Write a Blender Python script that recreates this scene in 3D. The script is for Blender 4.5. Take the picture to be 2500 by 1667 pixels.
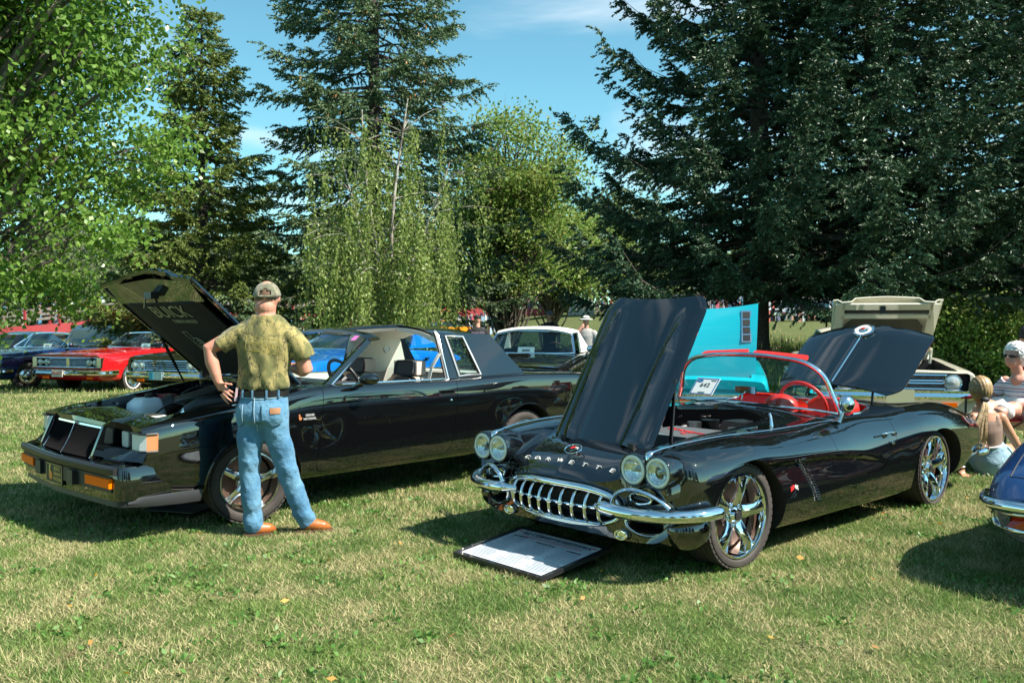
import bpy, bmesh, math, random
import numpy as np
from mathutils import Vector, Matrix

for _o in list(bpy.data.objects):
    bpy.data.objects.remove(_o)
SC = bpy.context.scene
COL = SC.collection
R = math.radians
rnd = random.Random(7)

# ------------------------------------------------------------------ camera
CAM_H = 1.416
F_PX = 2182.0
cam_data = bpy.data.cameras.new('camera')
cam_data.sensor_width = 36.0
cam_data.lens = F_PX / 2500.0 * 36.0
cam_data.clip_start = 0.1
cam_data.clip_end = 3000.0
cam_data.dof.use_dof = True
cam_data.dof.focus_distance = 5.6
cam_data.dof.aperture_fstop = 9.0
cam = bpy.data.objects.new('camera', cam_data)
cam.location = (0, 0, CAM_H)
cam.rotation_euler = (R(90) - math.atan((833.5 - 781.0) / F_PX), 0, 0)
COL.objects.link(cam)
SC.camera = cam

# ------------------------------------------------------------------ world and sun
SUN_ELEV = R(48.7)
SUN_AZ = R(112.5)          # clockwise from +Y
SUN_TO = Vector((math.cos(SUN_ELEV) * math.sin(SUN_AZ), math.cos(SUN_ELEV) * math.cos(SUN_AZ), math.sin(SUN_ELEV)))
world = bpy.data.worlds.new('World')
SC.world = world
world.use_nodes = True
wn, wl = world.node_tree.nodes, world.node_tree.links
wn.clear()
w_out = wn.new('ShaderNodeOutputWorld')
w_bg = wn.new('ShaderNodeBackground')
w_bg.inputs['Strength'].default_value = 0.10
w_sky = wn.new('ShaderNodeTexSky')
w_sky.sky_type = 'NISHITA'
w_sky.sun_disc = False
w_sky.sun_elevation = SUN_ELEV
w_sky.sun_rotation = SUN_AZ
w_sky.altitude = 900
w_sky.air_density = 1.0
w_sky.dust_density = 0.6
w_sky.ozone_density = 2.0
w_tint = wn.new('ShaderNodeMix'); w_tint.data_type = 'RGBA'; w_tint.blend_type = 'MULTIPLY'
w_tint.inputs[0].default_value = 1.0
w_tint.inputs[7].default_value = (0.65, 1.04, 0.88, 1)
# thin, wind-drawn cirrus mixed into the sky by view direction
w_tc = wn.new('ShaderNodeTexCoord')
w_map = wn.new('ShaderNodeMapping')
w_map.inputs['Location'].default_value = (-2.86, 0.54, -3.13)
w_map.inputs['Scale'].default_value = (1.3, 1.3, 6.5)
w_noise = wn.new('ShaderNodeTexNoise')
w_noise.inputs['Scale'].default_value = 1.7
w_noise.inputs['Detail'].default_value = 7
w_noise.inputs['Roughness'].default_value = 0.52
w_noise.inputs['Distortion'].default_value = 0.35
w_ramp = wn.new('ShaderNodeMapRange')
w_ramp.inputs[1].default_value = 0.50
w_ramp.inputs[2].default_value = 0.74
w_ramp.inputs[3].default_value = 0.0
w_ramp.inputs[4].default_value = 0.55
w_ramp.interpolation_type = 'SMOOTHSTEP'
w_mix = wn.new('ShaderNodeMix'); w_mix.data_type = 'RGBA'
w_mix.inputs[7].default_value = (5.2, 5.7, 6.0, 1)
wl.new(w_sky.outputs[0], w_tint.inputs[6])
wl.new(w_tc.outputs['Generated'], w_map.inputs[0])
wl.new(w_map.outputs[0], w_noise.inputs['Vector'])
wl.new(w_noise.outputs[0], w_ramp.inputs[0])
wl.new(w_ramp.outputs[0], w_mix.inputs[0])
wl.new(w_tint.outputs[2], w_mix.inputs[6])
wl.new(w_mix.outputs[2], w_bg.inputs['Color'])
wl.new(w_bg.outputs[0], w_out.inputs[0])

sun_d = bpy.data.lights.new('sun', 'SUN')
sun_d.energy = 5.0
sun_d.angle = R(0.53)
sun_d.color = (1.0, 0.93, 0.82)
sun = bpy.data.objects.new('sun', sun_d)
sun.rotation_euler = (-SUN_TO).to_track_quat('-Z', 'Y').to_euler()
COL.objects.link(sun)

SC.view_settings.view_transform = 'Standard'
SC.view_settings.look = 'None'
SC.view_settings.exposure = 1.15
SC.view_settings.gamma = 1.0
SC.view_settings.use_curve_mapping = False
SC.cycles.use_denoising = True
SC.cycles.max_bounces = 8
SC.cycles.transparent_max_bounces = 12
SC.cycles.sample_clamp_indirect = 6.0
SC.cycles.caustics_reflective = False
SC.cycles.caustics_refractive = False
# ------------------------------------------------------------------ materials
MATS = {}
def mat(name, col=(0.5, 0.5, 0.5), rough=0.5, metal=0.0, coat=0.0, trans=0.0, spec=0.5, noise=None, bump=None, emit=None, sheen=0.0, alpha=1.0, subs=0.0):
    """noise=(scale, second colour, amount[, detail]); bump=(scale, strength, distance)"""
    if name in MATS:
        return MATS[name]
    m = bpy.data.materials.new(name); m.use_nodes = True
    nt = m.node_tree; b = nt.nodes['Principled BSDF']
    b.inputs['Base Color'].default_value = (*col, 1)
    b.inputs['Roughness'].default_value = rough
    b.inputs['Metallic'].default_value = metal
    b.inputs['Coat Weight'].default_value = coat
    b.inputs['Coat Roughness'].default_value = 0.02
    b.inputs['Transmission Weight'].default_value = trans
    b.inputs['Specular IOR Level'].default_value = spec
    b.inputs['Sheen Weight'].default_value = sheen
    b.inputs['Alpha'].default_value = alpha
    if subs:
        b.inputs['Subsurface Weight'].default_value = subs
        b.inputs['Subsurface Radius'].default_value = (0.02, 0.008, 0.004)
    tc = nt.nodes.new('ShaderNodeTexCoord')
    if noise:
        n = nt.nodes.new('ShaderNodeTexNoise'); n.inputs['Scale'].default_value = noise[0]
        n.inputs['Detail'].default_value = noise[3] if len(noise) > 3 else 4
        nt.links.new(tc.outputs['Object'], n.inputs['Vector'])
        mr = nt.nodes.new('ShaderNodeMapRange'); mr.inputs[1].default_value = 0.35; mr.inputs[2].default_value = 0.65
        mr.inputs[4].default_value = noise[2]
        nt.links.new(n.outputs[0], mr.inputs[0])
        mx = nt.nodes.new('ShaderNodeMix'); mx.data_type = 'RGBA'
        mx.inputs[6].default_value = (*col, 1); mx.inputs[7].default_value = (*noise[1], 1)
        nt.links.new(mr.outputs[0], mx.inputs[0]); nt.links.new(mx.outputs[2], b.inputs['Base Color'])
    if bump:
        n = nt.nodes.new('ShaderNodeTexNoise'); n.inputs['Scale'].default_value = bump[0]; n.inputs['Detail'].default_value = 5
        nt.links.new(tc.outputs['Object'], n.inputs['Vector'])
        bp = nt.nodes.new('ShaderNodeBump'); bp.inputs['Strength'].default_value = bump[1]; bp.inputs['Distance'].default_value = bump[2]
        nt.links.new(n.outputs[0], bp.inputs['Height']); nt.links.new(bp.outputs[0], b.inputs['Normal'])
    if emit:
        b.inputs['Emission Color'].default_value = (*emit[0], 1); b.inputs['Emission Strength'].default_value = emit[1]
    MATS[name] = m
    return m

def paint(name, col, flake=None):
    """clear-coated car paint with very slight orange peel"""
    if name in MATS: return MATS[name]
    m = mat(name, col, rough=0.35, metal=0.0, coat=1.0, spec=0.0)
    nt = m.node_tree; b = nt.nodes['Principled BSDF']
    b.inputs['Coat Roughness'].default_value = 0.012; b.inputs['Coat IOR'].default_value = 2.05
    if flake:
        b.inputs['Metallic'].default_value = flake
    tc = nt.nodes['Texture Coordinate'] if 'Texture Coordinate' in nt.nodes else nt.nodes.new('ShaderNodeTexCoord')
    n = nt.nodes.new('ShaderNodeTexNoise'); n.inputs['Scale'].default_value = 3.0; n.inputs['Detail'].default_value = 2
    nt.links.new(tc.outputs['Object'], n.inputs['Vector'])
    bp = nt.nodes.new('ShaderNodeBump'); bp.inputs['Strength'].default_value = 0.05; bp.inputs['Distance'].default_value = 0.02
    nt.links.new(n.outputs[0], bp.inputs['Height']); nt.links.new(bp.outputs[0], b.inputs['Coat Normal'])
    return m

def glass(name, tint=(0.85, 0.93, 0.92), density=0.86):
    """thin architectural glass: transparent with a fresnel reflection"""
    if name in MATS: return MATS[name]
    m = bpy.data.materials.new(name); m.use_nodes = True; nt = m.node_tree; nt.nodes.clear()
    o = nt.nodes.new('ShaderNodeOutputMaterial'); t = nt.nodes.new('ShaderNodeBsdfTransparent'); g = nt.nodes.new('ShaderNodeBsdfGlossy')
    t.inputs[0].default_value = (tint[0] * density, tint[1] * density, tint[2] * density, 1)
    g.inputs['Roughness'].default_value = 0.01
    f = nt.nodes.new('ShaderNodeFresnel'); f.inputs[0].default_value = 1.5
    x = nt.nodes.new('ShaderNodeMixShader')
    ge = nt.nodes.new('ShaderNodeNewGeometry'); iv = nt.nodes.new('ShaderNodeMath'); iv.operation = 'SUBTRACT'; iv.inputs[0].default_value = 1.0; nt.links.new(ge.outputs['Backfacing'], iv.inputs[1])
    mu = nt.nodes.new('ShaderNodeMath'); mu.operation = 'MULTIPLY'; nt.links.new(f.outputs[0], mu.inputs[0]); nt.links.new(iv.outputs[0], mu.inputs[1])
    nt.links.new(mu.outputs[0], x.inputs[0]); nt.links.new(t.outputs[0], x.inputs[1]); nt.links.new(g.outputs[0], x.inputs[2]); nt.links.new(x.outputs[0], o.inputs[0])
    MATS[name] = m
    return m

M_BLACK = paint('black_car_paint', (0.003, 0.0035, 0.004))
M_CHROME = mat('chrome', (0.86, 0.88, 0.90), 0.04, 1.0)
M_ALU = mat('polished_aluminium', (0.80, 0.80, 0.80), 0.16, 1.0)
M_STEEL = mat('brushed_steel', (0.45, 0.45, 0.46), 0.3, 1.0)
M_IRON = mat('rusty_disc', (0.16, 0.10, 0.075), 0.55, 0.6)
M_RUBBER = mat('tyre_rubber', (0.040, 0.034, 0.031), 0.75, noise=(14, (0.062, 0.052, 0.046), 0.8))
M_DARK = mat('underbody_black', (0.008, 0.008, 0.008), 0.7)
M_TRIM = mat('black_plastic', (0.014, 0.014, 0.015), 0.45, bump=(220, 0.15, 0.002))
M_GREYPL_LIT = mat('lit_grey_plastic', (0.030, 0.032, 0.035), 0.42)
M_AMBER = mat('amber_lens', (1.0, 0.17, 0.0), 0.4, spec=0.08)
M_LENS = mat('lamp_reflector', (0.95, 0.96, 0.94), 0.14, metal=0.8)
M_LAMPRING = mat('lamp_halo_ring', (0.86, 0.90, 0.80), 0.3, coat=0.3)
M_SILVER = mat('satin_silver', (0.80, 0.81, 0.80), 0.3, metal=0.35)
M_GLASS = glass('car_glass', (0.93, 0.97, 0.96), 0.95)
M_GLASS_T = glass('tinted_car_glass', (0.88, 0.98, 0.99), 0.93)
M_RED_LEATHER = mat('red_leather', (0.60, 0.02, 0.012), 0.38, coat=0.2)
M_WHITE = mat('white_paint', (0.78, 0.78, 0.76), 0.5)
M_BLACKFLAT = mat('flat_black', (0.012, 0.012, 0.012), 0.6)
M_REDFLAT = mat('flat_red', (0.62, 0.02, 0.02), 0.45)

# ------------------------------------------------------------------ mesh builder
class MB:
    def __init__(self):
        self.v = []; self.f = []; self.m = []; self.cur = 0
    def add(self, verts, faces, mi=None):
        o = len(self.v)
        self.v.extend([tuple(p) for p in verts])
        for f in faces:
            self.f.append(tuple(i + o for i in f)); self.m.append(self.cur if mi is None else mi)
        return o
    def box(self, c, s, rot=None, taper=1.0):
        x, y, z = s[0] / 2, s[1] / 2, s[2] / 2
        P = [(-x, -y, -z), (x, -y, -z), (x, y, -z), (-x, y, -z), (-x * taper, -y * taper, z), (x * taper, -y * taper, z), (x * taper, y * taper, z), (-x * taper, y * taper, z)]
        P = [Vector(p) for p in P]
        if rot is not None:
            P = [rot @ p for p in P]
        P = [p + Vector(c) for p in P]
        self.add(P, [(0, 3, 2, 1), (4, 5, 6, 7), (0, 1, 5, 4), (1, 2, 6, 5), (2, 3, 7, 6), (3, 0, 4, 7)])
    def rings(self, rings, closed_ring=True, cap0=True, cap1=True, loop=False):
        n = len(rings[0]); o = len(self.v)
        vs = [p for r in rings for p in r]; fs = []
        k = len(rings)
        for i in range(k if loop else k - 1):
            a = i * n; b = ((i + 1) % k) * n
            for j in range(n if closed_ring else n - 1):
                j2 = (j + 1) % n
                fs.append((a + j, a + j2, b + j2, b + j))
        if not loop:
            if cap0: fs.append(tuple(range(n - 1, -1, -1)))
            if cap1: fs.append(tuple((k - 1) * n + j for j in range(n)))
        self.add(vs, fs)
    def cyl(self, a, b, r0, r1=None, n=16, cap=True):
        a, b = Vector(a), Vector(b); r1 = r0 if r1 is None else r1
        d = (b - a).normalized()
        u = d.orthogonal().normalized(); w = d.cross(u)
        rs = []
        for p, r in ((a, r0), (b, r1)):
            rs.append([p + (u * math.cos(t) + w * math.sin(t)) * r for t in [2 * math.pi * i / n for i in range(n)]])
        self.rings(rs, cap0=cap, cap1=cap)
    def tube(self, path, r, n=8, closed=False, cap=True, squash=None):
        """r: number or list; squash=(ref vector, factor): flattens section along ref"""
        P = [Vector(p) for p in path]; k = len(P); rs = []
        rr = r if isinstance(r, (list, tuple)) else [r] * k
        prev = None
        for i in range(k):
            if closed: t = P[(i + 1) % k] - P[i - 1]
            else: t = P[min(i + 1, k - 1)] - P[max(i - 1, 0)]
            t.normalize()
            if squash is not None:
                u = (Vector(squash[0]) - t * t.dot(Vector(squash[0]))).normalized()
            elif prev is None: u = t.orthogonal().normalized()
            else:
                u = prev - t * t.dot(prev)
                u = u.normalized() if u.length > 1e-6 else t.orthogonal().normalized()
            prev = u; w = t.cross(u); f = squash[1] if squash else 1.0
            rs.append([P[i] + (u * math.cos(a) * f + w * math.sin(a)) * rr[i] for a in [2 * math.pi * j / n for j in range(n)]])
        self.rings(rs, cap0=cap, cap1=cap, loop=closed)
    def lathe(self, prof, c=(0, 0, 0), axis='y', n=32, closed=False):
        """prof: list of (r, h) along axis"""
        rs = []
        for i in range(n):
            a = 2 * math.pi * i / n; ca, sa = math.cos(a), math.sin(a); ring = []
            for r, h in prof:
                if axis == 'y': p = (c[0] + r * ca, c[1] + h, c[2] + r * sa)
                elif axis == 'x': p = (c[0] + h, c[1] + r * ca, c[2] + r * sa)
                else: p = (c[0] + r * ca, c[1] + r * sa, c[2] + h)
                ring.append(p)
            rs.append(ring)
        self.rings(rs, closed_ring=closed, loop=True)
    def prism(self, poly, d0, d1, axis='z'):
        """poly 2d; axis x: (y,z) poly; axis y: (x,z); axis z: (x,y)"""
        def P(p, d):
            return {'x': (d, p[0], p[1]), 'y': (p[0], d, p[1]), 'z': (p[0], p[1], d)}[axis]
        self.rings([[P(p, d0) for p in poly], [P(p, d1) for p in poly]])
    def sphere(self, c, r, n=16, m=10, sc=(1, 1, 1), rot=None):
        rs = []
        for i in range(m + 1):
            t = math.pi * i / m; ring = []
            for j in range(n):
                a = 2 * math.pi * j / n
                p = Vector((math.sin(t) * math.cos(a) * sc[0], math.sin(t) * math.sin(a) * sc[1], math.cos(t) * sc[2])) * r
                if rot is not None: p = rot @ p
                ring.append(p + Vector(c))
            rs.append(ring)
        self.rings(rs, cap0=False, cap1=False)
    def grid(self, P, flip=False):
        """P[i][j] points -> open sheet"""
        n = len(P[0]); vs = [p for r in P for p in r]; fs = []
        for i in range(len(P) - 1):
            for j in range(n - 1):
                q = (i * n + j, i * n + j + 1, (i + 1) * n + j + 1, (i + 1) * n + j)
                fs.append(q[::-1] if flip else q)
        self.add(vs, fs)
    def slab(self, P, th, mi_top=0, mi_bot=0, edge=None):
        """P[i][j] grid -> closed slab with thickness th along -normal"""
        A = np.array([[tuple(p) for p in r] for r in P], float)
        du = np.gradient(A, axis=0); dv = np.gradient(A, axis=1)
        N = np.cross(du, dv); N /= (np.linalg.norm(N, axis=2, keepdims=True) + 1e-12)
        B = A - N * th
        n, m = A.shape[:2]; o = len(self.v)
        self.v.extend([tuple(p) for p in A.reshape(-1, 3)]); self.v.extend([tuple(p) for p in B.reshape(-1, 3)])
        K = n * m
        def F(q, mi): self.f.append(tuple(i + o for i in q)); self.m.append(mi)
        for i in range(n - 1):
            for j in range(m - 1):
                a, b, c, d = i * m + j, (i + 1) * m + j, (i + 1) * m + j + 1, i * m + j + 1
                F((a, b, c, d), mi_top); F((K + d, K + c, K + b, K + a), mi_bot)
        e = mi_top if edge is None else edge
        for j in range(m - 1):
            F((j, j + 1, K + j + 1, K + j), e); q = (n - 1) * m
            F((q + j + 1, q + j, K + q + j, K + q + j + 1), e)
        for i in range(n - 1):
            a, b = i * m, (i + 1) * m
            F((b, a, K + a, K + b), e); a += m - 1; b += m - 1
            F((a, b, K + b, K + a), e)
    def mesh(self, name, mats, smooth=40, recalc=True):
        me = bpy.data.meshes.new(name)
        me.from_pydata([tuple(p) for p in self.v], [], self.f)
        mats = mats if isinstance(mats, (list, tuple)) else [mats]
        for m in mats: me.materials.append(m)
        if len(mats) > 1: me.polygons.foreach_set('material_index', self.m)
        finish(me, smooth, recalc)
        return me
    def build(self, name, mats, parent=None, smooth=40, loc=None, rot=None, recalc=True):
        o = bpy.data.objects.new(name, self.mesh(name, mats, smooth, recalc))
        COL.objects.link(o); o.parent = parent
        if loc is not None: o.location = loc
        if rot is not None: o.rotation_euler = rot
        return o

def finish(me, smooth=40, recalc=True):
    if recalc:
        bm = bmesh.new(); bm.from_mesh(me)
        bmesh.ops.remove_doubles(bm, verts=bm.verts, dist=1e-6)
        bmesh.ops.recalc_face_normals(bm, faces=bm.faces)
        bm.to_mesh(me); bm.free()
    me.validate()
    if smooth:
        me.polygons.foreach_set('use_smooth', [True] * len(me.polygons))
        me.set_sharp_from_angle(angle=R(smooth))
    me.update()

def link(name, me, parent=None, loc=None, rot=None):
    o = bpy.data.objects.new(name, me); COL.objects.link(o); o.parent = parent
    if loc is not None: o.location = loc
    if rot is not None: o.rotation_euler = rot
    return o

def tag(o, label, cat, group=None, kind=None):
    if label: o['label'] = label
    if cat: o['category'] = cat
    if group: o['group'] = group
    if kind: o['kind'] = kind
    return o

def thing(name, label, cat, loc=(0, 0, 0), rotz=0.0, group=None):
    o = bpy.data.objects.new(name, None); COL.objects.link(o)
    o.empty_display_size = 0.1
    o.location = loc; o.rotation_euler = (0, 0, rotz)
    return tag(o, label, cat, group)

def copy_tree(o, parent=None):
    c = o.copy(); COL.objects.link(c); c.parent = parent
    for ch in o.children: copy_tree(ch, c)
    return c

def boolean(obj, cutters, op='DIFFERENCE', keep=False):
    """cut obj by cutters in place (exact solver), cutter materials carried over"""
    for c in cutters:
        md = obj.modifiers.new('b', 'BOOLEAN'); md.operation = op; md.object = c; md.solver = 'EXACT'; md.material_mode = 'TRANSFER'
        md.use_self = False
    bpy.context.view_layer.update()
    dg = bpy.context.evaluated_depsgraph_get()
    me = bpy.data.meshes.new_from_object(obj.evaluated_get(dg))
    obj.modifiers.clear(); old = obj.data; obj.data = me; bpy.data.meshes.remove(old)
    if not keep:
        for c in cutters:
            d = c.data; bpy.data.objects.remove(c); bpy.data.meshes.remove(d)
    return obj

def applied(obj):
    bpy.context.view_layer.update()
    dg = bpy.context.evaluated_depsgraph_get()
    me = bpy.data.meshes.new_from_object(obj.evaluated_get(dg))
    obj.modifiers.clear(); old = obj.data; obj.data = me
    if isinstance(old, bpy.types.Mesh): bpy.data.meshes.remove(old)
    return obj

def text_mesh(s, size=1.0, depth=0.004, align='CENTER', extrude=True):
    cu = bpy.data.curves.new('txt', 'FONT'); cu.body = s; cu.size = size; cu.align_x = align; cu.align_y = 'CENTER'
    cu.extrude = depth / 2; cu.resolution_u = 3
    o = bpy.data.objects.new('txt', cu); COL.objects.link(o)
    bpy.context.view_layer.update()
    me = bpy.data.meshes.new_from_object(o.evaluated_get(bpy.context.evaluated_depsgraph_get()))
    bpy.data.objects.remove(o); bpy.data.curves.remove(cu)
    return me

def text(name, s, size, m, parent, origin, xdir, ydir, depth=0.003, stretch=1.0, align='CENTER'):
    """flat lettering: xdir reading direction, ydir up of the letters (local vectors of the parent)"""
    me = text_mesh(s, size, depth, align)
    me.materials.clear(); me.materials.append(m)
    x = Vector(xdir).normalized(); y = Vector(ydir); y = (y - x * x.dot(y)).normalized(); z = x.cross(y)
    mt = Matrix(((x[0] * stretch, y[0], z[0], origin[0]), (x[1] * stretch, y[1], z[1], origin[1]), (x[2] * stretch, y[2], z[2], origin[2]), (0, 0, 0, 1)))
    me.transform(mt)
    return link(name, me, parent)

def pchip(x, Y, xs):
    """monotone cubic interpolation along axis 0"""
    x = np.asarray(x, float); Y = np.asarray(Y, float); xs = np.asarray(xs, float)
    h = np.diff(x); sh = (-1,) + (1,) * (Y.ndim - 1)
    d = np.diff(Y, axis=0) / h.reshape(sh)
    m = np.zeros_like(Y)
    if len(x) == 2:
        m[:] = d[0]
    else:
        w1 = (2 * h[1:] + h[:-1]).reshape(sh); w2 = (h[1:] + 2 * h[:-1]).reshape(sh)
        with np.errstate(divide='ignore', invalid='ignore'):
            hm = (w1 + w2) / (w1 / d[:-1] + w2 / d[1:])
        m[1:-1] = np.where(d[:-1] * d[1:] > 0, hm, 0.0)
        m[0] = d[0]; m[-1] = d[-1]
    i = np.clip(np.searchsorted(x, xs, side='right') - 1, 0, len(x) - 2)
    t = ((xs - x[i]) / h[i]).reshape(sh); hh = h[i].reshape(sh)
    return ((2 * t**3 - 3 * t**2 + 1) * Y[i] + (t**3 - 2 * t**2 + t) * hh * m[i] + (-2 * t**3 + 3 * t**2) * Y[i + 1] + (t**3 - t**2) * hh * m[i + 1])

def catmull(x, Y, xs):
    """C1 cubic with non-uniform finite-difference tangents (smoother than pchip)"""
    x = np.asarray(x, float); Y = np.asarray(Y, float); xs = np.asarray(xs, float)
    h = np.diff(x); sh = (-1,) + (1,) * (Y.ndim - 1)
    d = np.diff(Y, axis=0) / h.reshape(sh)
    m = np.zeros_like(Y); m[0] = d[0]; m[-1] = d[-1]
    if len(x) > 2:
        a = h[1:].reshape(sh); b = h[:-1].reshape(sh)
        m[1:-1] = (a * d[:-1] + b * d[1:]) / (a + b)
    i = np.clip(np.searchsorted(x, xs, side='right') - 1, 0, len(x) - 2)
    t = ((xs - x[i]) / h[i]).reshape(sh); hh = h[i].reshape(sh)
    return ((2 * t**3 - 3 * t**2 + 1) * Y[i] + (t**3 - 2 * t**2 + t) * hh * m[i] + (-2 * t**3 + 3 * t**2) * Y[i + 1] + (t**3 - t**2) * hh * m[i + 1])

def spline(pts, n, fn=None, closed=False):
    P = np.array(pts, float)
    if closed: P = np.vstack([P[-2:], P, P[:3]])
    k = np.concatenate([[0], np.cumsum(np.linalg.norm(np.diff(P, axis=0), axis=1) ** 0.5)])
    if closed: xs = np.linspace(k[2], k[-3], n, endpoint=False)
    else: xs = np.linspace(k[0], k[-1], n)
    return [tuple(p) for p in (fn or catmull)(k, P, xs)]

def shell_grid(net, nu, nv, smooth=2, vw=None):
    """net[station][guide] = (x,y,z): dense half surface (nu+1, nv+1, 3)"""
    N = np.array(net, float)
    ku = np.concatenate([[0], np.cumsum(np.linalg.norm(np.diff(N, axis=0), axis=2).mean(axis=1))])
    kv = np.concatenate([[0], np.cumsum(np.linalg.norm(np.diff(N, axis=1), axis=2).mean(axis=0) ** 0.8)])
    G = catmull(ku, N, np.linspace(0, ku[-1], nu + 1))
    G = np.swapaxes(pchip(kv, np.swapaxes(G, 0, 1), np.linspace(0, kv[-1], nv + 1)), 0, 1)
    for _ in range(smooth):
        H = G.copy()
        H[1:-1] += 0.5 * (0.5 * (G[:-2] + G[2:]) - G[1:-1]); G = H; H = G.copy()
        H[:, 1:-1] += 0.5 * (0.5 * (G[:, :-2] + G[:, 2:]) - G[:, 1:-1]); G = H
    return G

def solid_from_half(G, name, mats):
    """half grid (bottom centre ... top centre, +y side) -> closed mirrored solid"""
    mb = MB(); rings = []
    nv = G.shape[1]
    for i in range(G.shape[0]):
        half = [tuple(p) for p in G[i]]
        half[0] = (half[0][0], 0.0, half[0][2]); half[-1] = (half[-1][0], 0.0, half[-1][2])
        rings.append(half + [(x, -y, z) for x, y, z in half[-2:0:-1]])
    mb.rings(rings)
    o = mb.build(name, mats, None, smooth=0)
    bm = bmesh.new(); bm.from_mesh(o.data)
    bmesh.ops.triangulate(bm, faces=[f for f in bm.faces if len(f.verts) > 4])
    bm.to_mesh(o.data); bm.free()
    return o

def rounded(poly, r, n=4):
    out = []; k = len(poly)
    for i in range(k):
        p = Vector(poly[i]); a = Vector(poly[i - 1]) - p; b = Vector(poly[(i + 1) % k]) - p
        rr = min(r, a.length * 0.45, b.length * 0.45)
        p0 = p + a.normalized() * rr; p1 = p + b.normalized() * rr
        for t in [j / n for j in range(n + 1)]:
            out.append(tuple((1 - t) ** 2 * p0 + 2 * t * (1 - t) * p + t * t * p1))
    return out

def oval(cy, cz, ry, rz, n=24, p=2.0):
    out = []
    for i in range(n):
        a = 2 * math.pi * i / n; c, s = math.cos(a), math.sin(a)
        out.append((cy + ry * math.copysign(abs(c) ** (2 / p), c), cz + rz * math.copysign(abs(s) ** (2 / p), s)))
    return out

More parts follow.
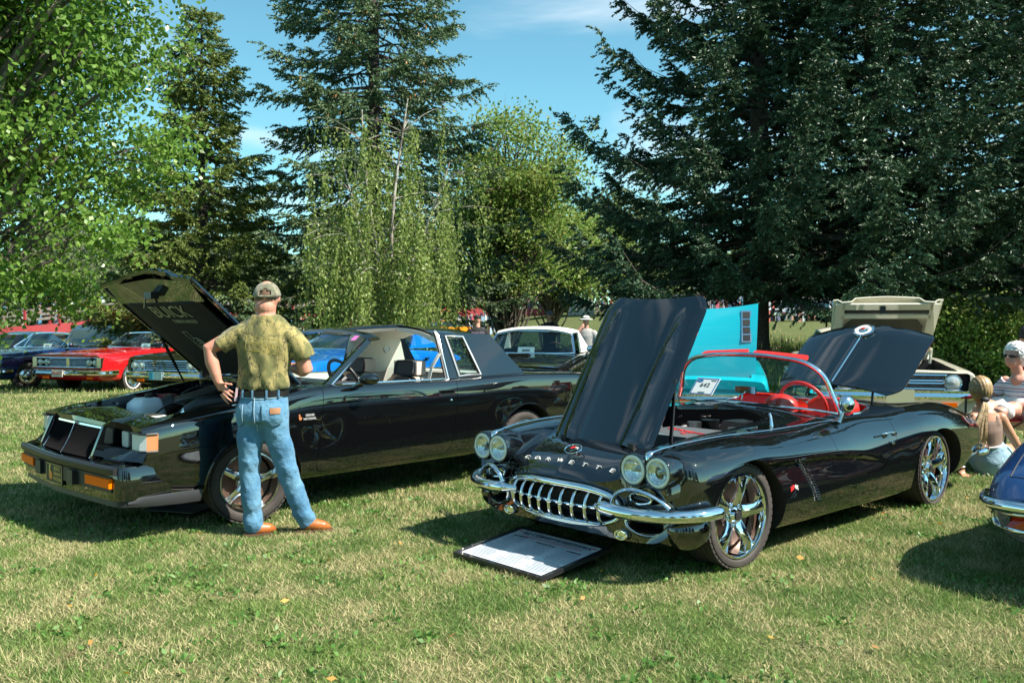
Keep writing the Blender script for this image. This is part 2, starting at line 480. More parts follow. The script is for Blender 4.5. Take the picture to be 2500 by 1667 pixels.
# ------------------------------------------------------------------ wheels
def make_wheel(parent, loc, Rt, Rr, w, side=1, style='spoke5', steer=0.0, spin=0.0, rimmat=None, disc=True, white_band=False, n=48):
    """wheel hub at loc; outer face towards +y (side=1) or -y (side=-1)"""
    rimmat = rimmat or M_CHROME
    wh = bpy.data.objects.new('wheel', None); COL.objects.link(wh); wh.parent = parent
    wh.location = loc; wh.empty_display_size = 0.05
    wh.rotation_euler = (0, 0, (0 if side > 0 else math.pi) + steer)
    h = w / 2; sw = Rt - Rr
    prof = [(Rr - 0.006, h * 0.80), (Rr + 0.012, h * 0.93), (Rr + sw * 0.28, h * 1.0), (Rr + sw * 0.55, h * 1.03), (Rt - sw * 0.22, h * 0.99), (Rt - 0.012, h * 0.90), (Rt - 0.003, h * 0.80)]
    for k in range(5):   # tread with circumferential grooves
        y = h * (0.62 - k * 0.31)
        prof += [(Rt, y + h * 0.10), (Rt, y - h * 0.10), (Rt - 0.008, y - h * 0.125), (Rt - 0.008, y - h * 0.185)] if k < 4 else [(Rt, y + h * 0.10), (Rt, y - h * 0.10)]
    prof += [(Rt - 0.012, -h * 0.92), (Rt - sw * 0.5, -h * 1.02), (Rr + 0.01, -h * 0.93), (Rr - 0.01, -h * 0.8)]
    mb = MB(); mb.lathe(prof, n=n)
    if style != 'far':
        for i in range(n):   # shoulder lugs
            a = 2 * math.pi * (i + 0.5) / n
            rot = Matrix.Rotation(-a, 4, 'Y').to_3x3()
            mb.box(rot @ Vector((Rt - 0.004, h * 0.86, 0)), (0.012, h * 0.18, 2 * math.pi * Rt / n * 0.78), rot)
    mb.build('tyre', M_RUBBER, wh, 35)
    if white_band:
        mb = MB(); mb.lathe([(Rr + sw * 0.30, h * 1.015), (Rr + sw * 0.31, h * 1.045), (Rr + sw * 0.50, h * 1.05), (Rr + sw * 0.51, h * 1.02)], n=n)
        mb.build('whitewall', M_WHITE, wh, 35)
    mb = MB()
    if style in ('spoke5', 'thrust'):
        lip = 0.9 if style == 'spoke5' else 0.86
        mb.lathe([(Rr, h * 0.86), (Rr + 0.008, h * 0.90), (Rr + 0.004, h * 0.96), (Rr - 0.006, h * 0.97), (Rr * 0.955, h * 0.90), (Rr * 0.93, h * (0.70 if style == 'spoke5' else 0.45)), (Rr * 0.91, h * 0.2), (Rr * 0.90, -h * 0.75), (Rr, -h * 0.8)], n=n)
        m = 5
        for k in range(m):
            a0 = spin + 2 * math.pi * k / m
            def P(r, t, y):   # r along the spoke, t sideways
                return (r * math.cos(a0) - t * math.sin(a0), y, r * math.sin(a0) + t * math.cos(a0))
            if style == 'spoke5':
                secs = [(0.055, 0.046, 0.40, 0.62), (0.10, 0.037, 0.55, 0.80), (Rr * 0.62, 0.034, 0.66, 0.90), (Rr * 0.80, 0.041, 0.68, 0.92), (Rr * 0.95, 0.062, 0.66, 0.90)]
            else:
                secs = [(0.05, 0.036, 0.40, 0.66), (0.10, 0.030, 0.40, 0.72), (Rr * 0.6, 0.024, 0.30, 0.62), (Rr * 0.80, 0.026, 0.22, 0.50), (Rr * 0.94, 0.034, 0.15, 0.40)]
            rs = []
            for r, hw, y0, y1 in secs:
                rs.append([P(r, -hw, h * y0), P(r, -hw * 0.92, h * (y1 - 0.10)), P(r, -hw * 0.12, h * y1), P(r, hw * 0.12, h * y1), P(r, hw * 0.92, h * (y1 - 0.10)), P(r, hw, h * y0)])
            mb.rings(rs)
            if style == 'spoke5':   # forked spoke ends
                for sg in (-1, 1):
                    mb.rings([[P(r, sg * c - hw, h * y0), P(r, sg * c, h * y1), P(r, sg * c + hw, h * y0)] for r, c, hw, y0, y1 in ((Rr * 0.70, 0.012, 0.016, 0.6, 0.90), (Rr * 0.96, 0.060, 0.016, 0.6, 0.93))])
            b0 = a0 + math.pi / m   # lug bolts
            mb.cyl((0.062 * math.cos(b0), h * 0.3, 0.062 * math.sin(b0)), (0.062 * math.cos(b0), h * 0.66, 0.062 * math.sin(b0)), 0.009, n=8)
        mb.lathe([(0.001, h * 0.2), (0.085, h * 0.25), (0.082, h * 0.5), (0.048, h * 0.58), (0.036, h * 0.76), (0.001, h * 0.78)], n=24)
    elif style == 'cap':    # full wheel cover with ribs
        mb.lathe([(Rr + 0.004, h * 0.90), (Rr, h * 1.0), (Rr * 0.90, h * 0.96), (Rr * 0.82, h * 0.78), (Rr * 0.55, h * 0.92), (Rr * 0.48, h * 0.84), (Rr * 0.36, h * 1.02), (Rr * 0.22, h * 1.12), (0.001, h * 1.14)], n=n)
        for k in range(24):
            a0 = 2 * math.pi * k / 24; rot = Matrix.Rotation(-a0, 4, 'Y').to_3x3()
            mb.box(rot @ Vector((Rr * 0.70, h * 0.88, 0)), (Rr * 0.24, h * 0.10, Rr * 0.075), rot)
    else:
        mb.lathe([(Rr + 0.004, h * 0.9), (Rr, h * 0.98), (Rr * 0.88, h * 0.9), (Rr * 0.80, h * 0.6), (Rr * 0.4, h * 0.85), (0.001, h * 0.9)], n=24)
    mb.build('rim', rimmat, wh, 30)
    if style in ('spoke5', 'thrust'):
        mb = MB(); mb.lathe([(0.05, -h * 0.1), (Rr * 0.86, -h * 0.1), (Rr * 0.86, h * 0.05), (0.06, h * 0.1)], n=32)
        mb.build('brake_disc', M_IRON, wh)
        mb = MB(); mb.lathe([(0.001, h * 0.785), (0.026, h * 0.785), (0.026, h * 0.80), (0.001, h * 0.81)], n=20)
        mb.build('centre_cap', M_BLACKFLAT, wh)
    return wh
# ------------------------------------------------------------------ terrain
def sm(a, b, x):
    t = min(1.0, max(0.0, (x - a) / (b - a))); return t * t * (3 - 2 * t)
def gz(x, y):
    """lawn height: level where the show cars stand, falling gently to a creek on the left, a grassy bank beyond on the right"""
    fall = -.034 * max(0.0, y - 15.0) * sm(3.0, -3.0, x) * sm(15, 19, y)
    fall = max(fall, -1.3)
    bank = 1.35 * sm(28, 62, y) * sm(-6, 6, x) + 0.9 * sm(60, 110, y)
    hill = 3.0 * sm(110, 300, y)
    return fall * (1 - sm(45, 62, y)) + bank + hill + .012 * math.sin(x * .9 + y * .31) * sm(9, 14, y)
xs = np.concatenate([np.linspace(-260, -34, 12), np.linspace(-30, 30, 61), np.linspace(34, 260, 12)])
ys = np.concatenate([np.linspace(-160, -6, 10), np.linspace(-4, 30, 52), np.linspace(31, 130, 60), np.linspace(140, 700, 16)])
mb = MB(); mb.grid([[(x, y, gz(x, y)) for x in xs] for y in ys], True)

def lawn_colour_nodes(nt, vec, green_a, green_b, straw, bare=None):
    """shared large-scale pattern of green and dried-out patches, by world position"""
    N = nt.nodes.new
    def noise(scale, detail, rough=.55):
        n = N('ShaderNodeTexNoise'); n.inputs['Scale'].default_value = scale; n.inputs['Detail'].default_value = detail; n.inputs['Roughness'].default_value = rough
        nt.links.new(vec, n.inputs['Vector']); return n.outputs[0]
    def mr(src, a, b):
        m_ = N('ShaderNodeMapRange'); m_.inputs[1].default_value = a; m_.inputs[2].default_value = b; m_.interpolation_type = 'SMOOTHSTEP'
        nt.links.new(src, m_.inputs[0]); return m_.outputs[0]
    def mix(f, a, b):
        m_ = N('ShaderNodeMix'); m_.data_type = 'RGBA'
        nt.links.new(f, m_.inputs[0])
        for k, c in ((6, a), (7, b)):
            if isinstance(c, tuple): m_.inputs[k].default_value = (*c, 1)
            else: nt.links.new(c, m_.inputs[k])
        return m_.outputs[2]
    g = mix(mr(noise(2.6, 5), .4, .62), green_a, green_b)
    patch = mr(noise(1.9, 7, .68), .38, .66)
    return g, patch, mix, mr, noise, straw
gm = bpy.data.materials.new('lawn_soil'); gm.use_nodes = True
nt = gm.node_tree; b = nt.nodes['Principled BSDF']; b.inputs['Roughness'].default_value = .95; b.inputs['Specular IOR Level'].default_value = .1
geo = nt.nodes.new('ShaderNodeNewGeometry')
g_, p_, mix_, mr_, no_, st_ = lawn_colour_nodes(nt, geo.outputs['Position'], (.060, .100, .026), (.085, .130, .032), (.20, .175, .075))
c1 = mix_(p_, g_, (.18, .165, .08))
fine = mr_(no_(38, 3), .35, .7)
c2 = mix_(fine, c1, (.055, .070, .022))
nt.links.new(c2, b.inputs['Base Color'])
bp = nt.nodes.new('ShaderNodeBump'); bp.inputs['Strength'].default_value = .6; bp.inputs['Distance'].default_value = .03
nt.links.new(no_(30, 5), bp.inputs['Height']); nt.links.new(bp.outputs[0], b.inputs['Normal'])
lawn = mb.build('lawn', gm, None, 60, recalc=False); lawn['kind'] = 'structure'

# ------------------------------------------------------------------ fast triangle / quad clouds
def cloud(name, V, k, m, parent=None, smooth=False):
    """V: (n*k, 3) vertices, faces of k consecutive vertices"""
    V = np.ascontiguousarray(V, dtype=np.float32); n = len(V) // k
    me = bpy.data.meshes.new(name)
    me.vertices.add(n * k); me.vertices.foreach_set('co', V.ravel())
    me.loops.add(n * k); me.loops.foreach_set('vertex_index', np.arange(n * k, dtype=np.int32))
    me.polygons.add(n); me.polygons.foreach_set('loop_start', np.arange(0, n * k, k, dtype=np.int32)); me.polygons.foreach_set('loop_total', np.full(n, k, dtype=np.int32))
    me.materials.append(m); me.update(calc_edges=True)
    return link(name, me, parent)

def leaf_mat(name, cols, trans=.35, rough=.55, pos_scale=0.0, accent=None, accent_range=(.6, .75)):
    """foliage: colour varies leaf by leaf, some light passes through. cols: list of colours"""
    m = bpy.data.materials.new(name); m.use_nodes = True; nt = m.node_tree; nt.nodes.clear(); N = nt.nodes.new
    out = N('ShaderNodeOutputMaterial'); geo = N('ShaderNodeNewGeometry'); ramp = N('ShaderNodeValToRGB')
    e = ramp.color_ramp.elements
    for i, c in enumerate(cols):
        x = i / max(1, len(cols) - 1)
        el = e[i] if i < 2 and len(cols) >= 2 else e.new(x)
        el.position = x; el.color = (*c, 1)
    nt.links.new(geo.outputs['Random Per Island'], ramp.inputs[0])
    col = ramp.outputs[0]
    if accent:
        tc = N('ShaderNodeTexCoord'); n = N('ShaderNodeTexNoise'); n.inputs['Scale'].default_value = pos_scale or .5; n.inputs['Detail'].default_value = 3
        nt.links.new(tc.outputs['Object'], n.inputs['Vector'])
        mr = N('ShaderNodeMapRange'); mr.inputs[1].default_value = accent_range[0]; mr.inputs[2].default_value = accent_range[1]
        nt.links.new(n.outputs[0], mr.inputs[0]); mx = N('ShaderNodeMix'); mx.data_type = 'RGBA'; mx.inputs[7].default_value = (*accent, 1)
        nt.links.new(mr.outputs[0], mx.inputs[0]); nt.links.new(col, mx.inputs[6]); col = mx.outputs[2]
    d = N('ShaderNodeBsdfPrincipled'); d.inputs['Roughness'].default_value = rough; d.inputs['Specular IOR Level'].default_value = .35
    nt.links.new(col, d.inputs['Base Color'])
    if trans > 0:
        t = N('ShaderNodeBsdfTranslucent'); x = N('ShaderNodeMixShader'); x.inputs[0].default_value = trans
        nt.links.new(col, t.inputs[0]); nt.links.new(d.outputs[0], x.inputs[1]); nt.links.new(t.outputs[0], x.inputs[2]); nt.links.new(x.outputs[0], out.inputs[0])
    else: nt.links.new(d.outputs[0], out.inputs[0])
    return m

def unit(v): return v / (np.linalg.norm(v, axis=-1, keepdims=True) + 1e-9)
def kites(P, D, L, W, rng, droop=None):
    """leaf-like kites at P along D (n,3), length L, width W"""
    n = len(P); D = unit(D); r = unit(rng.normal(size=(n, 3))); S = unit(np.cross(D, r))
    L = np.broadcast_to(np.asarray(L, float), (n,))[:, None]; W = np.broadcast_to(np.asarray(W, float), (n,))[:, None]
    a = P; b = P + D * L * .45 + S * W * .5; c = P + D * L; d = P + D * L * .45 - S * W * .5
    return np.stack([a, b, c, d], 1).reshape(-1, 3)

# ------------------------------------------------------------------ grass
gr = np.random.default_rng(11)
def lawn_patch(rng, y0, y1, dens, h, w, lean, m=1.2):
    hw1 = .60 * y1 + m; n = int((y1 - y0) * 2 * hw1 * dens)
    x = rng.uniform(-hw1, hw1, n); y = rng.uniform(y0, y1, n)
    keep = np.abs(x) < .60 * y + m
    x, y = x[keep], y[keep]; n = len(x)
    z = np.array([gz(a, c) for a, c in zip(x, y)]) if y1 > 9 else np.zeros(n)
    # clumps: taller tufts here and there
    f = np.sin(x * 3.1 + 1.3 * np.sin(y * 2.3)) * np.sin(y * 3.7 + 1.1 * np.sin(x * 2.9)) + .6 * np.sin(x * 9.1 + y * 4.3) * np.sin(y * 8.3 - x * 3.1)
    hh = h * rng.uniform(.45, 1.25, n) * (1 + .35 * np.clip(f, -.6, 1.2))
    ang = rng.uniform(0, 2 * np.pi, n); ln = lean * rng.uniform(.2, 1.6, n)
    tip = np.stack([np.cos(ang) * ln, np.sin(ang) * ln, np.ones(n)], 1); tip = unit(tip) * hh[:, None] * np.sqrt(1 + ln ** 2 * .5)[:, None]
    sa = rng.uniform(0, np.pi, n); side = np.stack([np.cos(sa), np.sin(sa), np.zeros(n)], 1) * (w * rng.uniform(.6, 1.3, n))[:, None] * .5
    B = np.stack([x, y, z], 1)
    return B, side, tip
Bs = []
for args in ((2.7, 6.2, 9800, .030, .0044, 1.2), (6.2, 10.5, 3300, .034, .0066, 1.0), (10.5, 19, 800, .045, .0125, .8), (19, 40, 110, .08, .032, .5)):
    Bs.append(lawn_patch(gr, *args))
B = np.concatenate([q[0] for q in Bs]); S = np.concatenate([q[1] for q in Bs]); T = np.concatenate([q[2] for q in Bs])
def inside(B, poly):
    c = np.zeros(len(B), bool); k = len(poly)
    for i in range(k):
        x0, y0 = poly[i][:2]; x1, y1 = poly[i - 1][:2]
        t = ((y0 > B[:, 1]) != (y1 > B[:, 1])) & (B[:, 0] < (x1 - x0) * (B[:, 1] - y0) / (y1 - y0 + 1e-12) + x0)
        c ^= t
    return c
def carp(loc, yaw, p): return (loc[0] + math.cos(yaw) * p[0] - math.sin(yaw) * p[1], loc[1] + math.sin(yaw) * p[0] + math.cos(yaw) * p[1])
pressed = [[carp((.762, 5.666), R(222.588), p) for p in ((1.06, -.46), (1.06, .26), (.54, .25), (.54, -.48))],
           [carp((-2.413, 6.80), R(225.707), p) for p in ((.42, .08), (.12, -.08), (.0, .28), (.25, .44))]]
keep = ~(inside(B, pressed[0]) | inside(B, pressed[1]))
B, S, T = B[keep], S[keep], T[keep]
n = len(B); mid = B + T * .55; mid[:, 2] += 0.0
V = np.stack([B - S, B + S, B + T], 1).reshape(-1, 3)
gmat = bpy.data.materials.new('grass_blades'); gmat.use_nodes = True
nt = gmat.node_tree; b = nt.nodes['Principled BSDF']; b.inputs['Roughness'].default_value = .6; b.inputs['Specular IOR Level'].default_value = .25
geo = nt.nodes.new('ShaderNodeNewGeometry')
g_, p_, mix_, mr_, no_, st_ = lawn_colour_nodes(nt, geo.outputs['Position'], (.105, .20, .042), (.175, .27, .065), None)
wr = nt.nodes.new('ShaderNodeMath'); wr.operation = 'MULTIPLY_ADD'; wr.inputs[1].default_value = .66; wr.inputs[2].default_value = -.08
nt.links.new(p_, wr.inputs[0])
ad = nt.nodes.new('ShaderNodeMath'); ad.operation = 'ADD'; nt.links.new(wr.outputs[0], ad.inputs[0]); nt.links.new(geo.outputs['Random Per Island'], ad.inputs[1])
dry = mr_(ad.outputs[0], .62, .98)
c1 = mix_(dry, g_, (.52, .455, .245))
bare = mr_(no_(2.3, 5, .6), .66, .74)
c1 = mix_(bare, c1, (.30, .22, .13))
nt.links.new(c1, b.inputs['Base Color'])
tl = nt.nodes.new('ShaderNodeBsdfTranslucent'); mxs = nt.nodes.new('ShaderNodeMixShader'); mxs.inputs[0].default_value = .28
nt.links.new(c1, tl.inputs[0]); nt.links.new(b.outputs[0], mxs.inputs[1]); nt.links.new(tl.outputs[0], mxs.inputs[2]); nt.links.new(mxs.outputs[0], nt.nodes['Material Output'].inputs[0])
grass = cloud('grass', V, 3, gmat); tag(grass, 'short mown summer grass with dried straw patches', 'grass', kind='stuff')

# clover and broad-leaved weeds, a few fallen leaves
V = []
for _ in range(420):
    y = gr.uniform(2.9, 13) ; x = gr.uniform(-1, 1) * (.58 * y + .3); rr = gr.uniform(.02, .09); q = int(gr.integers(8, 26))
    P = np.stack([x + gr.normal(size=q) * rr, y + gr.normal(size=q) * rr, np.full(q, .012)], 1)
    a = gr.uniform(0, 6.28, q); D = np.stack([np.cos(a), np.sin(a), gr.uniform(.25, 1.1, q)], 1)
    V.append(kites(P, D, gr.uniform(.022, .045, q), gr.uniform(.012, .022, q), gr))
wd_ = cloud('weeds', np.concatenate(V), 4, leaf_mat('weed_leaves', [(.06, .15, .03), (.10, .22, .045), (.14, .27, .06)], .3, .45)); tag(wd_, 'low clover and broad-leaved weeds scattered through the lawn', 'weeds', kind='stuff')
q = 90; y = gr.uniform(3.0, 16, q); x = gr.uniform(-1, 1, q) * .55 * y; a = gr.uniform(0, 6.28, q)
fl_ = cloud('fallen_leaves', kites(np.stack([x, y, gr.uniform(.028, .045, q)], 1), np.stack([np.cos(a), np.sin(a), gr.normal(size=q) * .15], 1), gr.uniform(.03, .055, q), gr.uniform(.02, .04, q), gr), 4, leaf_mat('dry_leaves', [(.42, .16, .05), (.60, .38, .06), (.30, .15, .07)], .2, .6)); tag(fl_, 'few dry brown and yellow leaves fallen on the lawn', 'leaves', kind='stuff')

# tall seeding grass on the bank behind the cars
rt = np.random.default_rng(5)
n = 26000
x = rt.uniform(1.5, 17, n); y = rt.uniform(17.5, 34, n)
k = (x < .66 * y) & ((y > 19.0) | (x < 8)); x, y = x[k], y[k]; n = len(x)
z = np.array([gz(a, c) for a, c in zip(x, y)])
h = rt.uniform(.25, .75, n) * (1 + .3 * np.sin(x * 1.7) * np.sin(y * 1.1))
ang = rt.uniform(0, 2 * np.pi, n); ln = rt.uniform(.05, .35, n)
T = np.stack([np.cos(ang) * ln, np.sin(ang) * ln, np.ones(n)], 1) * h[:, None]
S = np.stack([np.ones(n), np.zeros(n), np.zeros(n)], 1) * rt.uniform(.010, .022, n)[:, None]
B = np.stack([x, y, z], 1)
V = np.stack([B - S, B + S, B + T], 1).reshape(-1, 3)
tg = cloud('tall_grass', V, 3, leaf_mat('tall_grass_blades', [(.07, .14, .025), (.12, .21, .035), (.18, .25, .05)], .3))
tag(tg, 'tall uncut grass on the bank behind the parked cars', 'grass', kind='stuff')
m2 = rt.random(n) < .16
P = (B + T * .95)[m2]; D = T[m2] + rt.normal(size=(m2.sum(), 3)) * .15
V = kites(P, D, rt.uniform(.10, .20, m2.sum()), .030, rt)
sh = cloud('grass_seed_heads', V, 4, leaf_mat('seed_heads', [(.42, .30, .13), (.52, .42, .22), (.36, .24, .12)], .2)); tag(sh, 'straw coloured seed heads above the tall grass on the bank', 'grass', kind='stuff')
# ------------------------------------------------------------------ trees
def bark_mat(name, a, b_, scale=14):
    m = mat(name, a, .9, noise=(scale, b_, 1.0, 6), bump=(scale * 2.5, .8, .03)); return m
M_BARK = bark_mat('spruce_bark', (.055, .042, .034), (.10, .085, .07))
M_BARK2 = bark_mat('poplar_bark', (.17, .15, .12), (.09, .075, .06))
M_BIRCH = bark_mat('birch_bark', (.42, .40, .35), (.12, .10, .085), 6)
M_CONE = leaf_mat('spruce_cones', [(.30, .14, .05), (.42, .22, .07)], 0)

def limb(mb, pts, r0, r1, n=6):
    k = len(pts); mb.tube(pts, [r0 + (r1 - r0) * (i / (k - 1)) ** .8 for i in range(k)], n)

def spruce_mesh(H, Rb, seed, lean=0.0, low=.6, droop=.5, dens=1.0, tier=.34, cone_top=False, profile=None, size=.15, upturn=.25):
    """returns (trunk mesh builder, crown kites, cone kites); Rb crown radius near the base, profile(t) 0..1"""
    rng = np.random.default_rng(seed); r2 = random.Random(seed)
    mb = MB(); top = H
    limb(mb, [(lean * (z / H) + .03 * math.sin(z * .8), .03 * math.cos(z * .7), z) for z in np.linspace(-.2, top * .98, 16)], .020 * H + .02, .015, 10)
    P_, D_, L_, W_ = [], [], [], []; CP = []
    z = low; k = 0
    while z < top - .15:
        t = (z - low) / (top - low)
        Lm = Rb * ((1 - t) ** .82 if profile is None else profile(t)) + .10
        nb = max(5, int(9.5 - 3 * t)); ph = r2.uniform(0, 6.28)
        for i in range(nb):
            a = ph + 2 * math.pi * i / nb + r2.uniform(-.35, .35)
            L = Lm * r2.uniform(.66, 1.12); zz = z + r2.uniform(-.5, .5) * tier
            dx, dy = math.cos(a), math.sin(a)
            el = .35 * t - .12 + r2.uniform(-.10, .10)
            npt = max(4, int(L / .28))
            s = np.linspace(0, 1, npt)
            bz = zz + L * (el * s - droop * .55 * s ** 1.6 + upturn * s ** 4)
            bx = lean * (zz / H) + dx * L * s; by = dy * L * s
            pts = np.stack([bx, by, bz], 1)
            if L > .7: limb(mb, [tuple(p) for p in pts[:: max(1, npt // 5)]], .008 + .012 * L, .004, 4)
            # twigs
            nt_ = int(L / .070 * dens) + 3
            u = np.sqrt(rng.uniform(.03, 1.0, nt_)); u[0] = 1.0
            c = np.stack([np.interp(u, s, pts[:, j]) for j in range(3)], 1)
            tang = np.array([dx, dy, el - droop * .9 * .6 + upturn]) ; side = np.array([-dy, dx, 0.0])
            sg = rng.choice([-1, 1], nt_)
            tl = (.20 + .30 * L * .45 * (1 - u) + .16) * rng.uniform(.6, 1.25, nt_)
            td = unit(np.array([dx, dy, 0])[None] * rng.uniform(.35, .9, nt_)[:, None] + side[None] * (sg * rng.uniform(.3, 1.0, nt_))[:, None] + np.array([0, 0, 1.0])[None] * (rng.uniform(-.75, .12, nt_) * (.35 + droop))[:, None])
            td[0] = unit(tang)
            ne = np.maximum(6, (tl / .0145 * dens).astype(int))
            rep = np.repeat(np.arange(nt_), ne)
            f = rng.uniform(.0, 1.0, len(rep))
            p = c[rep] + td[rep] * (tl[rep] * f)[:, None]
            p[:, 2] -= .10 * (tl[rep] * f) ** 1.3
            d = unit(td[rep] * .9 + unit(rng.normal(size=(len(rep), 3))) * .75)
            P_.append(p); D_.append(d); L_.append(rng.uniform(.7, 1.25, len(rep)) * size * (.55 + .45 * (1 - f))); W_.append(rng.uniform(.8, 1.3, len(rep)) * size * .36)
            if cone_top and t > .38 and r2.random() < .75:
                for q in range(r2.randint(2, 7)):
                    uu = r2.uniform(.55, 1.0); CP.append([np.interp(uu, s, pts[:, j]) + r2.gauss(0, .14) for j in range(2)] + [np.interp(uu, s, pts[:, 2]) - .02])
        z += tier * (1.05 - .35 * t)
    P, D, L, W = np.concatenate(P_), np.concatenate(D_), np.concatenate(L_), np.concatenate(W_)
    S_ = unit(np.cross(D, unit(rng.normal(size=D.shape)))) * W[:, None] * .5
    crown = np.stack([P - S_, P + S_, P + D * L[:, None]], 1).reshape(-1, 3)
    cones = None
    if CP:
        CP = np.array(CP); cones = kites(CP, np.tile([[0, 0, -1.0]], (len(CP), 1)) + rng.normal(size=CP.shape) * .12, .13, .05, rng)
    return mb, crown, cones

def put_spruce(label, loc, rotz, meshes, group=None, sc=1.0):
    t = thing('spruce_tree', label, 'tree', (loc[0], loc[1], gz(loc[0], loc[1]) - .05 if len(loc) < 3 else loc[2]), rotz, group)
    t.scale = (sc, sc, sc)
    for nm, me in meshes: 
        o = link(nm, me, t)
        if nm == 'cones': o['kind'] = 'stuff'
    return t
def spruce_set(m, **kw):
    mb, cr, co = spruce_mesh(**kw)
    tr = mb.mesh('trunk', M_BARK, 50)
    o = cloud('crown', cr, 3, m); me = o.data; bpy.data.objects.remove(o)
    out = [('trunk', tr), ('crown', me)]
    if co is not None:
        o = cloud('cones', co, 4, M_CONE); out.append(('cones', o.data)); bpy.data.objects.remove(o)
    return out
SP_BLUE = leaf_mat('blue_spruce_needles', [(.058, .110, .052), (.105, .180, .086), (.180, .270, .135), (.098, .130, .050)], .12, .45)
SP_GREEN = leaf_mat('green_spruce_needles', [(.090, .138, .032), (.150, .215, .052), (.235, .305, .080), (.130, .150, .042)], .15, .45)
SP_DARK = leaf_mat('dark_spruce_needles', [(.022, .054, .028), (.042, .094, .048), (.085, .158, .084), (.058, .070, .028)], .05, .45)
set_c = spruce_set(SP_BLUE, H=17.5, Rb=4.3, seed=3, low=.9, droop=.62, dens=.92, tier=.40, cone_top=True, size=.118, profile=lambda t: (1 - t) ** .60)
set_l = spruce_set(SP_GREEN, H=10.9, Rb=3.5, seed=8, low=.5, droop=.42, dens=1.05, tier=.31, cone_top=False, size=.112, profile=lambda t: (1 - t) ** .95 * (1 - .18 * math.sin(t * 22)))
set_r = spruce_set(SP_DARK, H=17.0, Rb=5.2, seed=21, low=2.5, droop=.36, dens=1.0, tier=.42, size=.118, upturn=.42, profile=lambda t: (1 - t) ** 1.02)
put_spruce('tall blue spruce hung with orange cones rising behind the weeping birch', (-4.0, 26.0), 0.4, set_c)
put_spruce('slender olive green spruce with a pointed top between the poplar and tall spruce', (-8.8, 25.5), 1.0, set_l)
put_spruce('broad dark spruce spreading low boughs behind the turquoise car', (5.75, 21.0), 2.0, set_r)
put_spruce('dark spruce with a thick trunk behind the cream sedan', (8.2, 20.5), 4.1, set_r, sc=1.03)
put_spruce('shaggy dark spruce at the right edge of the lawn', (12.6, 21.5), 0.9, set_r, sc=1.0)
# outside the frame: spruces added to shade the right-hand trees, others mirrored in paint
for i, (x, y, s_) in enumerate(((19.0, 26.0, 1.05), (25, 30, 1.1), (22.0, 21.0, .8))):
    put_spruce(('large unseen spruce added for shade just beyond the right edge of the lawn', 'distant unseen spruce added for shade beyond the right edge of the lawn', 'smaller unseen spruce added for shade near the parked cars beyond the right edge')[i], (x, y), i * 1.7, set_r, 'unseen shade spruces beyond the right edge', s_)
for i, w_ in enumerate(('first', 'second', 'third', 'fourth', 'fifth', 'sixth', 'seventh', 'eighth', 'ninth')):
    x = -34 + i * 8.4 + rnd.uniform(-2, 2)
    put_spruce(w_ + ' spruce from the left in the row behind the photographer', (x, -24 + rnd.uniform(-4, 3), 0), i * 1.3, set_r if i % 2 else set_c, 'spruces behind the photographer', rnd.uniform(.75, 1.05))

def broadleaf(name, label, loc, H, crown_c, crown_r, seed, leaves, size, m, bark, trunk_r, clumps=120, spread=.42, stems=1, group=None, branch_vis=1.0, hang=0.0, shellbias=.5, trunk_h=.25):
    rng = np.random.default_rng(seed)
    t = thing(name, label, 'tree', (loc[0], loc[1], gz(loc[0], loc[1]) - .05), 0, group)
    mb = MB(); cc = np.array(crown_c, float); cr = np.array(crown_r, float)
    q = unit(rng.normal(size=(clumps, 3))) * (rng.uniform(0, 1, clumps) ** (shellbias))[:, None]
    C = cc + q * cr
    C = C[C[:, 2] > .4]
    st = []
    for k in range(stems):
        a = rng.uniform(0, 6.28); lean = rng.uniform(.05, .35) * (stems > 1)
        top = np.array([math.cos(a) * lean * cr[0], math.sin(a) * lean * cr[1], H * .86]) + np.array([cc[0] * .6, cc[1] * .6, 0])
        pts = [np.array([0, 0, -.1]) * (1 - u) + top * u + np.array([.25 * math.sin(u * 5 + k), .2 * math.cos(u * 4 + k) - .2, 0]) * u for u in np.linspace(0, 1, 9)]
        st.append(pts); limb(mb, [tuple(p) for p in pts], trunk_r / math.sqrt(stems), trunk_r * .14, 9)
    for c in C:
        pts = st[int(rng.integers(stems))]
        hfrac = np.clip((c[2] - 1.0) / (H) * .85, trunk_h, .92)
        u = max(0.05, hfrac - rng.uniform(.10, .26)); i = u * 8
        b0 = pts[int(i)] + (pts[min(8, int(i) + 1)] - pts[int(i)]) * (i - int(i))
        d = c - b0; L = np.linalg.norm(d)
        path = [tuple(b0 + d * s + np.array([0, 0, .16 * L * math.sin(math.pi * s)]) + rng.normal(size=3) * .04 * L * (0 < s < 1)) for s in (0, .3, .6, .85, 1.0)]
        limb(mb, path, (.012 + .016 * L) * branch_vis, .006, 5)
        for _ in range(2):
            e = c + rng.normal(size=3) * spread * .9
            limb(mb, [path[2], tuple((np.array(path[3]) + e) / 2), tuple(e)], .009 * branch_vis, .003, 4)
    mb.build('trunk', bark, t, 60)
    per = rng.multinomial(leaves, rng.dirichlet(np.full(len(C), 4.0)))
    idx = np.repeat(np.arange(len(C)), per); n = len(idx)
    P = C[idx] + rng.normal(size=(n, 3)) * spread * np.array([1.1, 1.1, .75])
    D = unit(rng.normal(size=(n, 3)) + np.array([0, 0, -.35 - hang]))
    V = kites(P, D, rng.uniform(.7, 1.3, n) * size, rng.uniform(.7, 1.2, n) * size * .72, rng)
    cloud('crown', V, 4, m, t)
    return t
LF_POP = leaf_mat('poplar_leaves', [(.10, .21, .032), (.16, .30, .050), (.24, .39, .080), (.12, .23, .04)], .5, .32, .55, (.42, .36, .03), (.63, .74))
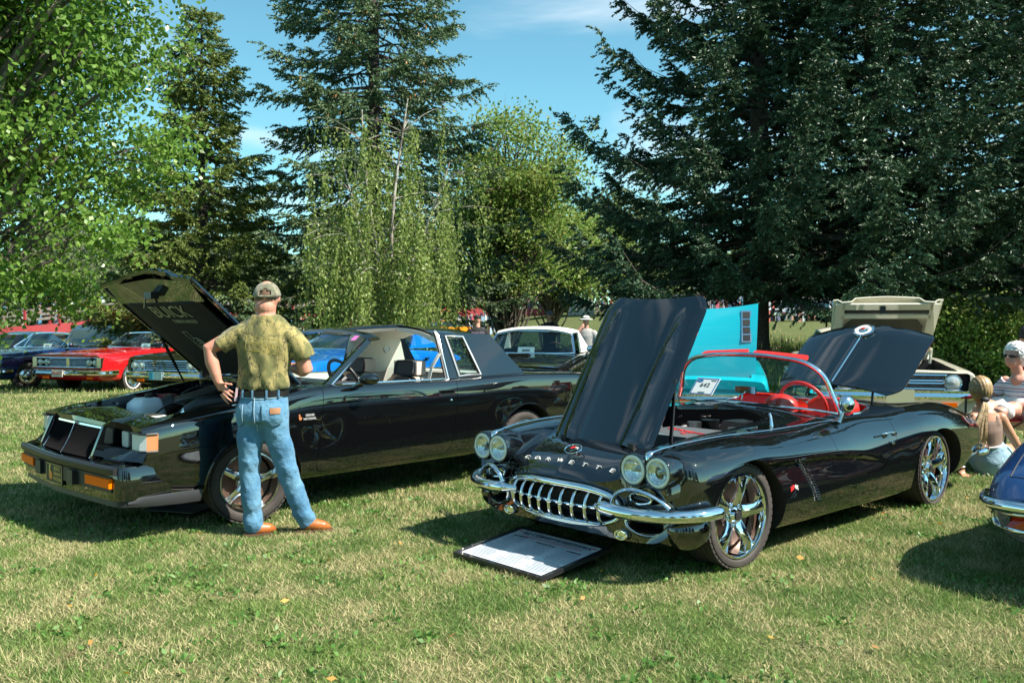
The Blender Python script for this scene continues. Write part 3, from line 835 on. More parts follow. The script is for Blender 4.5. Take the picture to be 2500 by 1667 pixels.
LF_OLIVE = leaf_mat('willow_leaves', [(.12, .23, .04), (.18, .30, .06), (.26, .36, .09), (.27, .28, .08)], .5, .5, .9, (.32, .22, .06), (.62, .78))
LF_FAR = leaf_mat('far_wood_leaves', [(.060, .095, .035), (.090, .130, .045), (.125, .165, .06)], .30, .6)
LF_BUSH = leaf_mat('shrub_leaves', [(.115, .22, .042), (.18, .31, .062), (.26, .38, .09), (.31, .36, .10)], .5, .5)
broadleaf('poplar_tree', 'big light green poplar filling the left edge of the lawn', (-11.2, 17.2), 13.0, (.5, 0, 7.2), (4.3, 3.6, 6.2), 31, 80000, .125, LF_POP, M_BARK2, .30, 230, .38, 2, branch_vis=.85, trunk_h=.12)
broadleaf('willow_tree', 'yellowish green leafy tree beside the weeping birch', (-.15, 29.0), 8.8, (.1, 0, 5.2), (2.6, 2.2, 3.2), 44, 30000, .12, LF_OLIVE, M_BARK2, .10, 150, .38, 3, branch_vis=.8)
broadleaf('willow_tree', 'low yellowish bush-like tree beside the red bridge end', (1.5, 36.0), 6.0, (.2, 0, 4.2), (2.9, 2.0, 1.7), 45, 22000, .13, LF_OLIVE, M_BARK2, .06, 80, .42, 2, branch_vis=.7)
# weeping birch: arching limbs with hanging strands
def birch(loc, seed):
    rng = np.random.default_rng(seed)
    t = thing('birch_tree', 'weeping birch with hanging pale green strands and white stems', 'tree', (loc[0], loc[1], gz(*loc) - .05), 0)
    mb = MB(); tops = []
    for k, (ax_, ay_, h) in enumerate(((-.50, .1, 6.3), (.45, -.1, 6.5), (1.3, .3, 5.2), (-.9, -.3, 5.0))):
        pts = [(ax_ * u ** 1.3 + .08 * math.sin(u * 6 + k), ay_ * u, h * u - .1) for u in np.linspace(0, 1, 10)]
        limb(mb, pts, .085, .014, 8); tops.append(pts)
    P_, D_ = [], []
    for i in range(135):
        pts = tops[int(rng.integers(4))]; u = rng.uniform(.35, 1.0); j = min(8, int(u * 9)); b0 = np.array(pts[j])
        a = rng.uniform(0, 6.28); L = rng.uniform(.4, 2.6) * (1.2 - .7 * u)
        up = rng.uniform(.15, .55)
        s = np.linspace(0, 1, 7)
        arc = np.stack([b0[0] + math.cos(a) * L * s, b0[1] + .8 * math.sin(a) * L * s, b0[2] + up * L * np.sin(s * 2.3) * .8], 1)
        limb(mb, [tuple(p) for p in arc], .015, .004, 4)
        for q in range(int(2 + L * rng.uniform(1.0, 5.0))):
            f = rng.uniform(.55, 1.0); o = np.array([np.interp(f, s, arc[:, c]) for c in range(3)])
            ln = min(o[2] - .35, rng.uniform(.8, 3.2)); nl = int(ln / .045)
            if nl < 3: continue
            d = np.linspace(0, 1, nl)
            sway = rng.normal(size=2) * .10
            st = np.stack([o[0] + sway[0] * d + .03 * np.sin(d * 9 + q), o[1] + sway[1] * d, o[2] - ln * d], 1) + rng.normal(size=(nl, 3)) * .028
            P_.append(st); D_.append(np.tile([[0, 0, -1.0]], (nl, 1)) + rng.normal(size=(nl, 3)) * .55)
    mb.build('trunk', M_BIRCH, t, 60)
    P = np.concatenate(P_); D = np.concatenate(D_)
    cloud('crown', kites(P, D, rng.uniform(.06, .10, len(P)), rng.uniform(.035, .055, len(P)), rng), 4, leaf_mat('birch_leaves', [(.16, .25, .055), (.235, .32, .085), (.32, .38, .125), (.18, .27, .06)], .48, .45), t)
    return t
birch((-2.75, 19.5), 61)
# far wood and shrubs
fw = [(-30, 92, 13, 7.0, 'far left, past the bridge end'), (-8, 100, 14, 8, 'behind the middle of the bridge'), (10.5, 84, 11, 5.5, 'in the gap left of the dark spruce'), (30, 90, 13, 8, 'behind the thick spruce trunk'), (-44, 84, 14, 8, 'far left behind the poplar'), (-34, 70, 6.5, 4.5, 'low behind the left end of the bridge')]
for i, (x, y, h, r_, d_) in enumerate(fw):
    broadleaf('far_tree', 'hazy green broadleaf tree ' + d_, (x, y), h, (0, 0, h * .55), (r_, r_ * .7, h * .52), 70 + i, 8000, .38, LF_FAR, M_BARK2, .3, 110, .75, 1, 'trees of the far wood')
rf = np.random.default_rng(17); n = 48000
x = rf.uniform(-150, 150, n); y = 118 + rf.uniform(-9, 9, n)
hh = 9.5 + 2.8 * np.sin(x * .21) + 2.2 * np.sin(x * .53 + 1) + 1.5 * np.sin(x * 1.3 + 2)
z = hh * rf.uniform(0, 1, n) ** .6 + np.array([gz(a, c) for a, c in zip(x, y)]) * .98
V = kites(np.stack([x, y, z], 1), rf.normal(size=(n, 3)), rf.uniform(.7, 1.3, n), rf.uniform(.55, .95, n), rf)
o = cloud('far_wood', V, 4, LF_FAR); tag(o, 'far off wood closing the view behind the bridge', 'wood', kind='stuff')
sh = [(9.2, 19.0, 1.9, 1.5, 'leafy green shrub right of the raised cream hood'), (11.2, 18.6, 2.1, 1.6, 'leafy green shrub behind the white-haired woman'), (10.6, 21.2, 2.4, 1.9, 'taller green shrub under the right-hand spruce boughs'), (13.4, 20.0, 2.2, 1.8, 'green shrub at the right edge behind the standing person'), (-7.4, 24.0, 1.5, 1.6, 'low shrub under the left spruce')]
for i, (x, y, h, r_, lb) in enumerate(sh):
    broadleaf('shrub', lb, (x, y), h, (0, 0, h * .5), (r_, r_ * .8, h * .52), 90 + i, 9000, .085, LF_BUSH, M_BARK2, .05, 60, .24, 4, 'shrubs along the bank')
# ------------------------------------------------------------------ the black convertible in front
CV_LOC = (0.762, 5.666, 0.0); CV_YAW = R(222.588)
cv = thing('convertible_sports_car', 'glossy black fifties convertible with toothy chrome grille, red seats and raised hood', 'car', CV_LOC, CV_YAW, 'cars shown on the lawn')
def net_row(xs, ys, zs):
    xs = [xs] * len(ys) if not isinstance(xs, (list, tuple)) else xs
    return list(zip(xs, ys, zs))
cv_net = [
 net_row([.62, .62, .605, .575, .555, .545, .55, .575, .585, .60, .665, .69], [0, .42, .66, .745, .775, .775, .75, .66, .52, .45, .28, 0], [.20, .20, .215, .28, .38, .49, .58, .64, .625, .545, .505, .51]),
 net_row([.585, .585, .555, .52, .50, .50, .51, .535, .55, .57, .63, .66], [0, .46, .70, .79, .82, .825, .81, .67, .51, .445, .29, 0], [.185, .185, .20, .27, .385, .49, .60, .695, .682, .575, .545, .55]),
 net_row([.45, .45, .45, .44, .43, .43, .43, .44, .45, .46, .50, .53], [0, .50, .74, .825, .85, .86, .84, .68, .52, .45, .30, 0], [.175, .175, .19, .28, .40, .52, .63, .715, .70, .615, .615, .63]),
 net_row(.30, [0, .55, .77, .85, .875, .88, .855, .69, .54, .45, .30, 0], [.165, .165, .18, .28, .42, .555, .65, .728, .71, .665, .675, .69]),
 net_row(.0, [0, .6, .79, .865, .885, .89, .86, .69, .55, .45, .30, 0], [.16, .16, .17, .28, .44, .596, .675, .742, .725, .70, .715, .73]),
 net_row(-.40, [0, .6, .80, .865, .885, .885, .845, .69, .56, .46, .30, 0], [.155, .155, .165, .28, .44, .585, .665, .735, .73, .72, .745, .76]),
 net_row(-.80, [0, .6, .80, .86, .875, .875, .835, .70, .58, .48, .30, 0], [.15, .15, .16, .28, .44, .569, .655, .738, .75, .76, .79, .81]),
 net_row(-1.15, [0, .6, .80, .855, .87, .87, .83, .71, .61, .50, .30, 0], [.15, .15, .16, .28, .43, .541, .645, .742, .765, .785, .815, .835]),
 net_row(-1.6, [0, .6, .80, .85, .865, .865, .83, .72, .64, .52, .30, 0], [.15, .15, .155, .27, .39, .47, .62, .742, .752, .755, .76, .77]),
 net_row(-2.05, [0, .6, .80, .85, .865, .865, .835, .72, .62, .50, .30, 0], [.15, .15, .155, .27, .40, .50, .645, .742, .755, .765, .785, .795]),
 net_row(-2.35, [0, .6, .80, .855, .875, .88, .85, .71, .59, .47, .28, 0], [.15, .15, .155, .27, .41, .54, .67, .760, .765, .77, .785, .795]),
 net_row(-2.65, [0, .6, .80, .86, .885, .89, .85, .69, .57, .45, .27, 0], [.16, .16, .165, .27, .41, .55, .68, .772, .765, .755, .765, .775]),
 net_row(-3.0, [0, .58, .79, .85, .875, .88, .83, .67, .55, .43, .26, 0], [.18, .18, .19, .28, .41, .54, .66, .752, .735, .715, .725, .735]),
 net_row(-3.35, [0, .55, .75, .82, .845, .84, .79, .64, .53, .42, .25, 0], [.20, .20, .215, .30, .41, .51, .61, .695, .675, .655, .665, .675]),
 net_row(-3.62, [0, .50, .69, .77, .79, .785, .74, .60, .51, .40, .24, 0], [.24, .24, .25, .32, .41, .49, .56, .62, .605, .59, .60, .605]),
 net_row([-3.72, -3.72, -3.73, -3.74, -3.75, -3.75, -3.75, -3.74, -3.74, -3.74, -3.74, -3.74], [0, .45, .62, .70, .72, .71, .66, .55, .48, .38, .23, 0], [.30, .30, .31, .35, .41, .46, .50, .54, .535, .53, .535, .54]),
]
G = shell_grid(cv_net, 210, 130, smooth=4)
# concave cove pressed into the flank behind the front wheel
def sstep(a, b, x):
    t = np.clip((x - a) / (b - a), 0, 1); return t * t * (3 - 2 * t)
X, Y_, Z = G[..., 0], G[..., 1], G[..., 2]
ztop = catmull([-1.85, -1.6, -1.15, -.80, -.40, 0, .3, .6], [.40, .47, .541, .569, .585, .596, .60, .60], np.clip(X.ravel(), -1.85, .6)).reshape(X.shape)
zbot = np.interp(X, [-1.75, -1.5, -1.1, -.75, -.4, .3], [.385, .345, .31, .29, .28, .28])
cove = sstep(0.0, 0.030, ztop - Z) * sstep(0.0, 0.10, Z - zbot) * sstep(-1.80, -1.60, X) * sstep(.0, -.22, X) * (Y_ > .6)
depth = 0.042 * np.clip((X + 1.8) / 0.7, 0, 1)
G[..., 1] -= cove * depth * sstep(0.9, 0.0, (ztop - Z) / np.maximum(ztop - zbot, .02)) * 1.0
# raised lip above the front wheel opening
cv_body = solid_from_half(G, 'body', [M_BLACK])
from mathutils.bvhtree import BVHTree
def body_bvh(o):
    me = o.data
    return BVHTree.FromPolygons([v.co.copy() for v in me.vertices], [tuple(p.vertices) for p in me.polygons])
cv_bvh = body_bvh(cv_body)
def hit(bvh, o, d):
    p = bvh.ray_cast(Vector(o), Vector(d).normalized())
    return p[0], p[1]
def side_y(x, z, s=1):
    p, n = hit(cv_bvh, (x, s * 1.5, z), (0, -s, 0))
    return p.y if p is not None else s * .86
M_WELL = mat('wheel_well', (0.012, 0.011, 0.010), 0.85)
M_BAY = paint('engine_bay_black', (0.010, 0.010, 0.011))
def cutter(fn, m):
    mb = MB(); fn(mb); return mb.build('cut', m, None, smooth=0)
def ell_y(cx, cz, rx, rz, y0, y1, n=56):
    return lambda mb: mb.prism([(cx + rx * math.cos(2 * math.pi * i / n), cz + rz * math.sin(2 * math.pi * i / n)) for i in range(n)], y0, y1, 'y')
cuts = []
for s in (1, -1):
    cuts.append(cutter(ell_y(0.0, .275, .372, .352, s * .50, s * 1.2), M_WELL))
    cuts.append(cutter(ell_y(-2.591, .27, .42, .325, s * .50, s * 1.2), M_WELL))
bay = rounded([(.315, .40), (.315, -.40), (-.30, -.42), (-.82, -.46), (-.88, -.30), (-.90, 0), (-.88, .30), (-.82, .46), (-.30, .42)], .06)
cuts.append(cutter(lambda mb: mb.prism(bay, .22, 1.2), M_BAY))
pit = rounded([(-1.20, .60), (-1.20, -.60), (-1.75, -.635), (-2.10, -.55), (-2.18, -.30), (-2.19, 0), (-2.18, .30), (-2.10, .55), (-1.75, .635)], .10)
cuts.append(cutter(lambda mb: mb.prism(pit, .24, 1.2), M_RED_LEATHER))
boot = rounded([(-2.62, .52), (-2.62, -.52), (-3.34, -.44), (-3.34, .44)], .08)
cuts.append(cutter(lambda mb: mb.prism(boot, .35, 1.2), M_DARK))
grl = oval(0, .365, .425, .098, 40, 3.2)
cuts.append(cutter(lambda mb: mb.prism(grl, .50, 1.2, 'x'), M_DARK))
for s in (1, -1):
    cuts.append(cutter(lambda mb: mb.prism(oval(s * .585, .452, .105, .038, 24, 2.4), .50, 1.2, 'x'), M_DARK))
    cuts.append(cutter(lambda mb: mb.prism(oval(s * .60, .300, .105, .040, 24, 2.4), .46, 1.2, 'x'), M_DARK))
boolean(cv_body, cuts)
DOOR_CV = rounded([(-1.0, .90), (-1.0, .33), (-1.05, .268), (-1.80, .252), (-1.885, .33), (-1.905, .90)], .07)
def grow(poly, d):
    cx = sum(p[0] for p in poly) / len(poly); cz = sum(p[1] for p in poly) / len(poly)
    return [(p[0] + math.copysign(d, p[0] - cx), p[1] + math.copysign(d, p[1] - cz)) for p in poly]
def split_panel(body, poly, y0, y1, gap, name, parent, mats, smooth=35):
    """take a door-like panel out of the body with a real gap round it"""
    d = bpy.data.objects.new(name, body.data.copy()); COL.objects.link(d)
    lo, hi = min(y0, y1), max(y0, y1)
    boolean(d, [cutter(lambda mb: mb.prism(poly, lo, hi, 'y'), M_DARK)], 'INTERSECT')
    boolean(body, [cutter(lambda mb: mb.prism(grow(poly, gap), lo, hi, 'y'), M_DARK)])
    finish(d.data, smooth, False); d.parent = parent
    return d
cv_door_l = split_panel(cv_body, DOOR_CV, .66, 1.2, .0035, 'door', cv, [M_BLACK])
cv_door_r = split_panel(cv_body, DOOR_CV, -.66, -1.2, .0035, 'door', cv, [M_BLACK])
finish(cv_body.data, 35, False); cv_body.parent = cv
# wheels
for s in (1, -1):
    make_wheel(cv, (0, s * .70, .300), .300, .238, .235, s, 'spoke5', steer=R(-3) , spin=R(100))
    make_wheel(cv, (-2.591, s * .70, .283), .283, .243, .27, s, 'spoke5', spin=R(95))
    mb = MB(); mb.box((-2.68, s * .70, .36), (.05, .07, .11)); mb.build('brake_caliper', M_REDFLAT, cv)
# headlight pods and lamps
for s in (1, -1):
    for yy, out in ((.708, 1), (.548, 0)):
        x0 = .638 if out else .648
        mb = MB(); y = s * yy
        prof = [(.030, -.30), (.062, -.22), (.084, -.13), (.0925, -.07), (.0935, -.03), (.0925, -.004), (.0885, .006), (.083, .002), (.080, -.012), (.066, -.042), (.001, -.046)]
        mb.lathe(prof, (x0, y, .606), 'x', 40)
        hl = mb.build('headlight', [M_BLACK], cv, 40)
        mb = MB(); mb.lathe([(.0815, -.008), (.080, .004), (.073, .009), (.064, .006), (.062, -.002)], (x0, y, .606), 'x', 40); mb.build('halo_ring', M_LAMPRING, hl)
        mb = MB(); mb.lathe([(.062, .000), (.052, -.012), (.034, -.024), (.018, -.030), (.001, -.032)], (x0, y, .606), 'x', 36); mb.build('reflector', M_LENS, hl)
        mb = MB(); mb.lathe([(.013, -.05), (.014, -.012), (.009, -.004), (.001, -.002)], (x0, y, .606), 'x', 16); mb.build('bulb', M_STEEL, hl)
        mb = MB(); mb.lathe([(.066, .003), (.050, .012), (.028, .018), (.001, .020)], (x0, y, .606), 'x', 36); mb.build('lens', M_GLASS, hl)
    # bridge between the two pods
    mb = MB()
    rs = []
    for x, w, z in ((.30, .16, .715), (.45, .155, .700), (.56, .15, .688), (.615, .12, .672)):
        rs.append([(x, s * (.63 + w * t), z - .10 * abs(t) ** 2.2 * 1.6) for t in np.linspace(-1, 1, 13)] + [(x, s * (.63 + w * t), z - .22) for t in np.linspace(1, -1, 5)])
    mb.rings(rs); mb.build('fender_nose', M_BLACK, cv, 50)
    # chrome spear on the fender crown
    pts = spline([(.628, s * .628, .664), (.615, s * .628, .694), (.56, s * .630, .708), (.40, s * .655, .730), (.0, s * .685, .7475), (-.4, s * .69, .7405), (-.8, s * .70, .7435), (-1.22, s * .712, .7475)], 40)
    mb = MB(); mb.tube(pts, [.010 + .014 * max(0, 1 - abs(i - 2) / 3.0) - .004 * min(1, i / 39) for i in range(40)], 8, squash=((0, 0, 1), .6)); mb.build('fender_spear', M_CHROME, cv, 60)
# grille surround, bar, teeth
def gx(y): return .705 - .16 * (y / .45) ** 2 * .45
sur = [(gx(p[0]) + (.004 if p[1] > .365 else -.012), p[0], p[1]) for p in oval(0, .365, .437, .108, 64, 3.0)]
mb = MB(); mb.tube(sur, [.021 if p[2] > .37 else .014 for p in sur], 10, closed=True); grille = mb.build('grille', M_CHROME, cv, 60)
mb = MB(); mb.tube([(gx(y) + .016, y, .368) for y in np.linspace(-.40, .40, 21)], .0095, 8); mb.build('grille_bar', M_CHROME, grille)
mb = MB(); mb.tube([(gx(y) + .0, y, .278) for y in np.linspace(-.36, .36, 21)], .012, 8, squash=((0, 0, 1), .7)); mb.build('lower_bar', M_CHROME, grille)
tooth = MB()
tp = spline([(-.055, 0, .070), (-.012, 0, .074), (.018, 0, .055), (.034, 0, .0), (.028, 0, -.055), (.002, 0, -.083), (-.03, 0, -.088)], 17)
tr = [.006, .0075, .009, .0105, .0115, .012, .0125, .013, .0135, .013, .0125, .012, .0115, .0105, .009, .0075, .006]
tooth.tube(tp, tr, 8, squash=((0, 1, 0), .85)); tooth.tube([(.034, -.012, .002), (.046, 0, .002), (.034, .012, .002)], .008, 6)
tooth_me = tooth.mesh('tooth', M_CHROME, 60)
for i in range(9):
    y = -.345 + .69 * i / 8
    link('grille_tooth', tooth_me, grille, (gx(y) + .004, y, .366))
mb = MB(); mb.prism(oval(0, .365, .40, .088, 32, 3.2), .515, .52, 'x'); mb.build('radiator_screen', M_BLACKFLAT, cv)
# split front bumpers, oval trims, lower scoops, fog lamps
for s in (1, -1):
    bp = spline([(.705, s * .315, .392), (.735, s * .40, .392), (.742, s * .52, .388), (.705, s * .66, .384), (.625, s * .795, .384), (.51, s * .885, .388), (.385, s * .912, .392), (.335, s * .905, .392)], 36)
    br = [.012 + .027 * min(1, i / 5) for i in range(33)] + [.034, .022, .008]
    mb = MB(); mb.tube(bp, br, 14, squash=((0, 0, 1), .92)); mb.build('front_bumper', M_CHROME, cv, 60)
    ar = spline([(.700, s * .445, .415), (.708, s * .47, .465), (.695, s * .55, .503), (.665, s * .63, .498), (.625, s * .71, .462), (.60, s * .76, .418)], 28)
    mb = MB(); mb.tube(ar, .0125, 8, squash=((1, 0, 0), 1.5)); mb.build('signal_bezel', M_CHROME, cv, 60)
    inn = [(.648 - abs(yy - s * .585) * .25, yy, zz) for yy, zz in oval(s * .585, .452, .075, .027, 28)]
    mb = MB(); mb.tube(inn, .006, 6, closed=True); mb.build('signal_ring', M_CHROME, cv)
    mb = MB(); mb.prism(oval(s * .585, .452, .072, .025, 24), .57, .615, 'x'); mb.build('signal_lamp', mat('smoked_lens', (.02, .02, .02), .08, coat=1.0), cv)
    lo = spline([(.625, s * .475, .35), (.622, s * .49, .29), (.61, s * .56, .252), (.585, s * .65, .252), (.555, s * .72, .285), (.545, s * .74, .335)], 24)
    mb = MB(); mb.tube(lo, .010, 8, squash=((1, 0, 0), 1.6)); mb.build('scoop_trim', M_CHROME, cv, 60)
    # outer corner valance bulging under the bumper
    mb = MB(); mb.sphere((.435, s * .755, .285), .12, 28, 16, (1.25, .95, .95)); mb.build('lower_valance', M_BLACK, cv, 60)
    fo = [(.640, yy, zz) for yy, zz in oval(s * .455, .232, .040, .024, 24)]
    mb = MB(); mb.tube(fo, .006, 6, closed=True); mb.cyl((.56, s * .455, .235), (.636, s * .455, .232), .022, .030, 16); mb.build('fog_lamp', M_CHROME, cv)
# cove vent with slats
sl = MB(); sl.tube([(.012, .0, -.0), (.0, .007, .003), (-.034, .010, .004)], [.004, .0065, .005], 6, squash=((0, 0, 1), .7)); slat_me = sl.mesh('vent_slat', M_ALU, 60)
for s in (1, -1):
    vp = [(-.545 - .195 * t ** .85, .572 - .275 * t) for t in np.linspace(0, 1, 17)]
    vent = MB(); vent.tube([(x - .012, side_y(x, z, s) - s * .002, z) for x, z in vp], .007, 6); vo = vent.build('side_vent', M_TRIM, cv)
    for x, z in vp:
        o = link('vent_slat', slat_me, vo, (x, side_y(x, z, s) + s * .001, z))
        if s < 0: o.rotation_euler = (math.pi, 0, 0)
# crossed-flag emblems (fender sides)
def flags(parent, c, x, y, size, name='crossed_flags_emblem'):
    x = Vector(x).normalized(); y = Vector(y); y = (y - x * x.dot(y)).normalized(); n = x.cross(y); c = Vector(c)
    mb = MB()
    def quad(pts, mi, h):
        mb.cur = mi
        a = [c + x * u * size + y * v * size + n * h for u, v in pts]; b = [c + x * u * size + y * v * size + n * (h + .003) for u, v in pts]
        mb.rings([a, b])
    quad([(-.55, .10), (-.05, .28), (-.02, .62), (-.52, .42)], 0, .001)
    k = 0
    for i in range(4):
        for j in range(3):
            u = .06 + i * .125; v = .30 - i * .04 + j * .11
            quad([(u, v), (u + .125, v - .04), (u + .125, v + .07), (u, v + .11)], 1 if (i + j) % 2 else 2, .001)
    quad([(-.50, .08), (-.46, .06), (.30, -.45), (.26, -.47)], 3, .004); quad([(.56, .12), (.52, .10), (-.28, -.45), (-.24, -.47)], 3, .005)
    o = mb.build(name, [M_REDFLAT, M_WHITE, M_BLACKFLAT, M_CHROME], parent, 0)
    return o
for s in (1, -1):
    flags(cv, (-.46, side_y(-.46, .385, s) + s * .001, .385), (-s * 1, 0, 0), (0, -s * .1, 1), .075, 'fender_emblem')
# nose emblem in a ring and the spaced lettering above the grille
nx = Vector((.45, 0, -.28)).normalized()          # down the nose
up = -nx
flags(cv, (.540, 0, .644), (0, 1, 0), up, .052, 'nose_emblem')
mb = MB(); mb.tube([(.540 + up[0] * b, a, .650 + up[2] * b) for a, b in [(.062 * math.cos(t), .042 * math.sin(t)) for t in np.linspace(0, 2 * math.pi, 32, endpoint=False)]], .0035, 6, closed=True); mb.build('emblem_ring', M_CHROME, cv)
for i, ch in enumerate('CORVETTE'):
    y = -.345 + .69 * i / 7
    p, n = hit(cv_bvh, (1.2, y, .57 + .42), (-.62, 0, -.43))
    if p is None: continue
    dn = (Vector((1, 0, 0)) - n * n.x).normalized()
    text('letter', ch, .044, M_SILVER, cv, p + n * .004, Vector((0, 1, 0)) - n * n.y, -dn, .006, 1.25)

# ---- raised hood (hinged at the nose)
hd = bpy.data.objects.new('hood_hinge', None)
def hood_pt(u, v, w):
    """u along the panel from hinge (0..1), v lateral, w outward"""
    a = Vector((.322, 0, .655)); b = Vector((-.262, 0, 1.572)); d = (b - a); L = d.length; e = d / L; nrm = Vector((e.z, 0, -e.x))
    return a + d * u + Vector((0, 1, 0)) * v + nrm * w
rows = []
NU, NV = 44, 61
for i in range(NU):
    u = i / (NU - 1); row = []
    for j in range(NV):
        t = -1 + 2 * j / (NV - 1)
        hw = .398 + .012 * u
        cr = .10   # rounded far corners
        uu = u
        edge = 1 - abs(t)
        L = 1.0 - .035 * (1 - t * t)
        un = u * L
        if u > .86: hwc = hw - .07 * ((u - .86) / .14) ** 3.2
        else: hwc = hw
        if u < .06: hwc = hw - .02 * ((.06 - u) / .06) ** 2
        w = .020 * (1 - t * t) - .014 * max(0, (abs(t) - .86) / .14) ** 2
        for sg in (-1, 1):
            c = sg * (.60 + .09 * u); d = (t - c) * hw
            tp_ = min(1, max(0, (.93 - u) / .30)) ** .9
            wd = .034 * (.25 + .75 * tp_)
            w += .040 * tp_ * max(0.0, 1 - abs(d) / (wd * 1.9)) ** 1.25 - .004 * tp_ * math.exp(-((d + sg * .06) / .03) ** 2)
        row.append(hood_pt(un, t * hwc, w))
    rows.append(row)
mb = MB(); mb.slab(rows, -.014, 0, 1); hood = mb.build('hood', [M_BLACK, M_TRIM], cv, 40)
# hood prop and hinges
mb = MB(); mb.box((.085, .385, .86), (.012, .020, .40), Matrix.Rotation(R(-6), 3, 'Y')); mb.cyl((.107, .375, .665), (.107, .41, .665), .012, n=8); mb.build('hood_prop', M_TRIM, cv)
for s in (1, -1):
    mb = MB(); mb.box((.315, s * .27, .665), (.06, .05, .05)); mb.build('hood_hinge', M_TRIM, cv)
bpy.data.objects.remove(hd)
# ---- engine bay
mb = MB(); mb.box((-.42, .07, .62), (.50, .46, .12), taper=.93)
ec = mb.build('engine_cover', mat('engine_cover_grey', (.12, .13, .14), .35, coat=.3), cv)
text('cover_lettering', 'CORVETTE', .072, M_REDFLAT, ec, (-.42, .12, .684), (.35, .95, 0), (-.95, .35, 0), .003, 1.25)
text('cover_lettering', 'V8', .05, M_REDFLAT, ec, (-.33, .15, .684), (.35, .95, 0), (-.95, .35, 0), .003)
mb = MB(); mb.tube(spline([(.1, .30, .55), (-.1, .33, .60), (-.5, .34, .58), (-.7, .25, .60)], 20), .018, 8); mb.tube(spline([(-.72, .42, .66), (-.6, .36, .66), (-.5, .40, .64)], 10), .010, 6); mb.build('hose', M_TRIM, cv)
mb = MB(); mb.box((-.08, .05, .47), (.20, .55, .10)); mb.cyl((.02, -.2, .5), (.02, .2, .5), .06, n=16); mb.build('radiator_tank', M_STEEL, cv)
mb = MB(); mb.cyl((-.80, -.10, .62), (-.80, -.10, .70), .05, n=16); mb.build('brake_reservoir', M_STEEL, cv)
mb = MB(); mb.box((-.84, .25, .66), (.06, .16, .05)); mb.build('wiper_motor', M_STEEL, cv)
# ---- windshield
base = spline([(-1.37, -.675, .775), (-1.25, -.55, .80), (-1.12, -.33, .822), (-1.07, 0, .835), (-1.12, .33, .822), (-1.25, .55, .80), (-1.37, .675, .775)], 49)
top = spline([(-1.375, -.635, .90), (-1.335, -.585, 1.035), (-1.295, -.48, 1.118), (-1.255, -.28, 1.155), (-1.235, 0, 1.168), (-1.255, .28, 1.155), (-1.295, .48, 1.118), (-1.335, .585, 1.035), (-1.375, .635, .90)], 49)
P = [[tuple(Vector(b) * (1 - t) + Vector(a) * t + Vector((.03 * math.sin(math.pi * t), 0, 0))) for a, b in zip(top, base)] for t in np.linspace(0.01, .99, 10)]
mb = MB(); mb.slab(P, .004); ws = mb.build('windshield', M_GLASS, cv, 60)
fr = [(-1.395, -.69, .765)] + top + [(-1.395, .69, .765)]
mb = MB(); mb.tube(fr, .0145, 8, squash=((1, 0, 0), 1.5)); mb.build('frame', M_CHROME, ws, 60)
mb = MB(); mb.tube([(p[0] + .004, p[1], p[2]) for p in base], .010, 8); mb.build('lower_trim', M_CHROME, ws, 60)
mb = MB(); mb.tube([(p[0] + .002, p[1] * .985, p[2] - .014) for p in top], .006, 6); mb.build('gasket', M_TRIM, ws, 60)
# sun visors folded up above the frame
for s, y0, y1, zz in ((1, .02, .45, 1.150), (-1, -.43, -.03, 1.158)):
    mb = MB(); q = rounded([(y0, 0), (y1, 0), (y1, .11), (y0, .11)], .03)
    mb.rings([[(-1.33 - b * .55, a, zz + b * .25 + h - .03 * (a / .47) ** 2) for a, b in q] for h in (0, .016)])
    mb.build('sun_visor', M_RED_LEATHER, cv, 40)
# ---- cockpit
mb = MB()
rs = []
for y in np.linspace(-.56, .56, 25):
    h = .0
    k = .055 * (y / .56) ** 2 + .012; rs.append([(-1.15, y, .80 - k), (-1.22, y, .815 - k), (-1.29, y, .80 - k), (-1.315, y, .74 - k), (-1.26, y, .62), (-1.15, y, .60)])
mb.rings(rs); dash = mb.build('dashboard', M_RED_LEATHER, cv, 40)
mb = MB(); mb.sphere((-1.30, .285, .80), .125, 24, 14, (.80, 1.0, .75)); mb.build('instrument_pod', M_RED_LEATHER, dash, 60)
sw = MB()
swc = Vector((-1.58, .30, .80)); ax = Vector((-.90, 0, .42)).normalized(); su = Vector((0, 1, 0)); sv = ax.cross(su)
sw.tube([swc + (su * math.cos(a) + sv * math.sin(a)) * .18 for a in np.linspace(0, 2 * math.pi, 40, endpoint=False)], .0135, 8, closed=True)
stw = sw.build('steering_wheel', M_RED_LEATHER, cv, 60)
sw = MB(); sw.cyl(swc - ax * .02, swc + ax * .012, .045, .03, 16)
for a in (R(90), R(210), R(330)):
    sw.tube([swc, swc + (su * math.cos(a) + sv * math.sin(a)) * .175], .010, 6)
sw.build('spokes', M_ALU, stw, 60)
for s in (1, -1):
    mb = MB()
    seat = [[(-1.60, s * (.30 - .22), .36), (-1.60, s * (.30 + .22), .36)]]
    q = rounded([(-.22, 0), (.22, 0), (.22, 1), (-.22, 1)], .05)
    mb.rings([[(x, s * .30 + a, .30 + b * (z - .30)) for a, b in q] for x, z in ((-1.45, .46), (-1.55, .50), (-1.85, .48), (-1.95, .46))])
    st = mb.build('seat', M_RED_LEATHER, cv, 50)
    mb = MB()
    q = rounded([(-.22, 0), (.22, 0), (.20, .40), (-.20, .40)], .10, 6)
    mb.rings([[(-1.88 - b * .35 + d, s * .30 + a * k, .42 + b) for a, b in q] for d, k in ((.05, .90), (.075, .97), (.0, 1.0), (-.06, .96))])
    mb.build('backrest', M_RED_LEATHER, st, 50)
rim = [(x, y, 0) for x, y in pit]
mb = MB(); pr = [(x, y) for x, y in pit if x < -1.38]
prs = sorted(pr, key=lambda p: math.atan2(p[1], -(p[0] + 1.3)))
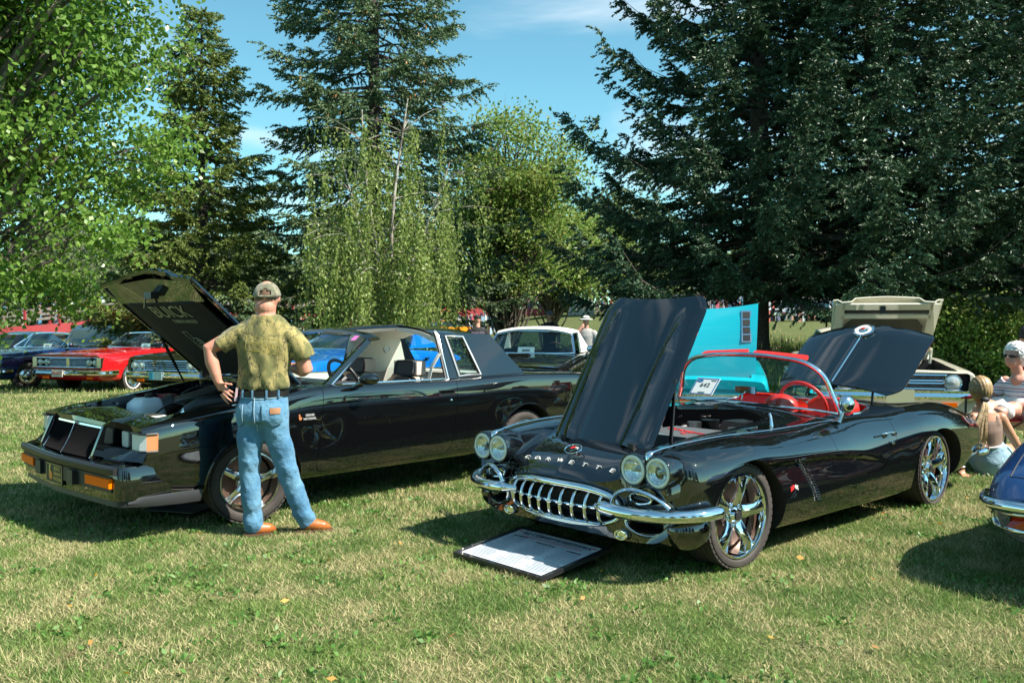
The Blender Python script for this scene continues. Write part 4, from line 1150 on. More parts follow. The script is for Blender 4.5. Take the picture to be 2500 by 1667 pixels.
mb.tube(spline([(x, y * 1.01, .752 + .035 * max(0, min(1, (-x - 1.9) / .28))) for x, y in prs], 60), .012, 8, squash=((0, 0, 1), .8)); mb.build('cockpit_trim', M_CHROME, cv, 60)
mb = MB(); mb.box((-1.29, 0.0, .905), (.012, .17, .05)); mb.tube([(-1.235, 0, .825), (-1.25, 0, .87), (-1.28, 0, .89)], .006, 6); mb.build('rear_view_mirror', M_CHROME, cv)
# door mirror, handle, lock
mb = MB(); mb.sphere((-1.245, .80, .858), .060, 20, 12, (1.05, .85, 1.0)); mb.tube([(-1.24, .79, .82), (-1.23, .775, .77), (-1.22, .765, .735)], [.012, .014, .020], 8); mb.build('door_mirror', M_CHROME, cv, 60)
mb = MB(); mb.tube(spline([(-1.64, .853, .628), (-1.70, .880, .636), (-1.79, .878, .636), (-1.82, .862, .632)], 10), [.006] + [.0095] * 8 + [.012], 8, squash=((0, 0, 1), .8)); mb.cyl((-1.80, .855, .62), (-1.80, .885, .62), .014, n=12); mb.build('door_handle', M_CHROME, cv_door_l, 60)
mb = MB(); mb.lathe([(.001, .012), (.012, .010), (.014, 0)], (-1.80, .862, .555), 'y', 16); mb.build('lock', M_CHROME, cv_door_l)
# vent window post cap, cowl fittings and wipers
mb = MB(); mb.tube([(-1.00, .17, .83), (-1.04, .28, .838), (-1.07, .42, .83)], .004, 6); mb.tube([(-1.00, -.20, .83), (-1.04, -.05, .848), (-1.06, .10, .85)], .004, 6); mb.build('wiper', M_CHROME, cv)
mb = MB(); mb.tube([(-.655, .60, .735), (-.66, .59, .80), (-.67, .575, .815)], [.013, .009, .011], 8); mb.build('hood_latch', M_CHROME, cv)
# ---- raised trunk lid
rows = []
for i in range(34):
    u = i / 33; row = []
    for j in range(41):
        t = -1 + 2 * j / 40
        a = Vector((-2.60, 0, .815)); b = Vector((-3.285, 0, 1.315)); d = b - a; e = d.normalized(); nrm = Vector((e.z, 0, -e.x))
        hw = .545 + .02 * math.sin(u * 2.2)
        if u > .86: hw -= .075 * ((u - .86) / .14) ** 3.0
        if u < .16: hw -= .10 * ((.16 - u) / .16) ** 2.4
        w = .085 * (1 - abs(t) ** 2.1) - .05 * max(0, u - .80) / .2 * (u - .6) + .012 * math.exp(-(t / .018) ** 2)
        row.append(a + d * (u * (1 - .0 * t)) + Vector((0, t * hw, 0)) + nrm * w)
    rows.append(row)
mb = MB(); mb.slab(rows, -.014, 0, 1); trunk = mb.build('trunk_lid', [M_BLACK, M_TRIM], cv, 40)
def lidp(u, t, w):
    a = Vector((-2.60, 0, .815)); b = Vector((-3.285, 0, 1.315)); d = b - a; e = d.normalized(); nrm = Vector((e.z, 0, -e.x))
    return a + d * u + Vector((0, t, 0)) + nrm * (w + .085 * (1 - abs(t / .55) ** 2.1))
mb = MB(); mb.tube([lidp(u, 0, .010) for u in np.linspace(.03, .78, 12)], .007, 6); mb.build('centre_strip', M_CHROME, trunk)
e_u = (lidp(.9, 0, 0) - lidp(.8, 0, 0)).normalized(); e_n = Vector((0, 1, 0)).cross(e_u) * -1
ec_ = lidp(.855, 0, .004)
mb = MB()
mb.rings([[ec_ + Vector((0, 1, 0)) * r * math.cos(a) + e_u * r * .92 * math.sin(a) + Vector((e_u.z, 0, -e_u.x)) * h for a in np.linspace(0, 2 * math.pi, 28, endpoint=False)] for r, h in ((.088, 0), (.088, .018), (.076, .024), (.074, .016), (.001, .016))], cap1=False)
em = mb.build('trunk_emblem', M_CHROME, trunk, 40)
mb = MB(); n_ = Vector((e_u.z, 0, -e_u.x))
mb.rings([[ec_ + Vector((0, 1, 0)) * r * math.cos(a) + e_u * r * .92 * math.sin(a) + n_ * .019 for a in np.linspace(0, 2 * math.pi, 24, endpoint=False)] for r in (.072, .045)], cap0=False, cap1=False); mb.build('emblem_face', M_WHITE, em)
flags(em, ec_ + n_ * .019, (0, 1, 0), e_u, .055)
for s in (1, -1):
    mb = MB(); mb.tube([(-2.66, s * .30, .74), (-2.72, s * .28, .86)], .010, 6); mb.build('trunk_hinge', M_TRIM, cv)
# chrome lock plate and rear bumper ends
mb = MB(); mb.box((-2.33, .12, .800), (.10, .07, .016)); mb.tube([(-2.30, .05, .81), (-2.36, .16, .815), (-2.33, .20, .81)], .009, 6); mb.build('deck_latch', M_CHROME, cv)
for s in (1, -1):
    mb = MB(); mb.tube(spline([(-3.42, s * .845, .315), (-3.60, s * .83, .325), (-3.74, s * .76, .335), (-3.80, s * .62, .335), (-3.82, s * .45, .33)], 20), [.012, .022, .030, .034] + [.036] * 14 + [.03, .015], 12, squash=((0, 0, 1), .9)); mb.build('rear_bumper', M_CHROME, cv, 60)
# show card on the dash and info board on the lawn are things of their own
# ------------------------------------------------------------------ display card, info board
def on_car(loc, yaw, p):
    c, s = math.cos(yaw), math.sin(yaw)
    return Vector((loc[0] + c * p[0] - s * p[1], loc[1] + s * p[0] + c * p[1], loc[2] + p[2]))
M_PAPER = mat('printed_paper', (.78, .80, .82), .35, coat=.4)
M_INK = mat('black_ink', (.02, .02, .025), .5)
M_BLUEINK = mat('blue_ink', (.03, .16, .42), .45)
M_GREYINK = mat('grey_print', (.16, .17, .19), .5)
card = thing('display_card', 'white show card numbered 642 with a blue border inside the convertible windshield', 'card', on_car(CV_LOC, CV_YAW, (-1.30, -.42, .84)), CV_YAW)
def card_pt(a, b, h=0.0):    # a across (y), b up the card
    return Vector((-.020 - b * .70 + h * .7, a, b * .715 + .002 + h * .7))
mb = MB(); mb.rings([[card_pt(a, b, h) for a, b in ((-.105, 0), (.105, 0), (.105, .168), (-.105, .168))] for h in (0, .003)]); mb.build('sheet', M_PAPER, card, 0)
for a0, a1, b0, b1 in ((-.100, .100, .004, .010), (-.100, .100, .156, .163), (-.100, -.092, .004, .163), (.092, .100, .004, .163)):
    mb = MB(); mb.rings([[card_pt(a, b, h) for a, b in ((a0, b0), (a1, b0), (a1, b1), (a0, b1))] for h in (.004, .005)]); mb.build('border', M_BLUEINK, card, 0)
text('number', '642', .055, M_INK, card, card_pt(.0, .095, .006), (0, 1, 0), card_pt(0, 1) - card_pt(0, 0), .001, 1.1)
mb = MB(); mb.rings([[card_pt(-.062 + .028 * math.cos(t), .138 + .014 * math.sin(t), h) for t in np.linspace(0, 2 * math.pi, 20, endpoint=False)] for h in (.005, .006)]); mb.build('badge', M_BLUEINK, card, 0)
mb = MB(); mb.rings([[card_pt(.06 + .022 * u, .142 + .003 * v, h) for u, v in ((-1, -1), (1, -1), (1, 1), (-1, 1))] for h in (.005, .006)]); mb.build('print_line', M_GREYINK, card, 0)
mb = MB(); mb.rings([[card_pt(.0 + .03 * u, .022 + .004 * v, h) for u, v in ((-1, -1), (1, -1), (1, 1), (-1, 1))] for h in (.005, .006)]); mb.build('print_line', M_GREYINK, card, 0)

# framed info board lying in the grass before the grille
B0 = on_car(CV_LOC, CV_YAW, (1.075, -.10, .03)); B1 = on_car(CV_LOC, CV_YAW, (.52, -.12, .095))
brd = thing('information_board', 'framed white information board lying on the grass before the convertible grille', 'board', (B0.x, B0.y, 0), CV_YAW)
BL, BW = .562, .375        # depth, half width
bt = math.asin((.095 - .03) / BL)
def bp_(u, v, h=0.0):      # u across (left of car +), v 0 (near viewer) .. 1 (towards the car)
    return Vector((-v * BL * math.cos(bt) + h * math.sin(bt) * -1 * 0, u, .03 + v * BL * math.sin(bt) + h))
def bpoly(pts, h0, h1, name, m, parent):
    mb = MB(); mb.rings([[bp_(u, v, h) for u, v in pts] for h in (h0, h1)]); return mb.build(name, m, parent, 0)
bpoly([(-BW, 0), (BW, 0), (BW, 1), (-BW, 1)], -.012, .0, 'backing', M_TRIM, brd)
sheet = bpoly([(-BW + .03, .05), (BW - .03, .05), (BW - .03, .95), (-BW + .03, .95)], .0005, .003, 'sheet', mat('laminated_print', (.76, .80, .84), .12, coat=1.0, noise=(4.5, (.58, .66, .74), .8, 3)), brd)
for pts in ([(-BW, 0), (BW, 0), (BW - .03, .05), (-BW + .03, .05)], [(-BW, 1), (BW, 1), (BW - .03, .95), (-BW + .03, .95)], [(-BW, 0), (-BW, 1), (-BW + .03, .95), (-BW + .03, .05)], [(BW, 0), (BW, 1), (BW - .03, .95), (BW - .03, .05)]):
    bpoly(pts, .0005, .010, 'frame_rail', mat('board_frame', (.015, .016, .02), .3, coat=.5), brd)
# seen by the viewer the writing runs along +u with its top towards the car
bx_, by_ = (0, 1, 0), bp_(0, 1) - bp_(0, 0)
text('title', '1962 CORVETTE RESTOMOD', .050, M_INK, sheet, bp_(0, .875, .0045), bx_, by_, .001, .98)
sb = MB()
for u in np.linspace(-.24, .24, 26): sb.rings([[bp_(u + .007 * a, .80 + .012 * b, h) for a, b in ((-1, -1), (1, -1), (1, 1), (-1, 1))] for h in (.0035, .0045)])
sb = sb.build('subtitle_print', mat('red_print', (.55, .20, .20), .5), sheet, 0); sb['kind'] = 'stuff'
for s_, u, v in (('EXTERIOR', -.24, .765), ('MECHANICAL', .0, .72), ('INTERIOR', .24, .70)):
    text('heading', s_, .024, M_INK, sheet, bp_(u, v, .0045), bx_, by_, .001, 1.1)
for s in (-1, 1):
    bpoly([(s * (BW - .065) + .028 * math.cos(t), .90 + .028 * math.sin(t) / BL) for t in np.linspace(0, 2 * math.pi, 24, endpoint=False)], .0035, .0045, 'badge_disc', M_WHITE, sheet)
    bpoly([(s * (BW - .065) - .006 + .012 * a, .90 + .010 * b / BL) for a, b in ((-1, -1), (1, -.3), (1, 1), (-1, .3))], .0048, .0055, 'badge_flag', M_REDFLAT, sheet)
r3 = random.Random(3)
lines = MB()
for cu in (-.24, .0, .24):
    v = {-.24: .72, .0: .675, .24: .655}[cu]
    while v > .09:
        hw = r3.uniform(.05, .105)
        lines.rings([[bp_(cu + hw * a, v + .0045 * b, h) for a, b in ((-1, -1), (1, -1), (1, 1), (-1, 1))] for h in (.0035, .0042)])
        v -= .0275
lo_ = lines.build('printed_text', mat('text_print', (.22, .25, .29), .5), sheet, 0); lo_['kind'] = 'stuff'
# ------------------------------------------------------------------ the black coupe with its hood up
BK_LOC = (-2.413, 6.80, 0.0); BK_YAW = R(225.707)
bk = thing('coupe', 'glossy black boxy eighties coupe with roof panels out and its hood raised', 'car', BK_LOC, BK_YAW, 'cars shown on the lawn')
def zf(x): return float(np.interp(x, [-3.95, -3.4, -2.7, -1.9, -.9, -.46, 0, .33, .64, .80], [.86, .905, .925, .91, .918, .918, .845, .795, .752, .722]))
def bk_row(x, w=1.0, zl=.24, ysc=1.0):
    t = zf(x)
    return net_row(x, [0, .62, .80, .865 * w, .893 * w, .902 * w, .907 * w, .899 * w, .882 * w, .855 * w, .60, 0], [zl, zl, zl + .005, zl + .05, .42, .57, t - .19, t - .045, t - .008, t, t + .012, t + .025])
bk_net = [bk_row(.782, .972, .30), bk_row(.74, .985, .30), bk_row(.66, .995, .28), bk_row(.45, 1.0, .25), bk_row(.2), bk_row(0), bk_row(-.3), bk_row(-.6), bk_row(-1.0), bk_row(-1.5), bk_row(-2.0), bk_row(-2.5), bk_row(-2.75), bk_row(-3.1), bk_row(-3.5, .985), bk_row(-3.8, .965, .30), bk_row(-3.93, .95, .34)]
G = shell_grid(bk_net, 170, 110, smooth=1)
bk_body = solid_from_half(G, 'body', [M_BLACK])
bk_bvh = body_bvh(bk_body)
cuts = []
for s in (1, -1):
    cuts.append(cutter(ell_y(0.0, .285, .365, .345, s * .50, s * 1.2), M_WELL))
    cuts.append(cutter(ell_y(-2.746, .285, .37, .365, s * .50, s * 1.2), M_WELL))
    cuts.append(cutter(lambda mb: mb.box((.85, s * .655, .637), (.34, .375, .122)), M_TRIM))
cuts.append(cutter(lambda mb: mb.prism(rounded([(.60, .66), (.60, -.66), (-.40, -.72), (-.40, .72)], .03), .30, 1.3), M_BAY))
M_CABIN = mat('cabin_carpet', (.46, .41, .35), .9)
cuts.append(cutter(lambda mb: mb.prism(rounded([(-.74, .74), (-.74, -.74), (-2.30, -.75), (-2.62, -.66), (-2.62, .66), (-2.30, .75)], .04), .33, 1.3), M_CABIN))
boolean(bk_body, cuts)
DOOR_BK = rounded([(-.555, 1.0), (-.545, .80), (-.495, .34), (-.52, .300), (-1.79, .305), (-1.83, .40), (-1.865, .70), (-1.875, 1.0)], .05)
bk_door = split_panel(bk_body, DOOR_BK, .765, 1.2, .004, 'door', bk, [M_BLACK])
split_panel(bk_body, DOOR_BK, -.765, -1.2, .004, 'door', bk, [M_BLACK])
finish(bk_body.data, 32, False); bk_body.parent = bk
M_BEIGE = mat('beige_trim', (.78, .73, .63), .75, bump=(160, .1, .002))
M_CLOTH_D = mat('dark_seat_cloth', (.035, .037, .042), .8, bump=(300, .2, .002))
M_CLOTH_L = mat('tan_seat_cloth', (.60, .50, .42), .85, bump=(300, .2, .002))
for s in (1, -1):
    make_wheel(bk, (0, s * .735, .290), .290, .207, .235, s, 'thrust', steer=R(-10), spin=R(172), rimmat=M_ALU)
    make_wheel(bk, (-2.746, s * .735, .295), .295, .207, .25, s, 'thrust', spin=R(30), rimmat=M_ALU)
    for cx, rx, rz in ((0, .370, .350), (-2.746, .375, .370)):   # rolled wheel-arch lips
        pts = []
        for a in np.linspace(R(-8), R(188), 40):
            x, z = cx + rx * math.cos(a), .285 + rz * math.sin(a)
            p, n = hit(bk_bvh, (x + .0, s * 1.5, z + .006), (0, -s, 0))
            if p is not None: pts.append((x, p.y + s * .001, z))
        mb = MB(); mb.tube(pts, .009, 6); mb.build('wheel_arch_lip', M_BLACK, bk, 60)
# ---- nose: header cap, grille, lamps
rows = []
for k, (x0, xc, z0, zc) in enumerate(((.846, .878, .712, .724), (.842, .872, .738, .755), (.80, .80, .752, .785), (.745, .745, .762, .805), (.60, .60, .772, .800))):
    rows.append([(x0 + (xc - x0) * (1 - abs(t)) ** 1.0, .450 * t, z0 + (zc - z0) * (1 - abs(t)) ** .9) for t in np.linspace(-1, 1, 25)])
mb = MB(); mb.slab(rows[::-1], .05); mb.build('header_panel', M_BLACK, bk, 30)
for s in (1, -1):
    mb = MB(); mb.rings([[(.60, s * .447, .60), (.60, s * .447, .782), (.60, s * .475, .782), (.60, s * .475, .60)], [(.80, s * .447, .58), (.80, s * .447, .760), (.80, s * .475, .760), (.80, s * .475, .58)], [(.868, s * .447, .545), (.868, s * .447, .722), (.868, s * .475, .718), (.868, s * .475, .545)], [(.945, s * .455, .505), (.945, s * .455, .535), (.945, s * .485, .535), (.945, s * .485, .505)]]); mb.build('grille_side', M_BLACK, bk, 30)
def gp(t, k, d=0.0):     # t -1..1 across, k 0 bottom .. 1 top
    c = 1 - abs(t)
    b = Vector((.915 + .03 * c, .435 * t, .515)); a = Vector((.842 + .03 * c, .425 * t, .705 + .008 * c))
    p = b.lerp(a, k); p.x += .022 * (1 - k) ** 3 + d
    return p
mb = MB(); mb.grid([[gp(t, k, -.02) for t in np.linspace(-1, 1, 15)] for k in np.linspace(0, 1, 6)]); bgr = mb.build('grille', mat('grille_backing', (.004, .004, .004), .95, spec=.02), bk, 30, recalc=False)
mb = MB(); mb.tube([gp(0, k) - gp(0, .5) for k in np.linspace(0, .93, 8)], .0030, 5, squash=((1, 0, 0), 3.4)); slat = mb.mesh('grille_slat', mat('slat_dark', (.012, .012, .013), .9, spec=.05), 60)
for i in range(36):
    t = -.96 + 1.92 * i / 35
    if abs(t) < .02: continue
    link('grille_slat', slat, bgr, gp(t, .5))
for t in (-.985, 0, .985):
    mb = MB(); mb.tube([gp(t, k, .004) for k in np.linspace(-.02, .96, 9)], .003, 6); mb.build('grille_bar', M_CHROME, bgr)
mb = MB(); mb.rings([[gp(t, .955, .010), gp(t, 1.02, .012), gp(t, 1.02, -.02), gp(t, .955, -.02)] for t in np.linspace(-.99, .99, 15)]); mb.build('grille_header', M_CHROME, bgr, 30)
text('header_lettering', 'BUICK', .018, M_INK, bgr, gp(.12, .987, .0145), (-.06, 1, 0), (-.4, 0, 1), .002, 1.2)
for s in (1, -1):
    for y0, y1 in ((.545, .645), (.705, .805)):
        mb = MB(); q = rounded([(s * y0, .585), (s * y1, .585), (s * y1, .690), (s * y0, .690)], .012)
        mb.prism(q, .70, .772, 'x'); hl = mb.build('headlight', M_LENS, bk, 30)
        mb = MB(); mb.prism(rounded([(s * y0 + s * .004, .588), (s * y1 - s * .004, .588), (s * y1 - s * .004, .687), (s * y0 + s * .004, .687)], .012), .7725, .779, 'x'); mb.build('lens', mat('ribbed_glass', (.80, .84, .82), .10, coat=1.0), hl, 30)
    mb = MB(); mb.rings([[(.68, s * .668, .577), (.68, s * .682, .577), (.68, s * .682, .697), (.68, s * .668, .697)], [(.785, s * .690, .577), (.785, s * .700, .577), (.760, s * .700, .697), (.760, s * .690, .697)]]); mb.build('lamp_divider', M_TRIM, bk, 0)
    mb = MB(); mb.rings([[(.775, s * .452, .565), (.775, s * .452, .578), (.80, s * .452, .578), (.805, s * .452, .565)], [(.755, s * .86, .565), (.755, s * .86, .578), (.785, s * .86, .578), (.79, s * .86, .565)]]); mb.build('lamp_sill', M_TRIM, bk, 0)
    # wrap-round corner lamp: clear then amber, in a black frame
    for nm, pl_, m_ in (('corner_lamp', [(.803, .765), (.797, .86), (.770, .903)], mat('corner_clear', (.74, .78, .78), .16, coat=.5)), ('side_marker', [(.770, .903), (.712, .914)], mat('pale_amber', (.52, .22, .10), .2, coat=.5))):
        mb = MB(); mb.rings([[(x, s * y, z) for x, y in pl_] + [(x - .035, s * (y - .03), z) for x, y in pl_[::-1]] for z in (.588, .690)]); mb.build(nm, m_, bk, 20)
    for z in (.583, .695):
        mb = MB(); mb.tube([(.806, s * .755, z), (.800, s * .862, z), (.772, s * .908, z), (.703, s * .918, z)], .007, 5); mb.build('lamp_frame', M_TRIM, bk, 0)
    # painted filler between the lamp ledge and the bumper, with its thin red stripe
    mb = MB(); mb.slab([[(xt, s * y, .566), (xt + dx * .45, s * y, .545), (xt + dx, s * y, .515)] for y, xt, dx in ((.475, .812, .10), (.62, .806, .09), (.76, .80, .075), (.86, .79, .055), (.905, .76, .03))], .02); mb.build('bumper_filler', M_BLACK, bk, 40)
    mb = MB(); mb.tube([(.818, s * .48, .572), (.812, s * .65, .572), (.806, s * .80, .572), (.794, s * .87, .572)], .0035, 5); mb.build('red_stripe', mat('dark_red_stripe', (.20, .012, .012), .4), bk, 0)
# ---- bumper, rub strip, air dam
half = [(.60, .872), (.74, .884), (.82, .890), (.885, .884), (.928, .860), (.955, .70), (.975, .45), (.992, .20), (1.0, 0)]
def sweep(path, sec, mirror=True):
    """path of (x,y) plan points (left side to centre), sec of (outward, z)"""
    P = list(path) + ([(x, -y) for x, y in path[-2::-1]] if mirror else [])
    out = []
    for i, p in enumerate(P):
        a = P[max(0, i - 1)]; b = P[min(len(P) - 1, i + 1)]
        t = Vector((b[0] - a[0], b[1] - a[1])).normalized(); n = Vector((-t.y, t.x)); n = n if n.x * 1.0 + n.y * (1 if p[1] > 0 else -1) * .3 > 0 else -n
        out.append([(p[0] + n.x * o, p[1] + n.y * o, z) for o, z in sec])
    return out
dense = spline(half, 24)
mb = MB(); mb.rings(sweep(dense, [(0, .285), (.006, .38), (.004, .475), (-.008, .497), (-.05, .510), (-.14, .535), (-.16, .50), (-.13, .29)])); bump = mb.build('front_bumper', M_BLACK, bk, 40)
front = [p for p in dense if p[0] > .925]
mb = MB(); mb.rings(sweep(front, [(.002, .445), (.024, .448), (.030, .456), (.030, .488), (.022, .497), (.0, .497)])); mb.build('rub_strip', M_TRIM, bump, 40)
mb = MB(); mb.rings(sweep([p for p in dense if p[0] > .94], [(.004, .335), (.012, .34), (.012, .436), (.004, .44)])); mb.build('lower_fascia', M_TRIM, bump, 40)
side = [(.43, .875), (.55, .886), (.70, .888)] + [(x - .015, y - .012) for x, y in dense if x > .76 or y < .5]
mb = MB(); mb.rings(sweep(spline(side, 30), [(-.02, .290), (.000, .288), (.004, .245), (-.012, .240)])); mb.build('air_dam', M_TRIM, bk, 40)  # front of the dam kept darker than its side, shade put into the colour
for s in (1, -1):
    mb = MB(); mb.slab([[(x, s * (y + .012), z1), (x, s * (y + .020), (z0 + z1) / 2), (x, s * (y + .006), z0)] for x, y, z0, z1 in ((.40, .885, .222, .300), (.55, .893, .225, .305), (.70, .893, .232, .305), (.80, .886, .238, .300), (.88, .862, .242, .290))], .012); mb.build('air_dam_side', M_GREYPL_LIT, bk, 40)  # same dam on its sunlit side: the light is in the greyer colour
for s in (1, -1):
    pa, pb = (.972, s * .49), (.948, s * .815)
    mb = MB(); mb.rings([[(pa[0] + d, pa[1], z), (pb[0] + d, pb[1], z)][::1] + [(pb[0] + d, pb[1], z2), (pa[0] + d, pa[1], z2)] for d, z, z2 in ((0.0, .362, .425), (.024, .365, .422))]); mb.build('turn_signal', M_AMBER, bump, 20)
    mb = MB(); mb.box((1.0, s * .30, .385), (.05, .10, .095), taper=.9); mb.build('bumper_guard', M_TRIM, bump, 0)
plate = MB(); plate.rings([[(1.006 + d, -.165, .302), (1.004 + d, .135, .302), (1.004 + d, .135, .436), (1.006 + d, -.165, .436)] for d in (0, .006)]); pl = plate.build('number_plate', mat('plate_black', (.012, .010, .008), .5), bk, 0)
M_GOLD = mat('gold_print', (.80, .55, .15), .5)
for i, (t_, z) in enumerate((('BUICK', .405), ('GRAND', .370), ('NATION', .335))):
    text('plate_lettering', t_, .036, M_GOLD, pl, (1.0135, .045, z), (0, 1, 0), (0, 0, 1), .001, 1.05)
mb = MB(); mb.rings([[(1.013 + d, -.075 + .033 * math.cos(a), .352 + .03 * math.sin(a)) for a in np.linspace(0, 2 * math.pi, 20, endpoint=False)] for d in (0, .001)]); mb.build('plate_logo', mat('logo_orange', (.75, .22, .02), .4), pl, 0)
mb = MB(); mb.rings([[(1.013 + d, y, z) for y, z in ((-.108, .36), (-.085, .38), (-.075, .425), (-.100, .425))] for d in (0, .001)]); mb.build('plate_logo', M_GOLD, pl, 0)
for a0, a1, b0, b1 in ((-.158, .128, .306, .309), (-.158, .128, .429, .432), (-.158, -.155, .306, .432), (.125, .128, .306, .432)):
    mb = MB(); mb.rings([[(1.013 + d, y, z) for y, z in ((a0, b0), (a1, b0), (a1, b1), (a0, b1))] for d in (0, .001)]); mb.build('plate_border', M_GOLD, pl, 0)
# ---- raised hood (hinged at the cowl), seen from below
HA, HB = Vector((-.46, 0, .955)), Vector((.385, 0, 1.70)); HD = HB - HA; HE = HD.normalized(); HN = Vector((-HE.z, 0, HE.x))
def hp(u, v, w): return HA + HD * u + Vector((0, v, 0)) + HN * w
rows = []
for u in np.linspace(0, 1, 30):
    row = []
    for t in np.linspace(-1, 1, 41):
        dome = .032 * max(0, min(1, (1 - abs(t) / .62) * 3)) * (.35 + .65 * u)
        row.append(hp(u + (.035 * (1 - abs(t)) if u > .9 else 0) * ((u - .9) / .1 if u > .9 else 0), t * (.735 + .03 * u), .035 * (1 - t * t) + dome + (.02 * (1 - abs(t)) * u)))
    rows.append(row)
mb = MB(); mb.slab(rows, .012, 0, 1); bhood = mb.build('hood', [M_BLACK, M_BLACK], bk, 35)
# folded front and side flanges
mb = MB(); mb.tube([(Vector(p) - HN * .016 - HE * .012) for p in rows[-1]], .026, 6, squash=(tuple(HN), .9)); mb.build('front_flange', M_BLACK, bhood, 30)
for j in (0, -1):
    mb = MB(); mb.tube([(Vector(r[j]) - HN * .014 + Vector((0, -.012 if j else .012, 0))) for r in rows], .018, 6); mb.build('side_flange', M_BLACK, bhood, 30)
inner = MB(); M_HOODIN = paint('hood_inner_black', (.02, .022, .018))
inner.slab([[hp(u, v, -.035 + (u - .83) / .15 * (.028 + .045 * max(0, 1 - abs(v) / .66))) for v in np.linspace(-.70, .70, 15)] for u in (.83, .90, .985)], .010); inner.build('inner_panel', M_HOODIN, bhood, 20)
pad = MB(); pad.slab([[hp(u, v, -.030 - .012 * (abs(v) < .5)) for v in np.linspace(-.62, .62, 21)] for u in np.linspace(.10, .835, 10)], .014); po = pad.build('insulation_pad', mat('insulation', (.010, .0095, .008), .85, bump=(60, .3, .004)), bhood, 20)
M_PADINK = mat('pad_print', (.42, .40, .28), .6)
text('pad_lettering', 'BUICK', .175, M_PADINK, po, hp(.755, .06, -.062), (0, 1, 0), HE, .002, 1.15)
text('pad_lettering', 'TURBOCHARGED', .048, M_PADINK, po, hp(.665, .14, -.062), (0, 1, 0), HE, .002, 1.0)
for k, rr in enumerate((.085, .060, .036)):
    mb = MB(); mb.tube([hp(.41 + rr * 1.1 * math.cos(a) / 1.12, .0 + rr * math.sin(a), -.061) for a in np.linspace(0, 2 * math.pi, 26, endpoint=False)], .0028, 5, closed=True); mb.build('pad_logo', M_PADINK, po)
mb = MB(); mb.tube([hp(.41, -.085, -.061), hp(.56, -.10, -.061), hp(.56, -.02, -.061), hp(.49, -.03, -.061)], .0028, 5); mb.build('pad_logo', M_PADINK, po)
mb = MB(); mb.tube([hp(.90, -.10, -.05), hp(.84, -.16, -.10), hp(.80, -.18, -.085)], .008, 6); mb.build('latch_lever', M_STEEL, bhood); mb = MB(); mb.box(hp(.91, .02, -.05), (.06, .12, .05)); mb.build('hood_latch', M_TRIM, bhood)
for s in (1, -1):
    mb = MB(); mb.tube([(-.24, s * .69, .90), (-.05, s * .69, 1.27)], .008, 6); mb.tube([(-.18, s * .69, 1.017), (-.05, s * .69, 1.27)], .013, 8); mb.build('hood_strut', M_TRIM, bk)
    mb = MB(); mb.box((-.44, s * .68, .96), (.10, .03, .06)); mb.build('hood_hinge', M_TRIM, bk)
# ---- engine bay
bq = rounded([(0, 0), (.24, .0), (.26, .14), (.24, .28), (.0, .26)], .05)
bot = MB(); bot.rings([[(.04 + .13 + (x - .13) * k, -.62 + .14 + (y - .14) * k, z) for x, y in bq] for z, k in ((.56, .9), (.58, 1.0), (.73, 1.0), (.76, .96), (.79, .72), (.805, .60))]); btl = bot.build('coolant_bottle', mat('translucent_plastic', (.86, .90, .92), .4, subs=.2), bk, 50)
mb = MB(); mb.cyl((.14, -.50, .80), (.14, -.50, .835), .030, n=16); mb.build('bottle_cap', M_TRIM, btl)
mb = MB(); mb.box((-.02, -.52, .79), (.10, .13, .06)); mb.build('fuse_box', mat('maroon_plastic', (.28, .01, .03), .4), bk)
mb = MB(); mb.tube(spline([(.02, -.36, .76), (-.10, -.32, .79), (-.28, -.30, .84), (-.36, -.28, .86)], 14), .046, 12); mb.build('intake_pipe', mat('dirty_alloy', (.20, .17, .13), .45, metal=.6), bk)
mb = MB(); mb.cyl((.06, -.38, .74), (.0, -.34, .77), .075, .07, 18); mb.build('alternator', M_TRIM, bk)
mb = MB(); mb.cyl((-.38, -.30, .84), (-.40, -.22, .87), .050, .05, 16); mb.cyl((-.40, -.22, .87), (-.402, -.212, .874), .03, .02, 12); mb.build('throttle_body', M_STEEL, bk)
mb = MB(); mb.tube(spline([(.12, -.02, .62), (.08, .06, .72), (.0, .16, .785), (-.12, .24, .80), (-.30, .28, .80)], 18), .062, 14); mb.build('charge_pipe', M_TRIM, bk, 60)
mb = MB(); mb.tube(spline([(.16, -.10, .56), (.12, -.02, .64), (.075, .07, .725)], 8), .064, 14); mb.build('pipe_coupler', M_ALU, bk, 60)
for pts in ([(.20, -.25, .70), (.12, -.15, .78), (.05, -.05, .76), (.15, .05, .70)], [(-.05, -.2, .8), (-.2, -.1, .86), (-.35, -.05, .87), (-.4, .1, .84)], [(-.1, -.45, .82), (-.2, -.42, .87), (-.33, -.38, .88)], [(.25, .0, .66), (.18, .10, .73), (.22, .18, .70)], [(-.18, .05, .80), (-.05, .0, .82), (.05, -.12, .80), (.1, -.22, .76)]):
    mb = MB(); mb.tube(spline(pts, 14), .009, 6); mb.build('hose', M_TRIM, bk, 60)
mb = MB(); mb.box((-.18, .0, .60), (.42, .50, .26), taper=.85); mb.build('engine_block', mat('engine_dark', (.05, .05, .052), .5, metal=.5, noise=(12, (.12, .12, .12), .6)), bk)
mb = MB(); mb.box((.555, 0, .735), (.07, 1.0, .03)); mb.box((.53, .40, .755), (.14, .12, .02)); mb.build('radiator_support', mat('support_dull', (.09, .09, .08), .35, metal=.6), bk)
mb = MB(); mb.box((.50, .47, .735), (.10, .13, .05)); mb.build('washer_bottle', M_WHITE, bk)
